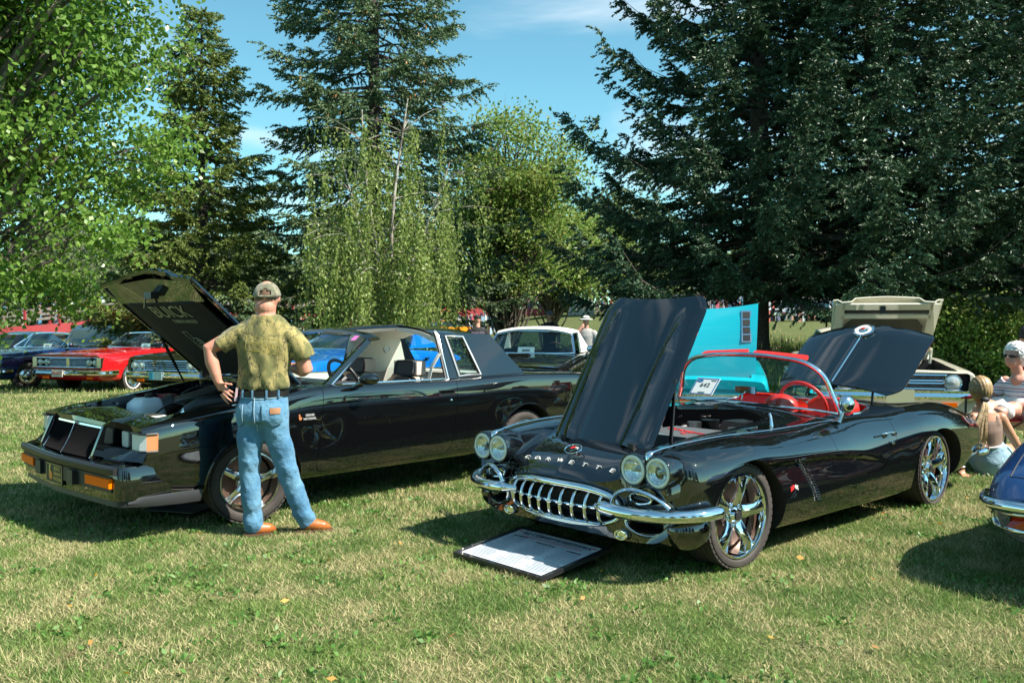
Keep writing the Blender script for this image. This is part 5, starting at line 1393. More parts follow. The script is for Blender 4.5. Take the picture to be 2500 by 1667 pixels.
for k in range(6):
    for s in (1, -1):
        x = .5 - k * .17; z = zf(x) - .035
        mb = MB(); mb.cyl((x, s * .655 if x > .3 else s * .69, z), (x, s * (.640 if x > .3 else .675), z), .008, n=8); mb.build('fender_bolt', M_STEEL, bk)
# ---- greenhouse
def ypil(z): return .765 - (z - .91) * .36
wb = spline([(-.68, .715, .915), (-.60, .45, .945), (-.56, 0, .955), (-.60, -.45, .945), (-.68, -.715, .915)], 25)
wt = spline([(-1.20, .56, 1.275), (-1.20, .35, 1.30), (-1.21, 0, 1.315), (-1.20, -.35, 1.30), (-1.20, -.56, 1.275)], 25)
mb = MB(); mb.slab([[tuple(Vector(a).lerp(Vector(b), t) + Vector((.02, 0, .02)) * math.sin(math.pi * t)) for a, b in zip(wb, wt)] for t in np.linspace(0, 1, 8)], .004); bws = mb.build('windshield', M_GLASS_T, bk, 60)
mb = MB(); mb.tube([Vector(p) + Vector((.012, 0, .0)) for p in wb], .012, 6); mb.build('lower_gasket', M_TRIM, bws)
mb = MB(); q = [gq for gq in ((-1.09, .475), (-1.09, .535), (-1.145, .525), (-1.145, .468))]
mb.rings([[(x + d, y, 1.275 + (x + 1.145) * -.68 + d * .6 + .012) for x, y in q] for d in (.001, .003)]); mb.build('windshield_sticker', mat('magenta_sticker', (.62, .16, .45), .5), bws, 0)
for s in (1, -1):
    mb = MB(); mb.rings([[(-.66 + dx, s * (.745 + dy), .905) for dx, dy in ((.03, -.03), (.03, .01), (-.05, .01), (-.05, -.03))], [(-1.20 + dx, s * (.575 + dy), 1.268) for dx, dy in ((.02, -.02), (.02, .012), (-.05, .012), (-.05, -.02))]]); mb.build('windshield_pillar', M_BLACK, bk, 20)
    mb = MB(); mb.tube([(-.715, s * .742, .915), (-1.235, s * .578, 1.262)], .010, 6); mb.build('pillar_trim', M_ALU, bk)
hdr = spline([(-1.235, .600, 1.262), (-1.225, .52, 1.288), (-1.225, .30, 1.315), (-1.23, 0, 1.325), (-1.225, -.30, 1.315), (-1.225, -.52, 1.288), (-1.235, -.600, 1.262)], 27)
mb = MB(); mb.rings([[(p[0] + dx, p[1], p[2] + dz) for dx, dz in ((.05, -.012), (.045, .010), (0, .020), (-.055, .012), (-.06, -.006), (0, -.018))] for p in hdr]); roof = mb.build('roof_header', M_BLACK, bk, 30)
mb = MB(); mb.rings([[(x, y, z + (.040 if k in (1, 2) else 0) - .01 * (abs(y) > .08)) for k, (y, z) in enumerate(((-.10, 0), (-.09, 0), (.09, 0), (.10, 0)))] for x, z in ((-1.22, 0),)] and [[(x, -.105, zc), (x, -.085, zc + .022), (x, 0, zc + .030), (x, .085, zc + .022), (x, .105, zc)] for x, zc in ((-1.22, 1.318), (-1.45, 1.333), (-1.70, 1.345), (-1.95, 1.350))]); mb.build('roof_t_bar', M_BLACK, roof, 30)
mb = MB(); mb.rings([[(x, -.11, zc - .002), (x, .11, zc - .002), (x, .09, zc - .028), (x, -.09, zc - .028)] for x, zc in ((-1.22, 1.316), (-1.45, 1.331), (-1.70, 1.343), (-1.95, 1.348))]); mb.build('t_bar_lining', M_BEIGE, roof, 30)
def roofz(x, y): return float(np.interp(x, [-2.60, -2.46, -2.2, -1.88], [1.31, 1.335, 1.36, 1.368])) - .085 * (abs(y) / .62) ** 2.4
rg = [[(x - .03 * (1 - abs(t)) * (x < -2.4), t * (.628 - .02 * (x < -2.4)), roofz(x, t * .62)) for t in np.linspace(-1, 1, 25)] for x in np.linspace(-1.875, -2.50, 9)]
mb = MB(); mb.slab(rg[::-1], .018, 0, 1); mb.build('roof_panel', [M_BLACK, M_BEIGE], roof, 30)
hoop = [(y, roofz(-1.88, y) - .02) for y in np.linspace(.615, -.615, 21)]
hoop = [(.752, .91), (.70, 1.09)] + hoop + [(-.70, 1.09), (-.752, .91)]
mb = MB(); mb.rings([[(-1.865 + dx, y * (1 - .0 * k), z - dz) for k, (dx, dz) in enumerate(((0, 0), (-.055, 0), (-.055, .035), (0, .035)))] for y, z in hoop]); mb.build('roof_hoop_lining', M_BEIGE, roof, 30)
for s in (1, -1):
    mb = MB(); mb.tube([(-1.868, s * .757, .915), (-1.872, s * .69, 1.10), (-1.872, s * .628, 1.275), (-1.872, s * .60, 1.315)], .013, 6); mb.build('pillar_gasket', M_TRIM, roof)
    mb = MB(); mb.tube([(-1.885, s * .772, .915), (-1.885, s * .70, 1.11), (-1.885, s * .640, 1.28), (-1.885, s * .60, 1.322)], .010, 6); mb.build('pillar_trim', M_ALU, roof)
    # sail panel with the small quarter window
    def sp(x, z, o=0.0): return (x, s * (ypil(z) + .018 + o), z)
    out = [(-1.89, .905), (-1.89, 1.10), (-1.89, 1.305), (-2.20, 1.300), (-2.50, 1.285), (-2.66, 1.10), (-2.83, .918), (-2.30, .905)]
    win = [(-2.005, .935), (-1.985, 1.10), (-1.955, 1.275), (-2.06, 1.272), (-2.155, 1.268), (-2.21, 1.10), (-2.262, .935), (-2.13, .935)]
    mb = MB(); n = 8
    A = [sp(*p) for p in out]; B = [sp(*p) for p in win]; A2 = [sp(x, z, -.03) for x, z in out]; B2 = [sp(x, z, -.03) for x, z in win]
    o = mb.add(A + B + A2 + B2, [])
    fs = []
    for i in range(n):
        j = (i + 1) % n
        fs += [(i, j, n + j, n + i), (2 * n + i, 3 * n + i, 3 * n + j, 2 * n + j), (n + i, n + j, 3 * n + j, 3 * n + i), (i, 2 * n + i, 2 * n + j, j)]
    mb.add([], []); mb.f += [tuple(q + o for q in f) for f in fs]; mb.m += [0] * len(fs)
    qp = mb.build('quarter_panel', M_BLACK, roof, 25)
    mb = MB(); mb.tube([sp(x, z, .003) for x, z in win], .013, 6, closed=True); mb.build('quarter_window_frame', mat('satin_aluminium', (.55, .54, .52), .35, metal=.9), roof, 20)
    mb = MB(); mb.tube([sp(x, z, .008) for x, z in [(-2.005 - .02, .935 + .02), (-1.975, 1.255), (-2.145, 1.25), (-2.24, .955)]], .004, 5, closed=True); mb.build('quarter_window_seal', M_TRIM, roof, 20)
    mb = MB(); gl = [sp(x, z, -.012) for x, z in win]; mb.rings([gl, [(x, y - s * .004, z) for x, y, z in gl]]); mb.build('quarter_glass', M_GLASS_T, roof, 0)
    inn = [(-1.93, .90), (-1.92, 1.31), (-2.44, 1.29), (-2.60, 1.0), (-2.62, .90)]
    if s < 0:
        mb = MB(); mb.rings([[(x, s * (ypil(z) - o_), z) for x, z in inn] for o_ in (.022, .035)]); it = mb.build('interior_side_trim', M_BEIGE, roof, 0)
        mb = MB(); mb.lathe([(.001, .012), (.03, .012), (.032, .018), (.040, .018), (.042, 0)], (-2.33, s * (ypil(1.13) - .036) - .006, 1.13), 'y', 24); mb.build('courtesy_lamp', M_WHITE, it)
bl0 = [(-2.52, y, roofz(-2.5, y) - .012) for y in np.linspace(-.60, .60, 15)]; bl1 = [(-2.84 - .05 * (1 - (y / .66) ** 2), y, .945) for y in np.linspace(-.66, .66, 15)]
mb = MB(); mb.slab([[tuple(Vector(a).lerp(Vector(b), t)) for a, b in zip(bl0, bl1)] for t in (0, .33, .66, 1)], .004); mb.build('rear_window', M_GLASS_T, bk, 40)
# door top rail, mirror, handle, badge
for s in (1, -1):
    mb = MB(); mb.tube([(-.80, s * .770, .925), (-1.3, s * .775, .922), (-1.86, s * .770, .916)], .007, 6); mb.build('window_sill_trim', M_ALU, bk)
    mb = MB(); mb.rings([[(x, s * .735, .90), (x, s * .772, .905), (x, s * .772, .55), (x, s * .735, .55)] for x in (-.76, -1.86)]); mb.build('door_card', M_BEIGE, bk, 0)
    mb = MB(); mb.sphere((-.88, s * 1.005, .972), .075, 20, 12, (1.0, 1.20, .62)); mb.rings([[(-.85 + dx, s * .895, .905 + dz) for dx, dz in ((-.045, 0), (.045, 0), (.04, .02), (-.04, .02))], [(-.87 + dx, s * .96, .945 + dz) for dx, dz in ((-.03, 0), (.03, 0), (.03, .02), (-.03, .02))]]); mb.build('door_mirror', M_BLACK, bk, 60)
mb = MB(); mb.box((-1.755, .896, .815), (.175, .022, .042)); mb.build('door_handle', M_TRIM, bk_door); mb = MB(); mb.box((-1.755, .908, .822), (.15, .012, .020)); mb.build('handle_flap', M_BLACK, bk_door)
mb = MB(); mb.lathe([(.001, .012), (.012, .010), (.014, 0)], (-1.80, .902, .745), 'y', 14); mb.build('lock', M_CHROME, bk_door)
def bk_side(x, z): 
    p, n = hit(bk_bvh, (x, 1.5, z), (0, -1, 0)); return p.y
for t_, dz in (('GRAND', .012), ('NATIONAL', -.014)):
    text('fender_badge', t_, .024, M_SILVER, bk, (-.425, bk_side(-.42, .715) + .003, .715 + dz), (-1, 0, 0), (0, 0, 1), .002, .9)
mb = MB(); mb.cyl((-.345, .905, .708), (-.345, .910, .708), .013, n=14); mb.box((-.338, .908, .726), (.011, .004, .022)); mb.build('fender_logo', mat('badge_orange', (.45, .16, .06), .4), bk)
# ---- seats, wheel, dash
mb = MB(); mb.rings([[(-.70, y, .93), (-.95, y, .935), (-1.02, y, .90), (-1.00, y, .70), (-.72, y, .60)] for y in (-.73, -.3, .1, .73)]); mb.build('dashboard', M_CLOTH_D, bk, 20)
bsw = Vector((-1.10, .38, .93)); ax = Vector((-.86, 0, .50)).normalized(); sv = ax.cross(Vector((0, 1, 0)))
mb = MB(); mb.tube([bsw + (Vector((0, 1, 0)) * math.cos(a) + sv * math.sin(a)) * .185 for a in np.linspace(0, 2 * math.pi, 36, endpoint=False)], .015, 8, closed=True); st = mb.build('steering_wheel', M_TRIM, bk, 60)
mb = MB(); mb.cyl(bsw - ax * .05, bsw, .05, n=12); mb.tube([bsw + Vector((0, -.18, 0)), bsw, bsw + Vector((0, .18, 0))], .014, 6); mb.build('spokes', M_TRIM, st)
for s in (1, -1):
    q = rounded([(-.25, 0), (.25, 0), (.25, 1), (-.25, 1)], .06)
    mb = MB(); mb.rings([[(x, s * .36 + a, .38 + b * (z - .38)) for a, b in q] for x, z in ((-1.28, .52), (-1.40, .58), (-1.70, .56), (-1.80, .52))]); se = mb.build('seat', M_CLOTH_L, bk, 50)
    q = rounded([(-.25, 0), (.25, 0), (.245, .34), (.15, .40), (-.15, .40), (-.245, .34)], .05, 5)
    mb = MB(); mb.rings([[(-1.70 - b * .30 + d, s * .36 + a * k, .53 + b) for a, b in q] for d, k in ((.06, .93), (.085, .99), (.0, 1.0), (-.05, .96))]); mb.build('backrest', M_CLOTH_L, se, 50)
    q = rounded([(-.15, .02), (.15, .02), (.165, .30), (.10, .395), (-.10, .395), (-.165, .30)], .05, 5)
    mb = MB(); mb.rings([[(-1.70 - b * .30 + d, s * .36 + a * k, .53 + b) for a, b in q] for d, k in ((.07, 1.0), (.102, .93))]); mb.build('centre_panel', M_CLOTH_D, se, 50)
    q = rounded([(-.135, 0), (.135, 0), (.135, .13), (-.135, .13)], .045, 5)
    mb = MB(); mb.rings([[(-1.80 - b * .25 + d, s * .36 + a * k, .935 + b) for a, b in q] for d, k in ((.07, .90), (.085, .97), (.03, 1.0), (-.03, .95))]); mb.build('headrest', M_CLOTH_D, se, 50)
    for e in (-1, 1):
        mb = MB(); mb.box((-1.80, s * .36 + e * .140, 1.0), (.10, .035, .115)); mb.build('headrest_bolster', M_CLOTH_L, se, 30)
    mb = MB(); mb.tube([(-1.625, s * .36 + .012, .815), (-1.64, s * .36 + .022, .835), (-1.635, s * .36, .85), (-1.65, s * .36 + .03, .875)], .007, 5); mb.build('stitched_emblem', M_REDFLAT, se)
q = rounded([(-.66, 0), (.66, 0), (.62, .42), (-.62, .42)], .10, 5)
mb = MB(); mb.rings([[(-2.32 - b * .35 + d, a * k, .50 + b) for a, b in q] for d, k in ((.06, .96), (.085, .99), (-.05, 1.0))]); mb.build('rear_seat', M_CLOTH_L, bk, 50)
mb = MB(); mb.slab([[(x, y, .93) for y in (-.66, .66)] for x in (-2.84, -2.48)], .02); mb.build('parcel_shelf', M_BEIGE, bk, 0)
mb = MB(); mb.tube([(-1.86, .69, 1.13), (-1.80, .66, 1.02), (-1.78, .60, .80), (-1.78, .56, .60)], .020, 6, squash=((1, 0, 0), .25)); mb.build('seat_belt', M_BEIGE, bk, 40)
# rear bumper and lamps (mostly hidden)
mb = MB(); mb.rings(sweep(spline([(-3.75, .895), (-3.92, .885), (-4.0, .80), (-4.02, .4), (-4.03, 0)], 14), [(0, .36), (-.01, .40), (-.01, .50), (.0, .53), (.14, .54), (.14, .36)])); mb.build('rear_bumper', M_BLACK, bk, 40)
# rubber mat on the grass under the nose
mp = [on_car(BK_LOC, BK_YAW, p) for p in ((.44, .06, 0), (.12, -.10, 0), (-.02, .28, 0), (.26, .46, 0))]
c0 = sum(mp, Vector()) / 4
mrow = []
for i in range(9):
    a = i / 8; row = []
    for j in range(9):
        b = j / 8
        p = mp[0].lerp(mp[1], a).lerp(mp[3].lerp(mp[2], a), b) - c0
        row.append((p.x, p.y, .034 + .012 * math.sin(a * 3.2 + b * 2) + .03 * max(0, a + b - 1.2)))
    mrow.append(row)
mb = MB(); mb.slab(mrow, .006); mo = mb.build('rubber_mat', mat('dusty_rubber_sheet', (.10, .105, .11), .55, noise=(9, (.06, .062, .066), .7)), None, 40, loc=(c0.x, c0.y, 0))
tag(mo, 'grey rubber sheet lying under the nose of the black coupe', 'mat')
# ------------------------------------------------------------------ other cars on the lawn
def show_car(name, label, loc, yaw, col, L=4.9, W=1.86, wb=2.9, fo=.85, hood_z=.86, belt_z=.90, deck_z=.88, roof_z=1.32, top='hardtop', roof_col=None, lamps='quad', lamp_z=.66, grille='bars', chrome_w=.0, open_hood=None, tyre=(.32, .20), ws_x=-.95, seats=None, group='cars shown on the lawn', detail=1, signal=True, white_band=False, plate=None, glass_m=None, cat='car', steer=0.0, tail_x=None, bumper_z=.46, nose_drop=.06, round_nose=.10, style='cap', wheel_m=None):
    pm = paint('paint_' + label.replace(' ', '_')[:40], col)
    t = thing(name, label, cat, (loc[0], loc[1], gz(loc[0], loc[1])), yaw, group)
    hw = W / 2; xf = fo; xr = -(L - fo); Rt, Rr = tyre; wz = Rt - .01
    def zt(x): return float(np.interp(x, [xr, xr + .25, -wb - .1, ws_x - 1.2, ws_x, 0, xf - .15, xf], [deck_z - .08, deck_z, deck_z + .01, belt_z, belt_z + .01, hood_z, hood_z - nose_drop * .6, hood_z - nose_drop]))
    def row(x, w, zl=.24):
        z = zt(x); h = hw * w
        return net_row(x, [0, h * .7, h * .90, h * .965, h * .99, h * 1.0, h * .995, h * .975, h * .93, h * .80, h * .4, 0], [zl, zl, zl + .01, zl + .06, .45, .58, z - .17, z - .06, z - .008, z + .004, z + .018, z + .024])
    st = [(xf, 1 - round_nose * .55, .34), (xf - .05, 1 - round_nose * .25, .30), (xf - .16, .985, .27), (xf - .45, 1, .25), (0, 1, .24), (-.5, 1, .24), (ws_x, 1, .24), (-wb * .6, 1, .24), (-wb + .3, 1, .24), (-wb, 1, .25), (-wb - .45, .99, .27), (xr + .2, .965, .30), (xr + .04, .94, .34), (xr, .92, .36)]
    st = sorted(st, key=lambda q: -q[0])
    Gd = shell_grid([row(*q) for q in st], 80, 60, smooth=1)
    body = solid_from_half(Gd, 'body', [pm]); bv = body_bvh(body)
    cuts = []
    for s in (1, -1):
        cuts.append(cutter(ell_y(0, wz, Rt + .06, Rt + .05, s * (hw - .35), s * 1.3, 36), M_WELL))
        cuts.append(cutter(ell_y(-wb, wz, Rt + .07, Rt + .03, s * (hw - .35), s * 1.3, 36), M_WELL))
    cab = rounded([(ws_x - .05, hw * .80), (ws_x - .05, -hw * .80), (-wb + .25, -hw * .78), (-wb + .25, hw * .78)], .08)
    cuts.append(cutter(lambda mb: mb.prism(cab, .40, 1.4), seats or M_CLOTH_D))
    if open_hood:
        hx0 = xf - .10; cuts.append(cutter(lambda mb: mb.prism([(hx0, hw * .74), (hx0, -hw * .74), (ws_x + .30, -hw * .78), (ws_x + .30, hw * .78)], .35, 1.4), M_DARK))
    # grille opening
    gz0, gz1 = lamp_z - .105, lamp_z + .105
    if grille: cuts.append(cutter(lambda mb: mb.prism(rounded([(-hw * .86, gz0), (hw * .86, gz0), (hw * .86, gz1), (-hw * .86, gz1)], .04), xf - .10, xf + .5, 'x'), M_BLACKFLAT))
    boolean(body, cuts); finish(body.data, 35, False); body.parent = t
    for s in (1, -1):
        make_wheel(t, (0, s * (hw - .13), wz), Rt, Rr, .20, s, style, rimmat=wheel_m or M_CHROME, white_band=white_band, n=32, steer=steer)
        make_wheel(t, (-wb, s * (hw - .13), wz), Rt, Rr, .20, s, style, rimmat=wheel_m or M_CHROME, white_band=white_band, n=32)
    # grille, lamps
    if grille == 'bars':
        for k in range(5):
            mb = MB(); z = gz0 + .02 + k * (gz1 - gz0 - .04) / 4
            mb.tube([(xf - .02 - .02 * abs(y), y, z) for y in np.linspace(-hw * .84, hw * .84, 9)], .008 if k in (1, 2, 3) else .016, 6); mb.build('grille_bar', M_CHROME, t)
    elif grille == 'split':
        for k in range(4):
            mb = MB(); z = gz0 + .035 + k * .046
            mb.tube([(xf - .035, y, z) for y in np.linspace(-hw * .56, hw * .56, 5)], .0075, 6); mb.build('grille_bar', M_ALU, t)
        mb = MB(); mb.box((xf - .01, .02, lamp_z), (.03, .08, .19)); mb.build('grille_centre', M_CHROME, t)
        for z in (gz0, gz1):
            mb = MB(); mb.tube([(xf + .005, y, z) for y in np.linspace(-hw * .88, hw * .88, 5)], .013, 6); mb.build('grille_frame', M_CHROME, t)
        for s in (1, -1):
            mb = MB(); mb.box((xf - .04, s * hw * .90, lamp_z), (.14, .11, .22)); mb.build('corner_trim', M_ALU, t)
    elif grille == 'fine':
        mb = MB(); mb.box((xf - .06, 0, lamp_z + .01), (.02, hw * 1.3, .17)); mb.build('grille_mesh', mat('grille_mesh_grey', (.22, .22, .22), .4, metal=.7, noise=(90, (.06, .06, .06), 1.0)), t)
        for z in (gz0 + .03, lamp_z - .01, lamp_z + .02, gz1 - .02):
            mb = MB(); mb.tube([(xf - .03, y, z) for y in (-hw * .62, 0, hw * .62)], .009, 6); mb.build('grille_bar', M_CHROME, t)
        mb = MB(); mb.box((xf - .03, 0, lamp_z + .005), (.03, .17, .07)); mb.build('grille_badge', M_ALU, t)
    ys_ = {'quad': ((.60, .066), (.775, .066)), 'single': ((.66, .088),), 'none': ()}[lamps]
    for s in (1, -1):
        for f, r_ in ys_:
            mb = MB(); mb.lathe([(r_ + .016, -.05), (r_ + .016, .0), (r_ + .006, .014), (r_, .008)], (xf - .015, s * hw * f, lamp_z), 'x', 24); hl = mb.build('headlight', M_CHROME, t, 40)
            mb = MB(); mb.lathe([(r_, .004), (r_ * .7, .016), (.001, .022)], (xf - .015, s * hw * f, lamp_z), 'x', 24); mb.build('lens', mat('sealed_beam', (.72, .76, .74), .08, metal=.4, coat=1.0), hl, 60)
    # bumpers
    def bar(x0, dirx, name):
        P = [(x0 - dirx * .42, hw * 1.005), (x0 - dirx * .12, hw * 1.01), (x0 + dirx * .04, hw * .93), (x0 + dirx * .085, hw * .5), (x0 + dirx * .09, 0)]
        d = spline(P, 14); d = d + [(x, -y) for x, y in d[-2::-1]]
        sec = [(-.02, -.06), (.022, -.055), (.045, -.02), (.030, .02), (.045, .045), (.012, .062), (-.02, .06)]
        rs = []
        for i, p in enumerate(d):
            a, b_ = d[max(0, i - 1)], d[min(len(d) - 1, i + 1)]; tt = Vector((b_[0] - a[0], b_[1] - a[1])).normalized(); n = Vector((-tt.y, tt.x))
            if n.x * dirx < 0 and abs(n.x) > .3 or (abs(n.x) <= .3 and n.y * p[1] < 0): n = -n
            rs.append([(p[0] + n.x * o, p[1] + n.y * o, bumper_z + z) for o, z in sec])
        mb = MB(); mb.rings(rs); mb.build(name, M_CHROME, t, 40)
    bar(xf, 1, 'front_bumper'); bar(xr, -1, 'rear_bumper')
    if plate:
        mb = MB(); mb.box((xf + .14, plate[1], bumper_z - .02), (.012, .30, .15)); po = mb.build('number_plate', mat('plate_' + plate[2], *{'white': ((.72, .70, .62), .4), 'teal': ((.35, .50, .52), .4), 'cream': ((.60, .58, .36), .4)}[plate[2]]), t, 0)
        if plate[0]: text('plate_lettering', plate[0], .10, M_REDFLAT, po, (xf + .148, plate[1], bumper_z - .02), (0, 1, 0), (0, 0, 1), .002, .9)
        elif plate[2] == 'teal':
            mb = MB(); mb.box((xf + .148, plate[1] - .10, bumper_z - .02), (.006, .09, .145)); mb.build('plate_band', mat('plate_blue', (.02, .30, .45), .4), po, 0)
    if signal:
        for s in (1, -1):
            mb = MB(); mb.box((xf - .02, s * hw * .62, bumper_z - .12), (.05, .16, .05)); mb.build('turn_signal', M_AMBER, t, 0)
    # greenhouse
    gm_ = glass_m or (glass('smoked_car_glass', (.80, .93, .96), .80) if top in ('hardtop', 'soft') else M_GLASS)
    if top != 'none_at_all':
        zb = belt_z + .03; wtop = roof_z - .05
        bx0 = ws_x; tx0 = ws_x - .50
        base = [(bx0 - .10 * (y / .7) ** 2, y * hw * .80 / .7, zb) for y in np.linspace(-.7, .7, 13)]
        upp = [(tx0 - .06 * (y / .7) ** 2, y * hw * .66 / .7, wtop - .03 * (y / .7) ** 2) for y in np.linspace(-.7, .7, 13)]
        mb = MB(); mb.slab([[tuple(Vector(a).lerp(Vector(b_), q)) for a, b_ in zip(base, upp)] for q in (0, .33, .66, 1)], .004); wsh = mb.build('windshield', gm_, t, 50)
        mb = MB(); mb.tube([base[0]] + upp + [base[-1]], .020, 6); mb.build('frame', M_CHROME, wsh, 40)
        mb = MB(); mb.tube(base, .012, 6); mb.build('lower_trim', M_CHROME, wsh, 40)
        if top in ('hardtop', 'soft'):
            rm = roof_col or pm; xr0 = -wb * .78
            def rz(x, y): return roof_z + .02 - .07 * (abs(y) / (hw * .68)) ** 2.5 - .05 * max(0, (-x + tx0 - .7)) ** 1.5 - .03 * max(0, x - tx0 + .15) / .15
            xs_ = np.linspace(tx0 + .03, xr0, 8)
            mb = MB(); mb.slab([[(x, yy * hw * (.68 + .03 * math.sin(i / 7 * 3)), rz(x, yy * hw * .68)) for yy in np.linspace(-1, 1, 13)] for i, x in enumerate(xs_)][::-1], .03, 0, 0); rf_ = mb.build('roof', rm, t, 40)
            xb = -wb - .05
            for s in (1, -1):
                A = [(xr0 + .10, s * hw * .69, rz(xr0, hw * .66) - .01), (xr0 + .38, s * hw * .80, zb - .01), (xb, s * hw * .80, zb - .02), (xr0 - .03, s * hw * .67, rz(xr0, hw * .66) - .01)]
                mb = MB(); mb.rings([A, [(x, y - s * .03, z) for x, y, z in A]]); mb.build('rear_pillar', rm, t, 0)
                mb = MB(); mb.tube([(bx0 - .10, s * hw * .80, zb), (tx0 - .06, s * hw * .67, wtop - .03)], .022, 6); mb.build('front_pillar', M_CHROME, t, 40)
                Q = [(bx0 - .16, s * hw * .805, zb), (tx0 - .08, s * hw * .69, wtop - .03), (xr0 + .12, s * hw * .69, rz(xr0, hw * .66) - .03), (xr0 + .40, s * hw * .805, zb)]
                mb = MB(); mb.rings([Q, [(x, y - s * .005, z) for x, y, z in Q]]); mb.build('side_glass', gm_, t, 0)
            r0 = [(xr0 - .01, y, rz(xr0, y) - .015) for y in np.linspace(-hw * .62, hw * .62, 7)]; r1 = [(xb, y, zb - .02) for y in np.linspace(-hw * .72, hw * .72, 7)]
            mb = MB(); mb.slab([r0, r1], .005); mb.build('rear_window', gm_, t, 0)
        for s in (1, -1):
            for xx in (ws_x - .75,):
                q = rounded([(-.24, 0), (.24, 0), (.22, .42), (-.22, .42)], .08)
                mb = MB(); mb.rings([[(xx - b_ * .25 + d, s * .36 + a, .55 + b_) for a, b_ in q] for d in (.07, -.06)]); mb.build('seat', seats or M_CLOTH_D, t, 40)
        mb = MB(); c0 = Vector((ws_x - .35, .36, belt_z + .02)); ax_ = Vector((-.86, 0, .5)).normalized(); sv_ = ax_.cross(Vector((0, 1, 0)))
        mb.tube([c0 + (Vector((0, 1, 0)) * math.cos(a) + sv_ * math.sin(a)) * .19 for a in np.linspace(0, 2 * math.pi, 24, endpoint=False)], .013, 6, closed=True); mb.build('steering_wheel', M_TRIM, t)
        if not open_hood: mb = MB(); mb.sphere((ws_x - .15, hw + .06, belt_z + .10), .065, 14, 8, (1, 1, .8)); mb.tube([(ws_x - .12, hw - .02, belt_z), (ws_x - .14, hw + .05, belt_z + .08)], .012, 6); mb.build('door_mirror', M_CHROME if detail else pm, t, 60)
    for s in (1, -1):
        xs2 = np.linspace(xf - .1, xr + .1, 22); pts = []
        for x in xs2:
            p, n_ = hit(bv, (x, s * 2, zt(x) - .13), (0, -s, 0))
            if p is not None: pts.append((x, p.y + s * .002, zt(x) - .13))
        if chrome_w: mb = MB(); mb.tube(pts, chrome_w, 5); mb.build('side_moulding', M_CHROME, t)
        for dx in (ws_x - .02, ws_x - 1.22):
            pts = []
            for z in np.linspace(.34, belt_z - .03, 9):
                p, n_ = hit(bv, (dx, s * 2, z), (0, -s, 0))
                if p is not None: pts.append((dx, p.y, z))
            mb = MB(); mb.tube(pts, .004, 4); mb.build('door_seam', M_DARK, t)
        mb = MB(); mb.box((ws_x - 1.08, s * (hw + .008), belt_z - .13), (.14, .02, .025)); mb.build('door_handle', M_CHROME, t)
    return t, pm, hw, xf

c_red, *_ = show_car('sedan', 'bright red sixties sedan with whitewall tyres and chrome grille', (-9.59, 20.75), R(252), (.52, .010, .014), L=5.4, W=1.98, wb=3.05, fo=.95, hood_z=.90, belt_z=.93, lamps='quad', grille='split', white_band=True, plate=('TRACY', -.15, 'white'), roof_z=1.36, lamp_z=.68, top='open', ws_x=-1.05)
c_blue, *_ = show_car('convertible', 'dark blue sixties convertible parked left of the red sedan', (-12.05, 21.0), R(250), (.006, .025, .095), L=5.0, W=1.90, fo=.90, hood_z=.88, belt_z=.91, lamps='quad', grille='bars', top='open', steer=R(-25), roof_z=1.34)
c_teal, *_ = show_car('sedan', 'pale turquoise hardtop behind the dark blue convertible', (-16.0, 26.5), R(250), (.08, .33, .42), L=5.0, W=1.90, lamps='quad', top='hardtop', roof_z=1.42)
c_black, *_ = show_car('sedan', 'black sixties sedan with four headlamps half hidden behind the raised coupe hood', (-6.15, 17.5), R(249), (.004, .004, .005), L=5.0, W=1.90, fo=.90, hood_z=.84, lamps='quad', grille='bars', top='hardtop', plate=('', -.1, 'teal'), roof_z=1.33, lamp_z=.62)
c_must, *_ = show_car('convertible', 'black sixties convertible with a white soft top behind the coupe', (.02, 12.6), R(257), (.006, .006, .006), L=4.6, W=1.76, wb=2.74, fo=.80, hood_z=.86, belt_z=.89, deck_z=.88, top='soft', roof_col=mat('white_vinyl', (.74, .72, .64), .6, bump=(80, .15, .004)), roof_z=1.30, lamps='single')
c_roy, *_ = show_car('sedan', 'bright blue old car seen through the open windows of the black coupe', (-2.85, 11.7), R(248), (.005, .16, .55), L=4.3, W=1.75, hood_z=.94, belt_z=.97, top='hardtop', roof_z=1.25, lamps='single')
# scoop on the black convertible's hood and windshield papers
for c, x, y, z, w_ in ((c_must, -.42, 0, .905, .30),):
    mb = MB(); mb.rings([[(x + .12, y - w_ / 2, z - .02), (x + .12, y + w_ / 2, z - .02), (x + .12, y + w_ / 2, z + .035), (x + .12, y - w_ / 2, z + .035)], [(x - .30, y - w_ * .4, z - .02), (x - .30, y + w_ * .4, z - .02), (x - .30, y + w_ * .4, z), (x - .30, y - w_ * .4, z)]]); mb.build('hood_scoop', MATS['paint_black_sixties_convertible_with_a_white_s'] if 'paint_black_sixties_convertible_with_a_white_s' in MATS else M_BLACK, c, 30)
def dash_sheet(c, label, x, y, z, col, group='show papers on dashboards'):
    p = c.matrix_basis @ Vector((x, y, z))
    t = thing('show_paper', label, 'paper', p, c.rotation_euler.z, group)
    mb = MB(); mb.rings([[(-b * .42 + h, a, b * .9 + h * .4) for a, b in ((-.13, 0), (.13, 0), (.13, .12), (-.13, .12))] for h in (0, .003)]); mb.build('sheet', mat('paper_' + col[0], col[1], .6), t, 0)
    mb = MB(); mb.rings([[(-b * .42 + h, a, b * .9 + h * .4) for a, b in ((-.06, .05), (.06, .05), (.06, .08), (-.06, .08))] for h in (.004, .006)]); mb.build('printed_number', M_GREYINK, t, 0)
dash_sheet(c_blue, 'pale show paper behind the windshield of the dark blue convertible', -1.06, .30, .92, ('pale', (.62, .76, .76)))
dash_sheet(c_red, 'pale blue show paper behind the windshield of the red sedan', -1.17, .30, .94, ('aqua', (.45, .72, .78)))
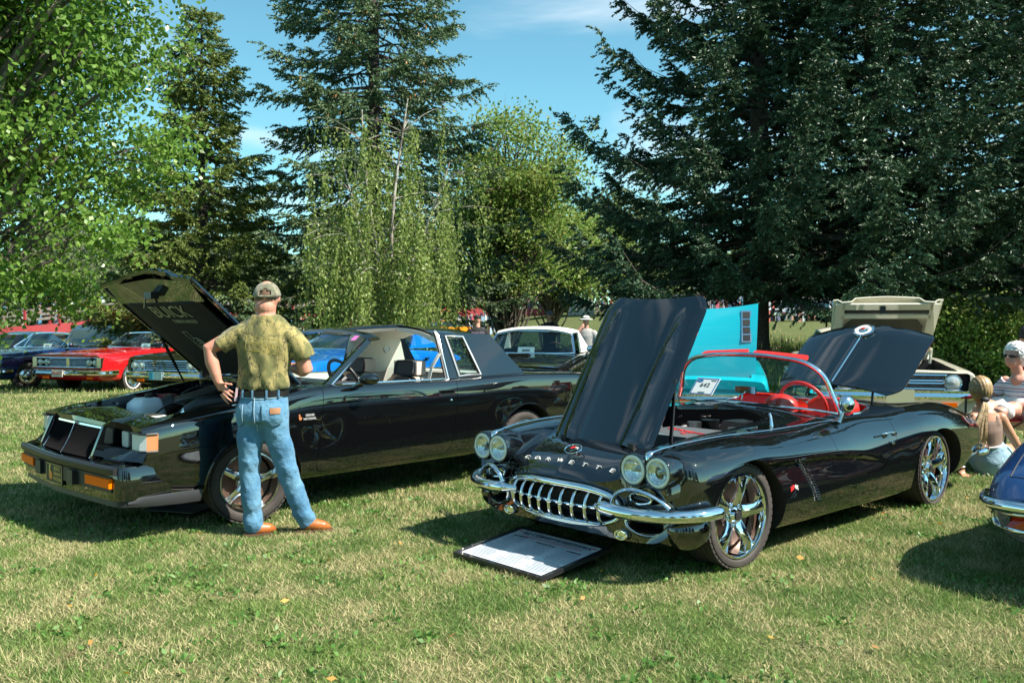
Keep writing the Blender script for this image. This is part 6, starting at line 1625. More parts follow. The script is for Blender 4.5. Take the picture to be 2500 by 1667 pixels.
dash_sheet(c_must, 'white show paper behind the windshield of the white-topped convertible', -1.06, -.05, .90, ('white', (.76, .78, .78)))

# ---- turquoise car with a front-hinged hood standing open
c_tq, pm, hw, xf = show_car('sports_car', 'turquoise sports car with its tall hood raised behind the black convertible', (2.50, 12.0), R(258), (.006, .40, .50), L=4.5, W=1.76, wb=2.5, fo=.95, hood_z=.80, belt_z=.84, deck_z=.86, top='open', lamps='none', grille=None, open_hood=True, roof_z=1.20, ws_x=-.70, nose_drop=.14)
rows = []
for i in range(14):
    u = i / 13
    rows.append([(.74 - .34 * u + .06 * math.sin(u * 2.6) - .02 * (1 - tt * tt), tt * (.70 + .05 * u), 0.66 + .90 * u + .035 * tt * tt * u * 2 - .0) for tt in np.linspace(-1, 1, 17)])
mb = MB(); mb.slab(rows, -.016); tqh = mb.build('hood', pm, c_tq, 40)
def hx(z):
    u = (z - .66) / .93; return .74 - .34 * u + .06 * math.sin(u * 2.6) - .008
mb = MB(); mb.rings([[(hx(z) + d, y, z) for y, z in ((.54, 1.14), (.66, 1.14), (.66, 1.54), (.54, 1.54))] for d in (-.01, .018)]); vt = mb.build('hood_vent', M_CHROME, tqh, 0)
for k in range(4):
    z0 = 1.155 + k * .097
    mb = MB(); mb.rings([[(hx(z) + d, y, z) for y, z in ((.555, z0), (.645, z0), (.645, z0 + .075), (.555, z0 + .075))] for d in (.0185, .022)]); mb.build('vent_slot', M_BLACKFLAT, vt, 0)

# ---- cream sedan with its hood up (hinged at the cowl)
c_cr, pm, hw, xf = show_car('sedan', 'cream white sixties sedan with its hood raised, parked behind the convertible trunk', (4.62, 11.05), R(257), (.66, .63, .50), L=4.9, W=1.78, wb=2.82, fo=.80, hood_z=.86, belt_z=.90, top='hardtop', lamps='single', grille='fine', open_hood=True, plate=('', 0, 'cream'), roof_z=1.32, lamp_z=.70, bumper_z=.565)
A, Bq = Vector((-.66, 0, .90)), Vector((.12, 0, 1.66)); d = Bq - A; e = d.normalized(); nn = Vector((-e.z, 0, e.x))
def dp(u, v, w): return A + d * u + Vector((0, v, 0)) + nn * w
rows = [[dp(u, tt * (.60 + .03 * u), .04 * (1 - tt * tt) + (-.05 * (abs(abs(tt) - .72) < .12) + .02 * (1 - abs(tt))) * (u > .93)) for tt in np.linspace(-1, 1, 25)] for u in np.linspace(0, 1, 12)]
mb = MB(); mb.slab(rows, .014); ch = mb.build('hood', pm, c_cr, 35)
for v0, v1, u0, u1 in ((-.60, -.49, .06, .97), (.49, .60, .06, .97), (-.52, .52, .88, .97), (-.52, .52, .05, .14), (-.52, .52, .74, .80)):
    mb = MB(); mb.slab([[dp(u, v, -.028) for v in (v0, v1)] for u in (u0, u1)], .022); mb.build('inner_rib', pm, ch, 0)
mb = MB(); q = [(-.46, .16), (.46, .16), (.46, .60), (.37, .72), (-.37, .72), (-.46, .60)]; mb.rings([[dp(u, v, w) for v, u in q] for w in (-.024, -.034)]); mb.build('insulation_pad', mat('brown_insulation', (.055, .048, .034), .95, noise=(8, (.09, .08, .055), .8)), ch, 0)
mb = MB(); mb.rings([[dp(u, v, w) for v, u in ((-.50, .82), (.50, .82), (.50, .86), (-.50, .86))] for w in (-.030, -.040)]); mb.build('seal_strip', M_BLACKFLAT, ch, 0)
mb = MB(); mb.box(dp(.90, -.05, -.07), (.05, .06, .09)); mb.build('hood_latch', M_TRIM, ch)
mb = MB(); mb.box((.0, .0, .66), (.75, .62, .22), taper=.8); mb.cyl((.05, .0, .77), (.05, .0, .83), .17, n=20); mb.build('engine', mat('engine_pale', (.45, .44, .36), .5), c_cr, 30)
mb = MB(); mb.tube([(-.52, .62, .86), (-.48, .63, 1.05)], .02, 6); mb.build('hood_hinge', pm, c_cr)

# ---- silver pickup seen from behind
pk = thing('pickup_truck', 'silver pickup truck seen from behind beyond the red sedan', 'truck', (-13.7, 30.0, gz(-13.7, 30.0)), R(62), 'cars shown on the lawn')
pmv = paint('paint_silver', (.42, .43, .44))
mb = MB(); mb.rings([[(x, y * w, z) for y, z in rounded([(-.93, .45), (.93, .45), (.95, .95), (.92, 1.13), (-.92, 1.13), (-.95, .95)], .08)] for x, w in ((2.6, .94), (2.45, .99), (-2.35, 1.0), (-2.45, .98))]); mb.build('body', pmv, pk, 35)
mb = MB(); mb.rings([[(x, y, z) for y, z in rounded([(-w, 1.10), (w, 1.10), (w * .84, zt_), (-w * .84, zt_)], .12)] for x, w, zt_ in ((1.35, .85, 1.14), (.75, .87, 1.74), (.2, .88, 1.80), (-.55, .87, 1.76), (-.72, .86, 1.60))]); cabin = mb.build('cabin', pmv, pk, 40)
for k, (y0, y1) in enumerate(((-.60, -.24), (-.21, .21), (.24, .60))):
    mb = MB(); mb.rings([[(-.735 + d_ + (z - 1.22) * .22, y, z) for y, z in ((y0, 1.22), (y1, 1.22), (y1 * .97, 1.60), (y0 * .97, 1.60))] for d_ in (-.008, .03)]); mb.build('rear_window', M_GLASS_T if False else mat('dark_glass', (.01, .012, .014), .05, coat=1.0), cabin, 0)
for s in (1, -1):
    mb = MB(); mb.rings([[(x, s * (.862 - (z - 1.2) * .16 + o_), z) for x, z in ((.95, 1.2), (.62, 1.62), (-.30, 1.64), (-.45, 1.2))] for o_ in (-.02, .012)]); mb.build('side_window', MATS['dark_glass'], cabin, 0)
    mb = MB(); mb.box((.95, s * 1.02, 1.24), (.10, .16, .20)); mb.build('door_mirror', M_TRIM, pk)
    mb = MB(); mb.box((-2.46, s * .86, .90), (.04, .13, .34)); mb.build('tail_lamp', mat('red_lens', (.45, .012, .012), .15, coat=1.0), pk)
    make_wheel(pk, (1.7, s * .82, .37), .37, .22, .24, s, 'far', n=28); make_wheel(pk, (-1.5, s * .82, .37), .37, .22, .24, s, 'far', n=28)
mb = MB(); mb.box((-2.47, 0, .86), (.03, 1.44, .46)); mb.build('tailgate', mat('white_tailgate', (.70, .70, .68), .4, coat=.5), pk)
mb = MB(); mb.box((-2.56, 0, .52), (.14, 1.8, .14)); mb.build('rear_bumper', M_CHROME, pk)
mb = MB(); mb.box((-.60, 0, 1.80), (.05, .30, .03)); mb.build('brake_lamp', MATS['red_lens'], pk)

# ---- blue sports car entering the frame at the right
bl = thing('sports_car', 'metallic dark blue sports car with chrome bumper cut by the right edge', 'car', (3.76, 4.75, 0), R(222), 'cars shown on the lawn')
pb = paint('paint_metallic_blue', (.008, .035, .13), .35)
bl_net = [
 net_row([.86, .86, .87, .90, .93, .94, .945, .94, .93, .92, .93, .94], [0, .40, .60, .70, .745, .755, .76, .74, .66, .50, .25, 0], [.22, .22, .24, .28, .34, .40, .44, .47, .49, .50, .505, .51]),
 net_row([.80, .80, .80, .81, .82, .83, .84, .84, .83, .82, .83, .84], [0, .45, .66, .77, .82, .835, .835, .80, .70, .52, .27, 0], [.20, .20, .22, .28, .35, .42, .48, .54, .565, .555, .555, .56]),
 net_row(.55, [0, .5, .72, .82, .865, .88, .88, .83, .70, .52, .28, 0], [.18, .18, .20, .28, .38, .48, .56, .65, .68, .64, .63, .63]),
 net_row(.25, [0, .55, .76, .86, .90, .905, .895, .83, .68, .52, .28, 0], [.17, .17, .19, .28, .42, .54, .64, .735, .755, .70, .69, .69]),
 net_row(-.05, [0, .58, .78, .87, .905, .91, .895, .82, .67, .52, .28, 0], [.16, .16, .18, .28, .44, .57, .67, .765, .785, .73, .72, .72]),
 net_row(-.5, [0, .6, .78, .84, .865, .87, .86, .80, .66, .52, .28, 0], [.16, .16, .18, .28, .43, .56, .66, .745, .765, .74, .74, .74]),
 net_row(-1.2, [0, .6, .76, .80, .82, .825, .82, .78, .68, .52, .28, 0], [.16, .16, .17, .27, .42, .55, .65, .73, .76, .77, .78, .78]),
 net_row(-2.2, [0, .6, .78, .85, .88, .89, .87, .80, .66, .5, .28, 0], [.16, .16, .18, .28, .43, .57, .67, .76, .79, .78, .78, .78]),
 net_row(-3.2, [0, .5, .70, .78, .80, .80, .78, .72, .6, .45, .25, 0], [.25, .25, .27, .34, .44, .52, .60, .66, .68, .68, .68, .68])]
Gb = shell_grid(bl_net, 110, 80, smooth=3); bbody = solid_from_half(Gb, 'body', [pb])
cuts = [cutter(ell_y(-.02, .285, .345, .335, s * .48, s * 1.2), M_WELL) for s in (1, -1)] + [cutter(ell_y(-2.45, .285, .35, .34, s * .48, s * 1.2), M_WELL) for s in (1, -1)]
cuts.append(cutter(lambda mb: mb.prism(rounded([(-.70, .315), (.70, .315), (.70, .40), (-.70, .40)], .02), .80, 1.2, 'x'), M_BLACKFLAT))
boolean(bbody, cuts); finish(bbody.data, 35, False); bbody.parent = bl
for s in (1, -1):
    make_wheel(bl, (-.02, s * .74, .29), .29, .19, .21, s, 'thrust', rimmat=M_ALU); make_wheel(bl, (-2.45, s * .74, .29), .29, .19, .21, s, 'thrust', rimmat=M_ALU)
    mb = MB(); mb.tube(spline([(.63, s * .885, .455), (.74, s * .880, .455), (.86, s * .84, .452), (.955, s * .755, .45), (.985, s * .55, .45), (.99, s * .28, .452), (.985, s * .06, .455)], 24), [.012, .024] + [.033] * 21 + [.02], 12, squash=((0, 0, 1), 1.0)); mb.build('front_bumper', M_CHROME, bl, 60)
    pts = [(.90 - .03, s * .80, .40), (.945, s * .70, .405), (.955, s * .44, .405), (.95, s * .42, .33), (.935, s * .69, .325), (.87, s * .79, .335)]
    mb = MB(); mb.tube(spline(pts, 30, closed=True), .010, 6, closed=True); mb.build('signal_bezel', M_CHROME, bl, 60)
    mb = MB(); mb.rings([[(.868 + o_, s * .785, .34), (.868 + o_, s * .785, .395), (.935 + o_, s * .70, .40), (.935 + o_, s * .70, .33)], [(.945 + o_, s * .56, .33), (.945 + o_, s * .56, .40), (.93 + o_, s * .56, .40), (.93 + o_, s * .56, .33)][:4]] if False else [[(.862 + o_, s * .79, .338), (.862 + o_, s * .79, .397), (.933 + o_, s * .70, .400), (.945 + o_, s * .58, .400), (.945 + o_, s * .58, .332), (.933 + o_, s * .70, .330)] for o_ in (-.03, .0)]); mb.build('turn_signal', mat('red_amber_lens', (.50, .035, .004), .15, coat=.8), bl, 0)
    for k in range(5):
        mb = MB(); mb.box((.935, s * (.31 ), .335 + k * .014), (.012, .50, .005)); mb.build('grille_bar', M_STEEL, bl)
    # headlamp door seams on the nose
    mb = MB(); q_ = [(.80, s * .33), (.80, s * .74), (.55, s * .76), (.55, s * .33)]
    bvb = body_bvh(bbody) if s == 1 else bvb
    loop = []
    for i in range(4):
        a, b_ = Vector(q_[i]), Vector(q_[(i + 1) % 4])
        for f in np.linspace(0, 1, 8, endpoint=False):
            p = a.lerp(b_, f); h_, n_ = hit(bvb, (p.x, p.y, 1.4), (0, 0, -1))
            if h_ is not None: loop.append(h_)
    if len(loop) > 6: mb.tube(loop, .004, 4, closed=True); mb.build('headlamp_door_seam', M_DARK, bl)
mb = MB(); mb.slab([[(-.75 - .35 * q, y, .78 + .42 * q) for y in np.linspace(-.62 + .1 * q, .62 - .1 * q, 5)] for q in (0, .5, 1)], .005); mb.build('windshield', M_GLASS_T, bl, 0)
mb = MB(); mb.slab([[(x, y, 1.20 - .06 * (y / .5) ** 2 - .25 * max(0, -x - 1.7) ** 1.2) for y in np.linspace(-.52, .52, 9)] for x in np.linspace(-2.6, -1.08, 8)], .02); mb.build('roof', pb, bl, 30)
# ------------------------------------------------------------------ people
def organic(name, mb, m, parent, voxel=.012, it=6, smooth_f=.5, deform=None):
    o = mb.build(name, m, None, smooth=0)
    md = o.modifiers.new('r', 'REMESH'); md.mode = 'VOXEL'; md.voxel_size = voxel; md.use_smooth_shade = True
    sm_ = o.modifiers.new('s', 'SMOOTH'); sm_.factor = smooth_f; sm_.iterations = it
    applied(o)
    me = o.data
    if deform is not None:
        n = len(me.vertices); co = np.empty(n * 3); me.vertices.foreach_get('co', co); co = co.reshape(-1, 3)
        no = np.empty(n * 3); me.vertices.foreach_get('normal', no); no = no.reshape(-1, 3)
        me.vertices.foreach_set('co', (co + no * deform(co)[:, None]).ravel())
    me.materials.clear(); me.materials.append(m if not isinstance(m, (list, tuple)) else m[0])
    me.polygons.foreach_set('use_smooth', [True] * len(me.polygons)); me.update()
    o.parent = parent
    return o
def chain(mb, pts, n=14, ref=(1, 0, 0), ends=True):
    """pts: (x,y,z, r[, flat]) tapered limb; flat scales the section along ref"""
    P = [Vector(p[:3]) for p in pts]; k = len(P); rs = []
    for i in range(k):
        t = (P[min(i + 1, k - 1)] - P[max(i - 1, 0)]).normalized()
        u = Vector(ref) - t * t.dot(Vector(ref)); u = u.normalized() if u.length > 1e-3 else t.orthogonal().normalized(); w = t.cross(u)
        f = pts[i][4] if len(pts[i]) > 4 else 1.0
        rs.append([P[i] + (u * math.cos(a) + w * math.sin(a) * f) * pts[i][3] for a in [2 * math.pi * j / n for j in range(n)]])
    mb.rings(rs)
    if ends:
        for i in (0, k - 1):
            f = pts[i][4] if len(pts[i]) > 4 else 1.0
            mb.sphere(P[i], pts[i][3] * .98, 12, 8, (1, 1, 1) if f > .85 else (1, f, min(1, f * 1.1)))
def fingers(mb, wrist, palm, tip_dirs, thumb, r=.0085):
    chain(mb, [(*wrist, .026, .8), (*palm, .033, .5)], 12)
    for pts in tip_dirs: chain(mb, [(*p, r * (1.05 - .12 * i)) for i, p in enumerate(pts)], 8)
    chain(mb, [(*p, r * 1.15) for p in thumb], 8)
M_SKIN = mat('skin', (.50, .25, .17), .5, noise=(7, (.56, .23, .165), .7), subs=.15, bump=(180, .08, .002))
M_SKIN_T = mat('tanned_skin', (.46, .23, .13), .45, noise=(7, (.52, .27, .17), .6), subs=.12)
M_SKIN_O = mat('sunned_skin', (.52, .27, .19), .5, noise=(9, (.60, .30, .22), .7), subs=.12)
def wrinkles(amp, seed, stretch=(1, 1, 1), f=18.0):
    r_ = np.random.default_rng(seed); K = r_.normal(size=(7, 3)) * f * np.array(stretch); ph = r_.uniform(0, 6.28, 7)
    def fn(co):
        w = np.zeros(len(co))
        for k, p in zip(K, ph): w += 1 - 2 * np.abs(np.sin(co @ k * .5 + p + .8 * np.sin(co[:, 2] * 9 + p)))
        return amp * w / 7
    return fn
def camo(name, base, blob, dark, sc=9.0):
    m = mat(name, base, .9, sheen=.2); nt = m.node_tree; b = nt.nodes['Principled BSDF']; N = nt.nodes.new
    tc = nt.nodes['Texture Coordinate']
    n0 = N('ShaderNodeTexNoise'); n0.inputs['Scale'].default_value = sc * .9; n0.inputs['Detail'].default_value = 3
    mp = N('ShaderNodeMapping'); mp.inputs['Scale'].default_value = (1, 1, .55); nt.links.new(tc.outputs['Object'], mp.inputs[0]); nt.links.new(mp.outputs[0], n0.inputs['Vector'])
    mr = N('ShaderNodeMapRange'); mr.inputs[1].default_value = .46; mr.inputs[2].default_value = .56; nt.links.new(n0.outputs[0], mr.inputs[0])
    x1 = N('ShaderNodeMix'); x1.data_type = 'RGBA'; x1.inputs[6].default_value = (*base, 1); x1.inputs[7].default_value = (*blob, 1); nt.links.new(mr.outputs[0], x1.inputs[0])
    ds = N('ShaderNodeTexNoise'); ds.inputs['Scale'].default_value = sc * 1.3; nt.links.new(mp.outputs[0], ds.inputs['Vector'])
    va = N('ShaderNodeMix'); va.data_type = 'VECTOR'; va.inputs[0].default_value = .12; nt.links.new(mp.outputs[0], va.inputs[4]); nt.links.new(ds.outputs['Color'], va.inputs[5])
    v = N('ShaderNodeTexVoronoi'); v.feature = 'DISTANCE_TO_EDGE'; v.inputs['Scale'].default_value = sc * 1.7; nt.links.new(va.outputs[1], v.inputs['Vector'])
    m2 = N('ShaderNodeMapRange'); m2.inputs[1].default_value = .018; m2.inputs[2].default_value = .038; m2.inputs[3].default_value = 1; m2.inputs[4].default_value = 0; nt.links.new(v.outputs[0], m2.inputs[0])
    n3 = N('ShaderNodeTexNoise'); n3.inputs['Scale'].default_value = sc * .6; nt.links.new(tc.outputs['Object'], n3.inputs['Vector'])
    m3 = N('ShaderNodeMapRange'); m3.inputs[1].default_value = .36; m3.inputs[2].default_value = .44; nt.links.new(n3.outputs[0], m3.inputs[0])
    mu = N('ShaderNodeMath'); mu.operation = 'MULTIPLY'; nt.links.new(m2.outputs[0], mu.inputs[0]); nt.links.new(m3.outputs[0], mu.inputs[1])
    x2 = N('ShaderNodeMix'); x2.data_type = 'RGBA'; x2.inputs[7].default_value = (*dark, 1); nt.links.new(mu.outputs[0], x2.inputs[0]); nt.links.new(x1.outputs[2], x2.inputs[6])
    n4 = N('ShaderNodeTexNoise'); n4.inputs['Scale'].default_value = sc * 1.9; n4.inputs['Detail'].default_value = 4; n4.inputs['Distortion'].default_value = 1.2; nt.links.new(tc.outputs['Object'], n4.inputs['Vector'])
    m4 = N('ShaderNodeMapRange'); m4.inputs[1].default_value = .56; m4.inputs[2].default_value = .62; m4.inputs[4].default_value = .8; nt.links.new(n4.outputs[0], m4.inputs[0])
    x3 = N('ShaderNodeMix'); x3.data_type = 'RGBA'; x3.inputs[7].default_value = tuple(c * .75 for c in blob) + (1,); nt.links.new(m4.outputs[0], x3.inputs[0]); nt.links.new(x2.outputs[2], x3.inputs[6])
    nt.links.new(x3.outputs[2], b.inputs['Base Color'])
    return m
M_CAMO = camo('camouflage_shirt', (.30, .250, .090), (.135, .135, .045), (.052, .046, .020), 12)
M_CAPCAMO = camo('camouflage_cap', (.24, .22, .15), (.13, .13, .085), (.05, .048, .035), 20)
def denim(name, a, c):
    m = mat(name, a, .85, noise=(7.5, c, .95, 8), sheen=.15, bump=(34, .55, .016)); return m
M_JEANS = denim('blue_denim', (.050, .165, .29), (.115, .27, .40))
M_BOOT = mat('tan_leather', (.42, .13, .03), .38, coat=.3, noise=(16, (.30, .075, .018), .8))

# ---- the man looking into the engine bay
MX, MY = -1.56, 5.82
man = thing('person', 'man in camouflage T-shirt, cap and blue jeans looking into the raised coupe hood', 'person', (MX, MY, 0), 0)
b = MB()
b.sphere((-.042, .035, 1.568), .080, 22, 16, (.92, 1.12, 1.28)); b.sphere((-.052, .085, 1.530), .062, 16, 12, (.85, 1.0, 1.0)); b.sphere((-.048, .0, 1.50), .066, 14, 10, (1, .9, 1))   # skull, jaw
for s in (-1, 1): b.sphere((-.042 + s * .074, .040, 1.560), .024, 10, 8, (.45, .8, 1.25))      # ears
b.sphere((-.060, .128, 1.555), .016, 8, 8)                                                       # nose
chain(b, [(-.05, .010, 1.41, .072), (-.048, .020, 1.47, .064), (-.045, .030, 1.53, .064)])
chain(b, [(-.065, .02, .86, .11, .60), (-.062, .02, 1.0, .11, .60), (-.052, .02, 1.20, .13, .50), (-.05, .02, 1.33, .11, .42)], 20)
chain(b, [(-.15, .02, 1.325, .045), (-.20, .014, 1.315, .044), (-.30, .0, 1.285, .050), (-.405, -.025, 1.228, .046), (-.385, -.03, 1.14, .044), (-.358, -.035, 1.06, .034), (-.345, -.035, 1.015, .028)])
fingers(b, (-.345, -.035, 1.015), (-.315, -.035, .972), [
    [(-.292, -.040, .972), (-.256, -.044, .952), (-.228, -.034, .936)], [(-.300, -.044, .955), (-.264, -.050, .930), (-.236, -.040, .912)],
    [(-.310, -.042, .940), (-.278, -.050, .908), (-.252, -.044, .888)], [(-.323, -.036, .930), (-.298, -.042, .896), (-.276, -.040, .876)]],
    [(-.322, -.050, 1.005), (-.286, -.060, 1.006), (-.254, -.056, 1.0)])
chain(b, [(.06, .02, 1.315, .045), (.11, .024, 1.29, .046), (.165, .03, 1.22, .052), (.205, .045, 1.09, .048), (.17, .11, 1.082, .046), (.10, .185, 1.095, .035), (.065, .215, 1.10, .029)])
fingers(b, (.065, .215, 1.10), (.03, .245, 1.10), [[(.0, .262, 1.105 + k * .0), (-.03, .275, 1.10 - .018 * k + .02), (-.045, .27, 1.09 - .018 * k + .02)] for k in range(4)], [(.03, .225, 1.12), (.0, .225, 1.135), (-.02, .235, 1.135)])
for q in ([(-.125, .01, .78, .06), (-.155, .02, .42, .040), (-.14, .03, .08, .034)], [(.0, .02, .78, .06), (.080, .062, .43, .040), (.180, .126, .10, .034)]): chain(b, q)
body = organic('body', b, M_SKIN, man, .0056, 2)
h = MB(); h.sphere((-.043, .024, 1.574), .080, 22, 14, (.93, 1.02, 1.08))
def hairtex(co): return np.where(co[:, 2] < 1.50, -.03, 0) + .0015 * np.sin(co[:, 0] * 400) 
organic('hair', h, mat('short_brown_hair', (.10, .055, .03), .8, noise=(120, (.19, .11, .07), .9)), man, .008, 3, deform=hairtex)
# cut the hair back so only the nape and the opening of the cap show it
for o in man.children:
    if o.name.startswith('hair'):
        bm = bmesh.new(); bm.from_mesh(o.data)
        bmesh.ops.delete(bm, geom=[v for v in bm.verts if v.co.z > 1.625 or v.co.z < 1.545 - .35 * abs(v.co.x + .043) or (v.co.y > .05 and v.co.z < 1.57)], context='VERTS'); bm.to_mesh(o.data); bm.free()
c = MB(); rings_ = []
for k in range(11):      # cap crown, lower rim tilted down at the back
    ph = k / 10 * math.pi / 2; rr = math.cos(ph) * (1 - .05 * math.sin(ph * 2)); zz = math.sin(ph)
    rings_.append([(-.043 + .0855 * rr * math.cos(a), .030 + .100 * rr * math.sin(a), 1.572 + .012 * math.sin(a) * rr + .092 * zz) for a in np.linspace(0, 2 * math.pi, 40, endpoint=False)])
c.rings(rings_, cap0=False, cap1=True)
cap = c.build('cap', M_CAPCAMO, man, 60)
bm = bmesh.new(); bm.from_mesh(cap.data)      # half-moon opening at the back
bmesh.ops.delete(bm, geom=[f for f in bm.faces if f.calc_center_median().y < -.02 and ((f.calc_center_median().x + .030) / .036) ** 2 + ((f.calc_center_median().z - 1.582) / .030) ** 2 < 1 and f.calc_center_median().z > 1.578], context='FACES'); bm.to_mesh(cap.data); bm.free()
sd = cap.modifiers.new('t', 'SOLIDIFY'); sd.thickness = .004; sd.offset = 1; applied(cap)
c = MB(); c.slab([[(-.055 + .075 * math.sin(a) * (1 - .12 * v), .118 + .075 * v * math.cos(a * .8) - .03 * (1 - math.cos(a)), 1.580 - .028 * v - .05 * (1 - math.cos(a))) for a in np.linspace(-1.25, 1.25, 13)] for v in np.linspace(0, 1, 5)], .004); c.build('cap_brim', M_CAPCAMO, man, 60)
# T-shirt
sh_ = MB()
chain(sh_, [(-.065, .018, .955, .160, .70), (-.065, .018, .985, .172, .70), (-.064, .02, 1.05, .166, .70), (-.058, .02, 1.16, .178, .68), (-.052, .02, 1.27, .196, .62), (-.05, .02, 1.345, .192, .54), (-.05, .016, 1.405, .150, .58), (-.049, .016, 1.452, .088, .90)], 28, ends=False)
chain(sh_, [(-.17, .02, 1.345, .082, .85), (-.235, .012, 1.318, .080, .85), (-.305, -.004, 1.270, .078, .85), (-.345, -.014, 1.238, .074, .85)], 18, ref=(0, 1, 0), ends=False)
chain(sh_, [(.085, .02, 1.335, .085, .85), (.135, .028, 1.285, .084, .9), (.180, .036, 1.215, .086, .9), (.205, .040, 1.160, .084, .9)], 18, ref=(0, 1, 0), ends=False)
def shirt_folds(co):
    w = wrinkles(.012, 4, (1, 1, .45), 26)(co) + wrinkles(.007, 5, (1.5, 1.5, 1), 40)(co)
    # drape lines from the shoulder blades to the hem
    w += .006 * np.sin(co[:, 0] * 55 + 3 * np.sin(co[:, 2] * 7)) * np.clip((1.28 - co[:, 2]) / .3, 0, 1)
    return w
shirt = organic('shirt', sh_, M_CAMO, man, .009, 4, deform=shirt_folds)
mat('shirt_print_gold', (.50, .40, .08), .9)
sb_ = body_bvh(shirt)
def on_shirt(x, z):
    p, n_ = hit(sb_, (x, -1.0, z), (0, 1, 0)); return p + n_ * .002
fr = [(-.145, 1.315), (.065, 1.285), (.050, 1.195), (-.155, 1.225)]
lines_ = [[Vector(fr[i]).lerp(Vector(fr[(i + 1) % 4]), k / 10) for k in range(11)] for i in range(4)]
lines_ += [[Vector((-.12 + .012 * k, z + .004 * math.sin(k * 2.1 + z * 90) - .0016 * k)) for k in range(n_)] for z, n_ in ((1.292, 9), (1.276, 8), (1.262, 6))] + [[Vector((-.03 + .007 * k, 1.245 + .022 * math.sin(k * 1.3))) for k in range(11)], [Vector((-.10 + .008 * k, 1.222 + .010 * math.sin(k * .9))) for k in range(16)]]
for ln_ in lines_:
    m_ = MB(); m_.tube([on_shirt(p.x, p.y) - Vector((0, -.0018, 0)) for p in ln_], .0014, 4); m_.build('shirt_print', MATS['shirt_print_gold'], shirt, 0)
# jeans
j = MB()
chain(j, [(-.066, .018, .952, .152, .70), (-.066, .016, .90, .160, .72), (-.066, .008, .82, .168, .76), (-.066, .008, .76, .165, .74)], 26, ends=False)
for s in (-1, 1): j.sphere((-.066 + s * .070, -.030, .815), .090, 16, 12, (.95, .85, 1.15))
chain(j, [(-.140, .006, .79, .090), (-.152, .008, .66, .088), (-.158, .016, .52, .078), (-.160, .018, .41, .074), (-.154, .016, .28, .070), (-.146, .022, .15, .067), (-.142, .028, .068, .067)], 18)
chain(j, [(.006, .008, .79, .092), (.020, .016, .67, .090), (.050, .040, .54, .081), (.078, .060, .43, .076), (.116, .084, .29, .072), (.156, .108, .16, .069), (.183, .126, .085, .069)], 18)
j.sphere((-.066, .01, .735), .075, 14, 10, (1, .9, .9))
def jean_folds(co):
    w = wrinkles(.018, 8, (.7, .7, 1.2), 24)(co) * np.exp(-((co[:, 2] - .42) / .17) ** 2)
    w += wrinkles(.016, 9, (.7, .7, 1.3), 26)(co) * np.exp(-((co[:, 2] - .14) / .11) ** 2)
    w += wrinkles(.012, 10, (1.2, .8, .9), 26)(co) * np.exp(-((co[:, 2] - .66) / .12) ** 2) + wrinkles(.004, 12, (1, 1, 1), 60)(co)
    return w
jeans = organic('jeans', j, M_JEANS, man, .0085, 4, deform=jean_folds)
jb = body_bvh(jeans)
def on_back(x, z, o=.003):
    p, n_ = hit(jb, (x, -1.0, z), (0, 1, 0)); return (p + n_ * o) if p is not None else Vector((x, -.12, z))
M_STITCH = mat('denim_stitch', (.30, .44, .52), .8); M_DENIM_D = denim('pocket_denim', (.050, .165, .29), (.12, .28, .41))
for cx_ in (-.196, .016):
    mq = [(-.058, .88), (.052, .888), (.050, .79), (-.004, .758), (-.056, .785)]
    rows = []
    for v in np.linspace(0, 1, 9):
        z0 = .872 - v * .118 + .0 * cx_
        hw_ = (.058 if cx_ > -.1 else .030) * (1 - .10 * v); lo_z = .03 * max(0, v - .8) / .2
        rows.append([on_back(cx_ + hw_ * u, z0 - (.022 * (1 - abs(u)) if v > .95 else 0), .006) for u in np.linspace(-1, 1, 9)])
    m_ = MB(); m_.slab(rows, -.005); pk_ = m_.build('back_pocket', M_DENIM_D, jeans, 60)
    edge = [rows[0][0]] + [r_[0] for r_ in rows[1:]] + rows[-1][1:] + [r_[-1] for r_ in rows[-2::-1]]
    m_ = MB(); m_.tube([Vector(p) + Vector((0, -.002, 0)) for p in edge], .0022, 5); m_.build('stitching', M_STITCH, pk_)
m_ = MB(); m_.slab([[on_back(x, z, .011) for x in np.linspace(.008, .062, 5)] for z in (.815, .833, .850)], .004); m_.build('leather_patch', mat('patch_leather', (.36, .17, .08), .6), jeans, 60)
m_ = MB(); m_.tube([on_back(-.092 + .02 * (.93 - z), z, .003) for z in np.linspace(.93, .70, 12)], .003, 5); m_.build('seam', M_STITCH, jeans)
m_ = MB(); m_.tube([on_back(x, .918 - .012 * (1 - abs(x + .066) / .14), .003) for x in np.linspace(-.20, .07, 16)], .0028, 5); m_.build('yoke_seam', M_STITCH, jeans)
# belt and loops
m_ = MB(); m_.rings([[(-.066 + (.158 + o_) * math.cos(a), .017 + (.112 + o_) * math.sin(a), z) for a in np.linspace(0, 2 * math.pi, 36, endpoint=False)] for z, o_ in ((.922, -.01), (.922, .006), (.957, .006), (.957, -.01))], loop=True); m_.build('belt', mat('black_belt', (.010, .009, .009), .4), man, 40)
for x in (-.175, -.105, -.015, .055):
    y_ = .017 - .120 * math.sqrt(max(0, 1 - ((x + .066) / .166) ** 2))
    m_ = MB(); m_.box((x, y_, .940), (.010, .012, .050)); m_.build('belt_loop', M_JEANS, jeans, 0)
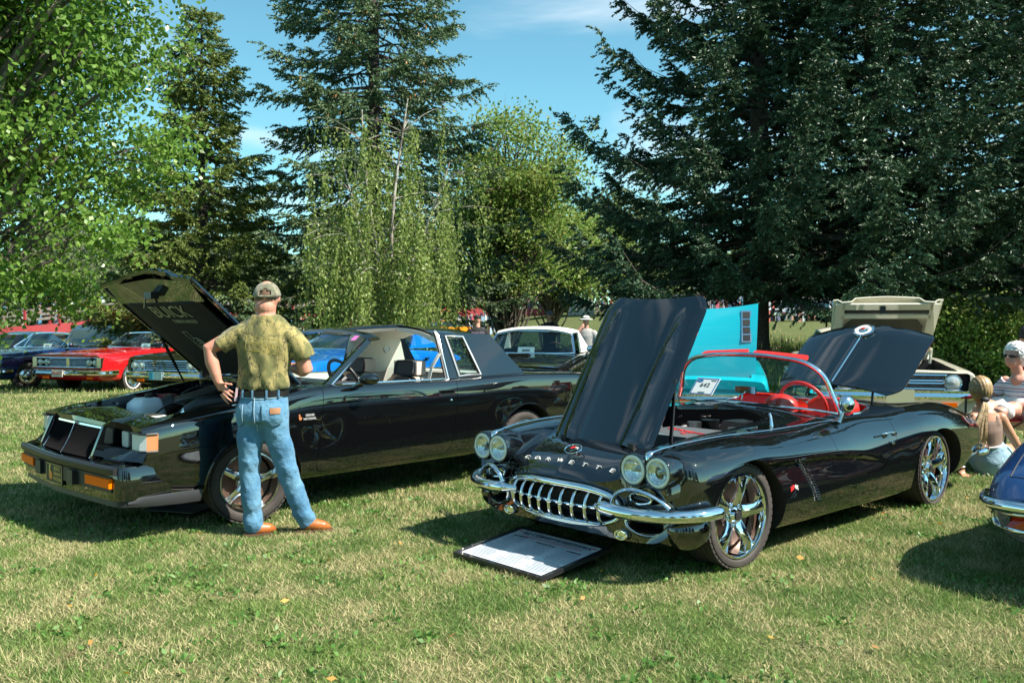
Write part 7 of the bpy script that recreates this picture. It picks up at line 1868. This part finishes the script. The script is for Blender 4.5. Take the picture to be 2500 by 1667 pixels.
# boots
def boot(parent, heel, toe, z0=.0):
    h_, t_ = Vector(heel), Vector(toe); d = t_ - h_; m1 = MB()
    chain(m1, [(*(h_ + d * .1 + Vector((0, 0, .085))), .036), (*(h_ + d * .06 + Vector((0, 0, .055))), .040), (*(h_ + d * .15 + Vector((0, 0, .045))), .044), (*(h_ + d * .5 + Vector((0, 0, .038))), .042), (*(h_ + d * .85 + Vector((0, 0, .032))), .036), (*(t_ + Vector((0, 0, .026))), .022)], 14)
    bo = organic('boot', m1, M_BOOT, parent, .008, 4)
    m1 = MB(); side = Vector((-d.y, d.x, 0)).normalized(); f = d.normalized()
    out = []
    for u, w in ((-.05, .018), (-.042, .034), (.0, .042), (.05, .040), (.10, .040), (.15, .042), (.19, .034), (.215, .012)): out.append((u, w))
    L_ = d.length
    pts = [h_ + f * (u * L_ / .18) + side * w for u, w in out] + [h_ + f * (u * L_ / .18) - side * w for u, w in out[::-1]]
    m1.rings([[(p.x, p.y, z) for p in pts] for z in (z0, z0 + .018)]); m1.build('sole', mat('boot_sole', (.09, .045, .025), .7), bo, 30)
boot(man, (-.160, .010, .004), (-.025, .085, .004)); boot(man, (.165, .118, .012), (.325, .150, .004))
ph = thing('mobile_phone', 'pale pink phone sticking out of the jeans hip pocket of the man', 'phone', (MX, MY, 0), 0)
m_ = MB(); m_.box((-.222, -.030, .935), (.012, .060, .085), Matrix.Rotation(R(8), 3, 'Y')); m_.build('case', mat('pink_case', (.72, .50, .54), .4), ph, 0)

# ---- women at the right
hair_strand = lambda name, col, c2: mat(name, col, .45, noise=(40, c2, .9, 6), spec=.6)
g1 = thing('person', 'blonde woman in brown tank top and denim shorts sitting on the grass', 'person', (4.335, 8.15, 0), 0)
b = MB()
b.sphere((-.035, .03, .672), .078, 20, 14, (.92, 1.08, 1.28)); b.sphere((.012, .075, .64), .05, 14, 10); b.sphere((.045, .085, .665), .014, 8, 6)
chain(b, [(-.01, .01, .50, .052), (-.025, .02, .56, .044), (-.033, .03, .62, .046)])
chain(b, [(.06, .02, .12, .130, .8), (.025, .01, .23, .098, .75), (.005, .0, .34, .112, .68), (.0, .0, .43, .120, .55), (.0, .0, .475, .09, .6)], 20)
chain(b, [(-.105, .0, .455, .046), (-.150, -.02, .36, .040), (-.180, -.03, .25, .036), (-.205, -.04, .13, .029), (-.215, -.045, .055, .024)])
fingers(b, (-.215, -.045, .055), (-.225, -.065, .022), [[(-.24 + .014 * k, -.09, .016), (-.245 + .016 * k, -.115, .012), (-.245 + .017 * k, -.135, .009)] for k in range(4)], [(-.20, -.07, .02), (-.175, -.085, .014), (-.165, -.10, .010)], .0075)
chain(b, [(.115, .0, .455, .046), (.175, .02, .37, .041), (.235, .04, .29, .036), (.30, .06, .20, .029), (.335, .065, .15, .024)])
fingers(b, (.335, .065, .15), (.355, .07, .12), [[(.365, .06 + .012 * k, .10), (.37, .06 + .013 * k, .075), (.37, .06 + .013 * k, .055)] for k in range(4)], [(.345, .055, .12), (.335, .045, .10), (.335, .04, .085)], .0075)
chain(b, [(.10, .05, .12, .11), (.26, .22, .13, .085), (.42, .36, .14, .06), (.40, .52, .07, .045), (.38, .62, .04, .032)]); chain(b, [(.02, .06, .12, .11), (.14, .30, .16, .085), (.26, .50, .17, .06), (.20, .62, .08, .045), (.16, .70, .04, .032)])
for x, y in ((.37, .68), (.15, .76)): chain(b, [(x + .01, y - .06, .035, .03), (x, y, .03, .03), (x - .01, y + .06, .02, .02)])
organic('body', b, M_SKIN_T, g1, .0078, 5)
m_ = MB(); chain(m_, [(.032, .012, .215, .104, .78), (.022, .008, .27, .108, .75), (.006, .0, .35, .121, .70), (.0, .0, .415, .124, .60), (.0, .0, .445, .100, .62)], 22, ends=False)
for s in (-1, 1): chain(m_, [(s * .062, -.045, .41, .028), (s * .060, -.035, .46, .020), (s * .056, .0, .490, .018), (s * .056, .04, .44, .024)], 10)
organic('tank_top', m_, mat('taupe_jersey', (.20, .135, .105), .85), g1, .008, 3, deform=wrinkles(.003, 3, (1, 1, 1), 30))
m_ = MB(); m_.tube([(.024 + .108 * math.cos(a), .008 + .083 * math.sin(a), .228 + .012 * math.cos(a)) for a in np.linspace(0, 2 * math.pi, 32, endpoint=False)], .008, 6, closed=True); m_.build('white_hem', M_WHITE, g1, 60)
m_ = MB(); chain(m_, [(.055, .018, .185, .128, .82), (.065, .025, .12, .150, .85), (.075, .03, .06, .150, .85)], 22); chain(m_, [(.11, .06, .12, .115), (.22, .18, .13, .098)]); chain(m_, [(.02, .07, .12, .115), (.10, .22, .15, .098)])
organic('denim_shorts', m_, denim('light_denim', (.20, .34, .44), (.34, .50, .58)), g1, .009, 3, deform=wrinkles(.006, 6, (1, 1, 1), 26))
m_ = MB(); r5 = random.Random(5)
m_.sphere((-.040, .012, .688), .088, 20, 14, (.98, 1.05, 1.18))
hc = organic('hair', m_, hair_strand('blonde_hair', (.42, .28, .13), (.20, .12, .05)), g1, .008, 3, deform=lambda co: np.where((co[:, 1] > .055) & (co[:, 2] < .70), -.035, 0) + .0022 * np.sin(co[:, 0] * 260 + co[:, 2] * 40))
m_ = MB()
for k in range(34):
    a = r5.uniform(-1, 1); d0 = r5.uniform(-.012, .012)
    m_.tube(spline([(-.055 + d0, -.075 + d0, .60), (-.075 + .02 * a, -.115, .54 + d0), (-.105 + .045 * a, -.12 + d0, .42), (-.125 + .065 * a, -.115 + d0 * 2, .30 + .02 * a), (-.13 + .08 * a + d0 * 2, -.11, r5.uniform(.17, .26))], 12), [.008] + [.0095] * 8 + [.007, .004, .001], 5)
m_.build('ponytail', hair_strand('blonde_lengths', (.56, .42, .24), (.30, .19, .09)), g1, 60)
m_ = MB(); m_.sphere((-.055, -.080, .605), .030, 12, 8, (1.2, .8, .8)); m_.build('hair_tie', M_BLACKFLAT, g1, 60)
m_ = MB(); m_.tube([(-.215 + .028 * math.cos(a), -.045 + .028 * math.sin(a), .075) for a in np.linspace(0, 2 * math.pi, 20, endpoint=False)], .007, 6, closed=True); m_.build('bracelet', M_ALU, g1)
m_ = MB(); m_.tube([(.02, .115, .685), (.05, .10, .685), (.045, .03, .69)], .010, 6, squash=((0, 0, 1), 1.6)); m_.build('sunglasses', M_BLACKFLAT, g1)

ch_ = thing('camping_chair', 'red folding camping chair under the white-haired woman', 'chair', (5.05, 8.95, 0), R(205))
M_RED_CLOTH = mat('red_canvas', (.45, .012, .02), .8, bump=(90, .2, .003))
# chair local: +x forward (where she faces), +y left
m_ = MB(); m_.slab([[(x, y, .40 - .03 * (1 - (y / .26) ** 2) * (1 - abs(x - .02) * 2)) for y in np.linspace(-.26, .26, 7)] for x in np.linspace(-.24, .26, 6)], .008); m_.build('seat', M_RED_CLOTH, ch_, 40)
m_ = MB(); m_.slab([[(-.24 - .14 * v - .02 * (1 - (y / .26) ** 2), y, .40 + .47 * v) for y in np.linspace(-.26, .26, 7)] for v in np.linspace(0, 1, 6)], .008); m_.build('backrest', M_RED_CLOTH, ch_, 40)
for s in (-1, 1):
    m_ = MB(); m_.slab([[(x, s * .31 + y, .575 - .02 * (x > .15)) for y in (-.045, .045)] for x in np.linspace(-.30, .26, 4)], .012); m_.build('armrest', M_RED_CLOTH, ch_, 40)
    for a_, b_ in (((.28, s * .30, .0), (-.24, s * .27, .42)), ((-.26, s * .30, .0), (.26, s * .27, .41)), ((.28, s * .30, .0), (.24, s * .31, .57)), ((-.26, s * .30, .0), (-.38, s * .27, .87))):
        m_ = MB(); m_.cyl(a_, b_, .010, n=8); m_.build('leg', M_TRIM, ch_)
for a_, b_ in (((.28, -.30, .02), (.26, .27, .40)), ((-.26, .30, .02), (-.24, -.27, .40))):
    m_ = MB(); m_.cyl(a_, b_, .009, n=8); m_.build('cross_brace', M_TRIM, ch_)
g2 = thing('person', 'white-haired woman with sunglasses in a striped top sitting in the red chair', 'person', (5.05, 8.95, 0), R(205))
b = MB()
b.sphere((.02, 0, .945), .080, 20, 14, (1.06, .92, 1.25)); b.sphere((.065, 0, .895), .052, 14, 10); b.sphere((.112, 0, .930), .016, 8, 6)
chain(b, [(-.05, 0, .74, .056), (-.02, 0, .80, .048), (.01, 0, .87, .05)])
chain(b, [(-.10, 0, .44, .155, .85), (-.11, 0, .56, .140, .80), (-.10, 0, .66, .150, .70), (-.08, 0, .735, .13, .55)], 20, ref=(0, 1, 0))
for s in (-1, 1):
    chain(b, [(-.09, s * .165, .705, .050), (-.07, s * .225, .60, .044), (-.03, s * .25, .545, .040), (.08, s * .20, .53, .034), (.16, s * .13, .50, .028)])
    fingers(b, (.16, s * .13, .50), (.19, s * .10, .49), [[(.215, s * (.10 - .012 * k), .485), (.235, s * (.085 - .012 * k), .478), (.245, s * (.07 - .012 * k), .47)] for k in range(4)], [(.17, s * .09, .50), (.185, s * .07, .505), (.20, s * .055, .50)], .0075)
    chain(b, [(-.06, s * .10, .47, .095), (.18, s * .11, .475, .080), (.34, s * .10, .46, .060), (.37, s * .10, .25, .050), (.36, s * .10, .07, .034)]); chain(b, [(.34, s * .10, .035, .032), (.44, s * .11, .03, .034), (.52, s * .12, .025, .024)])
organic('body', b, M_SKIN_O, g2, .0078, 5)
def stripes(name):
    m = mat(name, (.70, .68, .68), .85); nt = m.node_tree; bb = nt.nodes['Principled BSDF']; tc = nt.nodes['Texture Coordinate']
    sx = nt.nodes.new('ShaderNodeSeparateXYZ'); nt.links.new(tc.outputs['Object'], sx.inputs[0])
    ml = nt.nodes.new('ShaderNodeMath'); ml.operation = 'MULTIPLY'; ml.inputs[1].default_value = 15.0; nt.links.new(sx.outputs[2], ml.inputs[0])
    fr_ = nt.nodes.new('ShaderNodeMath'); fr_.operation = 'FRACT'; nt.links.new(ml.outputs[0], fr_.inputs[0])
    rp = nt.nodes.new('ShaderNodeValToRGB'); rp.color_ramp.interpolation = 'CONSTANT'; e = rp.color_ramp.elements
    e[0].position = 0; e[0].color = (.70, .68, .68, 1); e[1].position = .30; e[1].color = (.14, .22, .34, 1)
    for p_, c_ in ((.44, (.70, .68, .68, 1)), (.66, (.52, .20, .24, 1)), (.80, (.70, .68, .68, 1))):
        q = e.new(p_); q.color = c_
    nt.links.new(fr_.outputs[0], rp.inputs[0]); nt.links.new(rp.outputs[0], bb.inputs['Base Color']); return m
m_ = MB(); chain(m_, [(-.10, 0, .43, .170, .88), (-.112, 0, .55, .158, .84), (-.10, 0, .655, .168, .74), (-.085, 0, .725, .145, .60), (-.065, 0, .765, .08, .9)], 24, ref=(0, 1, 0), ends=False)
for s in (-1, 1): chain(m_, [(-.09, s * .140, .705, .070), (-.08, s * .200, .64, .064), (-.06, s * .235, .585, .058)], 14, ends=False)
organic('striped_top', m_, stripes('striped_jersey'), g2, .009, 3, deform=wrinkles(.005, 13, (1, 1, 1), 28))
m_ = MB(); 
for s in (-1, 1): chain(m_, [(-.09, s * .095, .465, .112), (.10, s * .11, .478, .098), (.27, s * .105, .47, .082)], 14)
chain(m_, [(-.10, 0, .42, .16, .9), (-.10, 0, .50, .155, .9)], 18, ref=(0, 1, 0))
organic('shorts', m_, mat('white_cotton', (.66, .65, .62), .85), g2, .01, 3, deform=wrinkles(.005, 14, (1, 1, 1), 26))
m_ = MB(); m_.sphere((-.005, 0, .975), .098, 22, 14, (1.05, 1.02, 1.05)); m_.sphere((-.045, 0, .93), .075, 16, 12, (.9, 1.05, 1.2))
def fluff(co): 
    return .0028 * np.sin(co[:, 0] * 170 + 4 * np.sin(co[:, 2] * 60)) + .0025 * np.sin(co[:, 1] * 150 + 5 * np.sin(co[:, 2] * 45 + 1)) + .002 * np.sin(co[:, 2] * 210 + 6 * np.sin(co[:, 0] * 70)) + np.where((co[:, 0] > .065) & (co[:, 2] < .985), -.045, 0)
organic('hair', m_, hair_strand('white_hair', (.82, .81, .78), (.60, .58, .54)), g2, .007, 2, deform=fluff)
m_ = MB(); m_.tube([(-.01, -.082, .945), (.06, -.072, .945), (.098, -.03, .943), (.104, 0, .945), (.098, .03, .943), (.06, .072, .945), (-.01, .082, .945)], [.004, .010, .016, .006, .016, .010, .004], 6, squash=((0, 0, 1), 1.0)); m_.build('sunglasses', M_BLACKFLAT, g2, 60)

# ---- standing figures farther off
def stand(label, loc, yaw, shirt_m, pants_m, h=1.62, head='cap', head_m=None, skin=None, arm=(0.0, 0.0), group=None, voxel=.016, arms_up=False, pack=None):
    k = h / 1.66
    t = thing('person', label, 'person', (loc[0], loc[1], gz(loc[0], loc[1]) if len(loc) < 3 else loc[2]), yaw, group); t.scale = (k, k, k)
    b = MB()      # +y is forward
    b.sphere((0, .02, 1.56), .078, 14, 10, (.92, 1.1, 1.25)); b.sphere((0, .06, 1.52), .05, 10, 8); b.sphere((0, .11, 1.55), .014, 8, 6)
    chain(b, [(0, 0, 1.38, .06), (0, .015, 1.50, .052)]); chain(b, [(0, 0, .86, .12, .6), (0, 0, 1.15, .13, .5), (0, 0, 1.32, .11, .4)], 14)
    for s in (-1, 1):
        if arms_up and s > 0: A_ = [(s * .13, 0, 1.31, .040), (s * .19, .02, 1.25, .046), (s * .24, .06, 1.16, .044), (s * .14, .16, 1.34, .036), (s * .05, .13, 1.47, .03)]
        else: A_ = [(s * .13, 0, 1.31, .040), (s * .19, 0, 1.26, .046), (s * .225, .0 + arm[0], 1.12, .044), (s * .215, .06 + arm[1], .92, .034), (s * .205, .08 + arm[1], .82, .032)]
        chain(b, A_, 10)
        p = A_[-1]; 
        for q in range(4): chain(b, [(p[0] - .02 + .013 * q, p[1] + .005, p[2] - .02, .009), (p[0] - .022 + .013 * q, p[1] + .015, p[2] - .075, .008)], 6)
        chain(b, [(s * .085, 0, .84, .085), (s * .09, .01, .44, .056), (s * .095, 0, .08, .04)], 10)
    organic('body', b, skin or M_SKIN_O, t, voxel * .85, 3)
    m_ = MB(); chain(m_, [(0, 0, .86, .155, .74), (0, 0, 1.05, .160, .72), (0, 0, 1.24, .188, .64), (0, 0, 1.34, .18, .52), (0, 0, 1.40, .09, .7)], 18, ends=False)
    for s in (-1, 1): chain(m_, [(s * .13, 0, 1.325, .076), (s * .185, .01, 1.26, .076), (s * .222, .02, 1.16, .070)] if not (arms_up and s > 0) else [(s * .15, 0, 1.33, .078), (s * .22, .05, 1.20, .068)], 12, ends=False)
    organic('shirt', m_, shirt_m, t, voxel, 3, deform=wrinkles(.006, int(loc[0] * 7) % 97, (1, 1, 1), 24))
    m_ = MB(); chain(m_, [(0, 0, .93, .15, .74), (0, 0, .78, .165, .76)], 16)
    for s in (-1, 1): chain(m_, [(s * .082, 0, .80, .096), (s * .09, .012, .44, .076), (s * .095, .0, .06, .066)], 12)
    organic('trousers', m_, pants_m, t, voxel, 3, deform=wrinkles(.006, 31, (.6, .6, 1.3), 24))
    for s in (-1, 1):
        m_ = MB(); chain(m_, [(s * .095, -.02, .045, .045), (s * .10, .06, .035, .04), (s * .105, .15, .028, .026)], 10); m_.build('shoe', M_TRIM, t, 60)
    hm = head_m or mat('dark_hair', (.03, .02, .015), .7)
    if head in ('cap', 'hat'):
        m_ = MB(); m_.lathe([(.001, 1.665), (.05, 1.658), (.080, 1.625), (.086, 1.585), (.084, 1.58)], (0, .015, 0), 'z', 24)
        if head == 'hat': m_.lathe([(.086, 1.588), (.150, 1.578), (.150, 1.583), (.085, 1.600)], (0, .015, 0), 'z', 28)
        else: m_.slab([[(.07 * math.sin(a), .085 + .07 * v * math.cos(a * .8), 1.588 - .012 * v) for a in np.linspace(-1.2, 1.2, 9)] for v in (0, .5, 1)], .004)
        m_.build(head, hm, t, 50)
        if head == 'hat': m_ = MB(); m_.lathe([(.088, 1.598), (.089, 1.60), (.087, 1.618), (.085, 1.616)], (0, .015, 0), 'z', 24, closed=True); m_.build('hat_band', M_BLACKFLAT, t)
    else:
        m_ = MB(); m_.sphere((0, .008, 1.585), .086, 14, 10, (.98, 1.05, 1.0)); m_.build('hair', hm, t, 60)
    return t
M_BLKT = mat('black_cotton', (.012, .012, .013), .85); M_NAVY = mat('navy_cotton', (.02, .03, .06), .85); M_GREYT = mat('grey_cotton', (.34, .33, .31), .85); M_KHAKI = mat('khaki_cotton', (.34, .28, .18), .85)
p1 = stand('man in a black cap and printed black T-shirt behind the coupe roof', (-.74, 19.2), R(8), M_BLKT, M_NAVY, 1.63, 'cap', M_BLKT)
text('shirt_print', 'BEACH PITS', .055, mat('lilac_print', (.42, .30, .42), .8), p1, (0, -.125, 1.27), (1, 0, 0), (0, 0, 1), .003)
stand('man in a dark blue cap and black T-shirt behind the white soft top', (.90, 21.5), R(190), M_BLKT, M_NAVY, 1.68, 'cap', mat('blue_grey_cap', (.07, .09, .13), .8))
stand('man in a pale straw hat and grey shirt beside the white soft top', (1.40, 16.9), R(170), M_GREYT, M_KHAKI, 1.50, 'hat', mat('pale_straw', (.66, .66, .62), .7), arms_up=True)
stand('person in black standing at the right edge behind the white-haired woman', (7.02, 12.0), R(200), M_BLKT, M_BLKT, 1.66, 'hair')

for o_, k_ in ((g1, 1.15), (g2, 1.12), (ch_, 1.12)): o_.scale = (k_, k_, k_)
# ------------------------------------------------------------------ red footbridge over the creek
M_BRED = mat('bridge_red', (.36, .035, .04), .6, noise=(1.5, (.26, .03, .035), .8))
M_WOOD = mat('weathered_wood', (.20, .18, .155), .85, noise=(3, (.13, .115, .10), .9))
M_CONC = mat('pale_concrete', (.62, .58, .50), .85, noise=(1.2, (.50, .46, .40), .7))
bp0 = [(-52.0, 58.0, .30), (-44.0, 61.0, .62), (-35.4, 64.0, .95), (-30.9, 68.0, 1.48), (-18.9, 78.0, 2.22), (-8.0, 84.5, 2.45), (4.6, 89.0, 2.52)]
BR = spline(bp0, 46)
br = thing('footbridge', 'long arched red footbridge with timber railings beyond the parked cars', 'bridge', (BR[0][0], BR[0][1], 0))
O = Vector((BR[0][0], BR[0][1], 0))
def off(i, side):
    a, b_ = Vector(BR[max(0, i - 1)]), Vector(BR[min(len(BR) - 1, i + 1)]); t = (b_ - a); n = Vector((-t.y, t.x, 0)).normalized(); return Vector(BR[i]) + n * side - O
for sd in (-1.0, 1.0):
    mb = MB(); mb.rings([[off(i, sd - .08) + Vector((0, 0, -.70)), off(i, sd + .08) + Vector((0, 0, -.70)), off(i, sd + .08), off(i, sd - .08)] for i in range(len(BR))]); mb.build('girder', M_BRED, br, 30)
    for k in range(3):
        mb = MB(); z = .35 + .33 * k; mb.rings([[off(i, sd - .03) + Vector((0, 0, z)), off(i, sd + .03) + Vector((0, 0, z)), off(i, sd + .03) + Vector((0, 0, z + .17)), off(i, sd - .03) + Vector((0, 0, z + .17))] for i in range(len(BR))]); mb.build('rail', M_WOOD, br, 30)
pm_ = MB(); pm_.box((0, 0, .60), (.14, .14, 1.25)); post_me = pm_.mesh('post', M_BRED, 0)
for i in range(0, len(BR), 2):
    for sd in (-1.05, 1.05): link('post', post_me, br, off(i, sd * 1.08))
mb = MB(); mb.rings([[off(i, -1.0) + Vector((0, 0, -.12)), off(i, 1.0) + Vector((0, 0, -.12)), off(i, 1.0) + Vector((0, 0, -.02)), off(i, -1.0) + Vector((0, 0, -.02))] for i in range(len(BR))]); mb.build('deck', M_WOOD, br, 30)
ab = MB(); q = [(5.2, 1.6), (6.1, 3.55), (7.9, 2.45), (8.0, 1.6)]
ab.rings([[(x, y, z) for x, z in q] for y in (-1.4, 1.4)]); abo = ab.build('bridge_abutment', M_CONC, None, 0, loc=(.2, 89.5, 0)); tag(abo, 'pale concrete wedge at the right end of the red footbridge', 'abutment')
fn = thing('timber_fence', 'pale timber rail fence right of the concrete bridge end', 'fence', (8.6, 90.5, gz(8.6, 90.5)), 0)
for k in range(4):
    mb = MB(); mb.box((k * .9, 0, .55), (.14, .14, 1.2)); mb.build('post', M_WOOD, fn)
for k in range(3):
    mb = MB(); mb.box((1.35, -.08, .30 + k * .36), (3.0, .05, .16)); mb.build('rail', M_WOOD, fn)
# people near the bridge end, one by one; the crowd behind as a mass
cols = [('white', (.66, .66, .66)), ('blue', (.06, .16, .34)), ('red', (.45, .03, .03)), ('pale blue', (.36, .48, .58)), ('grey', (.22, .22, .23))]
for i, ((x, y), (cn, cc)) in enumerate(zip(((8.0, 91.8), (9.3, 92.3), (10.2, 91.9), (7.3, 93.5), (6.4, 93.0)), cols)):
    stand('tiny far person in a %s shirt by the timber fence at the bridge end' % cn, (x, y, gz(x, y) + .15), R(40 * i + 160), mat('shirt_' + cn.replace(' ', '_'), cc, .85), M_NAVY if i % 2 else M_KHAKI, 1.65, 'cap' if i % 2 == 0 else 'hair', None, group='people at the bridge end', voxel=.045)
rc = np.random.default_rng(23)
def crowd(name, label, pts):
    """upright little figures far away: legs, body, head"""
    Vq, cq = [], []
    for x, y, z in pts:
        h = rc.uniform(1.5, 1.8)
        for (z0, z1, w) in ((0, .5, .16), (.48, .84, .21), (.86, 1.0, .10)):
            a = rc.uniform(0, 3.14)
            P = [(x + w * math.cos(a + k * math.pi / 2), y + w * .7 * math.sin(a + k * math.pi / 2)) for k in range(4)]
            for k in range(4):
                p, q_ = P[k], P[(k + 1) % 4]
                Vq += [(p[0], p[1], z + z0 * h), (q_[0], q_[1], z + z0 * h), (q_[0] * .9 + x * .1, q_[1] * .9 + y * .1, z + z1 * h), (p[0] * .9 + x * .1, p[1] * .9 + y * .1, z + z1 * h)]
    o = cloud(name, np.array(Vq), 4, CROWD_M); tag(o, label, 'crowd', kind='stuff'); return o
CROWD_M = leaf_mat('crowd_clothes', [(.55, .52, .50), (.06, .10, .25), (.45, .05, .05), (.42, .25, .18), (.05, .05, .06), (.60, .60, .62), (.10, .30, .45), (.30, .20, .15)], 0, .8)
pts = []
for _ in range(150):
    i = int(rc.integers(2, len(BR) - 1)); p = O + off(i, rc.uniform(-.7, .7)); pts.append((p.x, p.y, p.z))
crowd('bridge_crowd', 'crowd of far off people walking across the red footbridge', pts)
pts = []
for _ in range(330):
    x = rc.uniform(10, 34); y = rc.uniform(56, 82); pts.append((x, y, gz(x, y)))
for _ in range(80):
    x = rc.uniform(-22, 0); y = rc.uniform(62, 74); pts.append((x, y, gz(x, y)))
crowd('fairground_crowd', 'far off crowd milling between parked cars beyond the trees', pts)
# far parked cars
far = [('far_car', 'far red car under the bridge left of the weeping birch', (-15.6, 66), 200, (.50, .02, .02)), ('far_car', 'far bright orange car under the birch strands', (-5.0, 62), 215, (.85, .28, .01)), ('far_car', 'far white car glimpsed under the spruce boughs', (18.6, 60), 240, (.62, .64, .66)), ('far_car', 'far pale blue car glimpsed under the spruce boughs', (21.5, 62), 230, (.30, .42, .52)), ('far_car', 'far red car glimpsed under the dark spruce', (24.6, 61), 250, (.48, .02, .03)), ('far_car', 'far blue car under the bridge behind the man', (-19.5, 69), 210, (.03, .12, .40)), ('far_car', 'far red car at the right behind the shrubs', (33.5, 58), 215, (.60, .03, .01))]
def far_car(label, loc, yaw, col):
    t = thing('far_car', label, 'car', (loc[0], loc[1], gz(*loc)), R(yaw), 'cars parked far off')
    pm = paint('far_' + label.replace(' ', '_')[4:34], col)
    prof = [(2.1, .35), (2.15, .62), (1.95, .78), (.85, .86), (.80, .87), (-1.5, .90), (-2.2, .86), (-2.25, .55), (-2.2, .35)]
    mb = MB(); mb.rings([[(x * (1 - .03 * abs(s_)), s_ * .86, z) for x, z in prof] for s_ in (-1, -.9, .9, 1)]); mb.build('body', pm, t, 30)
    g_ = [(.80, .88), (.15, 1.32), (-.95, 1.33), (-1.5, .90)]
    mb = MB(); mb.rings([[(x, s_ * (.80 - (z - .88) * .3), z) for x, z in g_] for s_ in (-1, 1)]); mb.build('cabin', mat('dark_glass', (.01, .012, .014), .05, coat=1.0), t, 0)
    mb = MB(); mb.rings([[(x, s_ * .68, z) for x, z in ((.25, 1.31), (-1.0, 1.32), (-1.0, 1.37), (.15, 1.37))] for s_ in (-1, 1)]); mb.build('roof', pm, t, 0)
    for s in (1, -1):
        for x in (1.35, -1.4): make_wheel(t, (x, s * .76, .32), .32, .20, .2, s, 'far', n=20)
    mb = MB(); mb.box((2.16, 0, .48), (.10, 1.6, .12)); mb.build('bumper', M_CHROME, t, 0)
    for s in (1, -1):
        mb = MB(); mb.cyl((2.1, s * .6, .66), (2.17, s * .6, .66), .09, n=12); mb.build('headlight', M_LENS, t, 0)
for _, lb, lc, yw, cl in far: far_car(lb, lc, yw, cl)
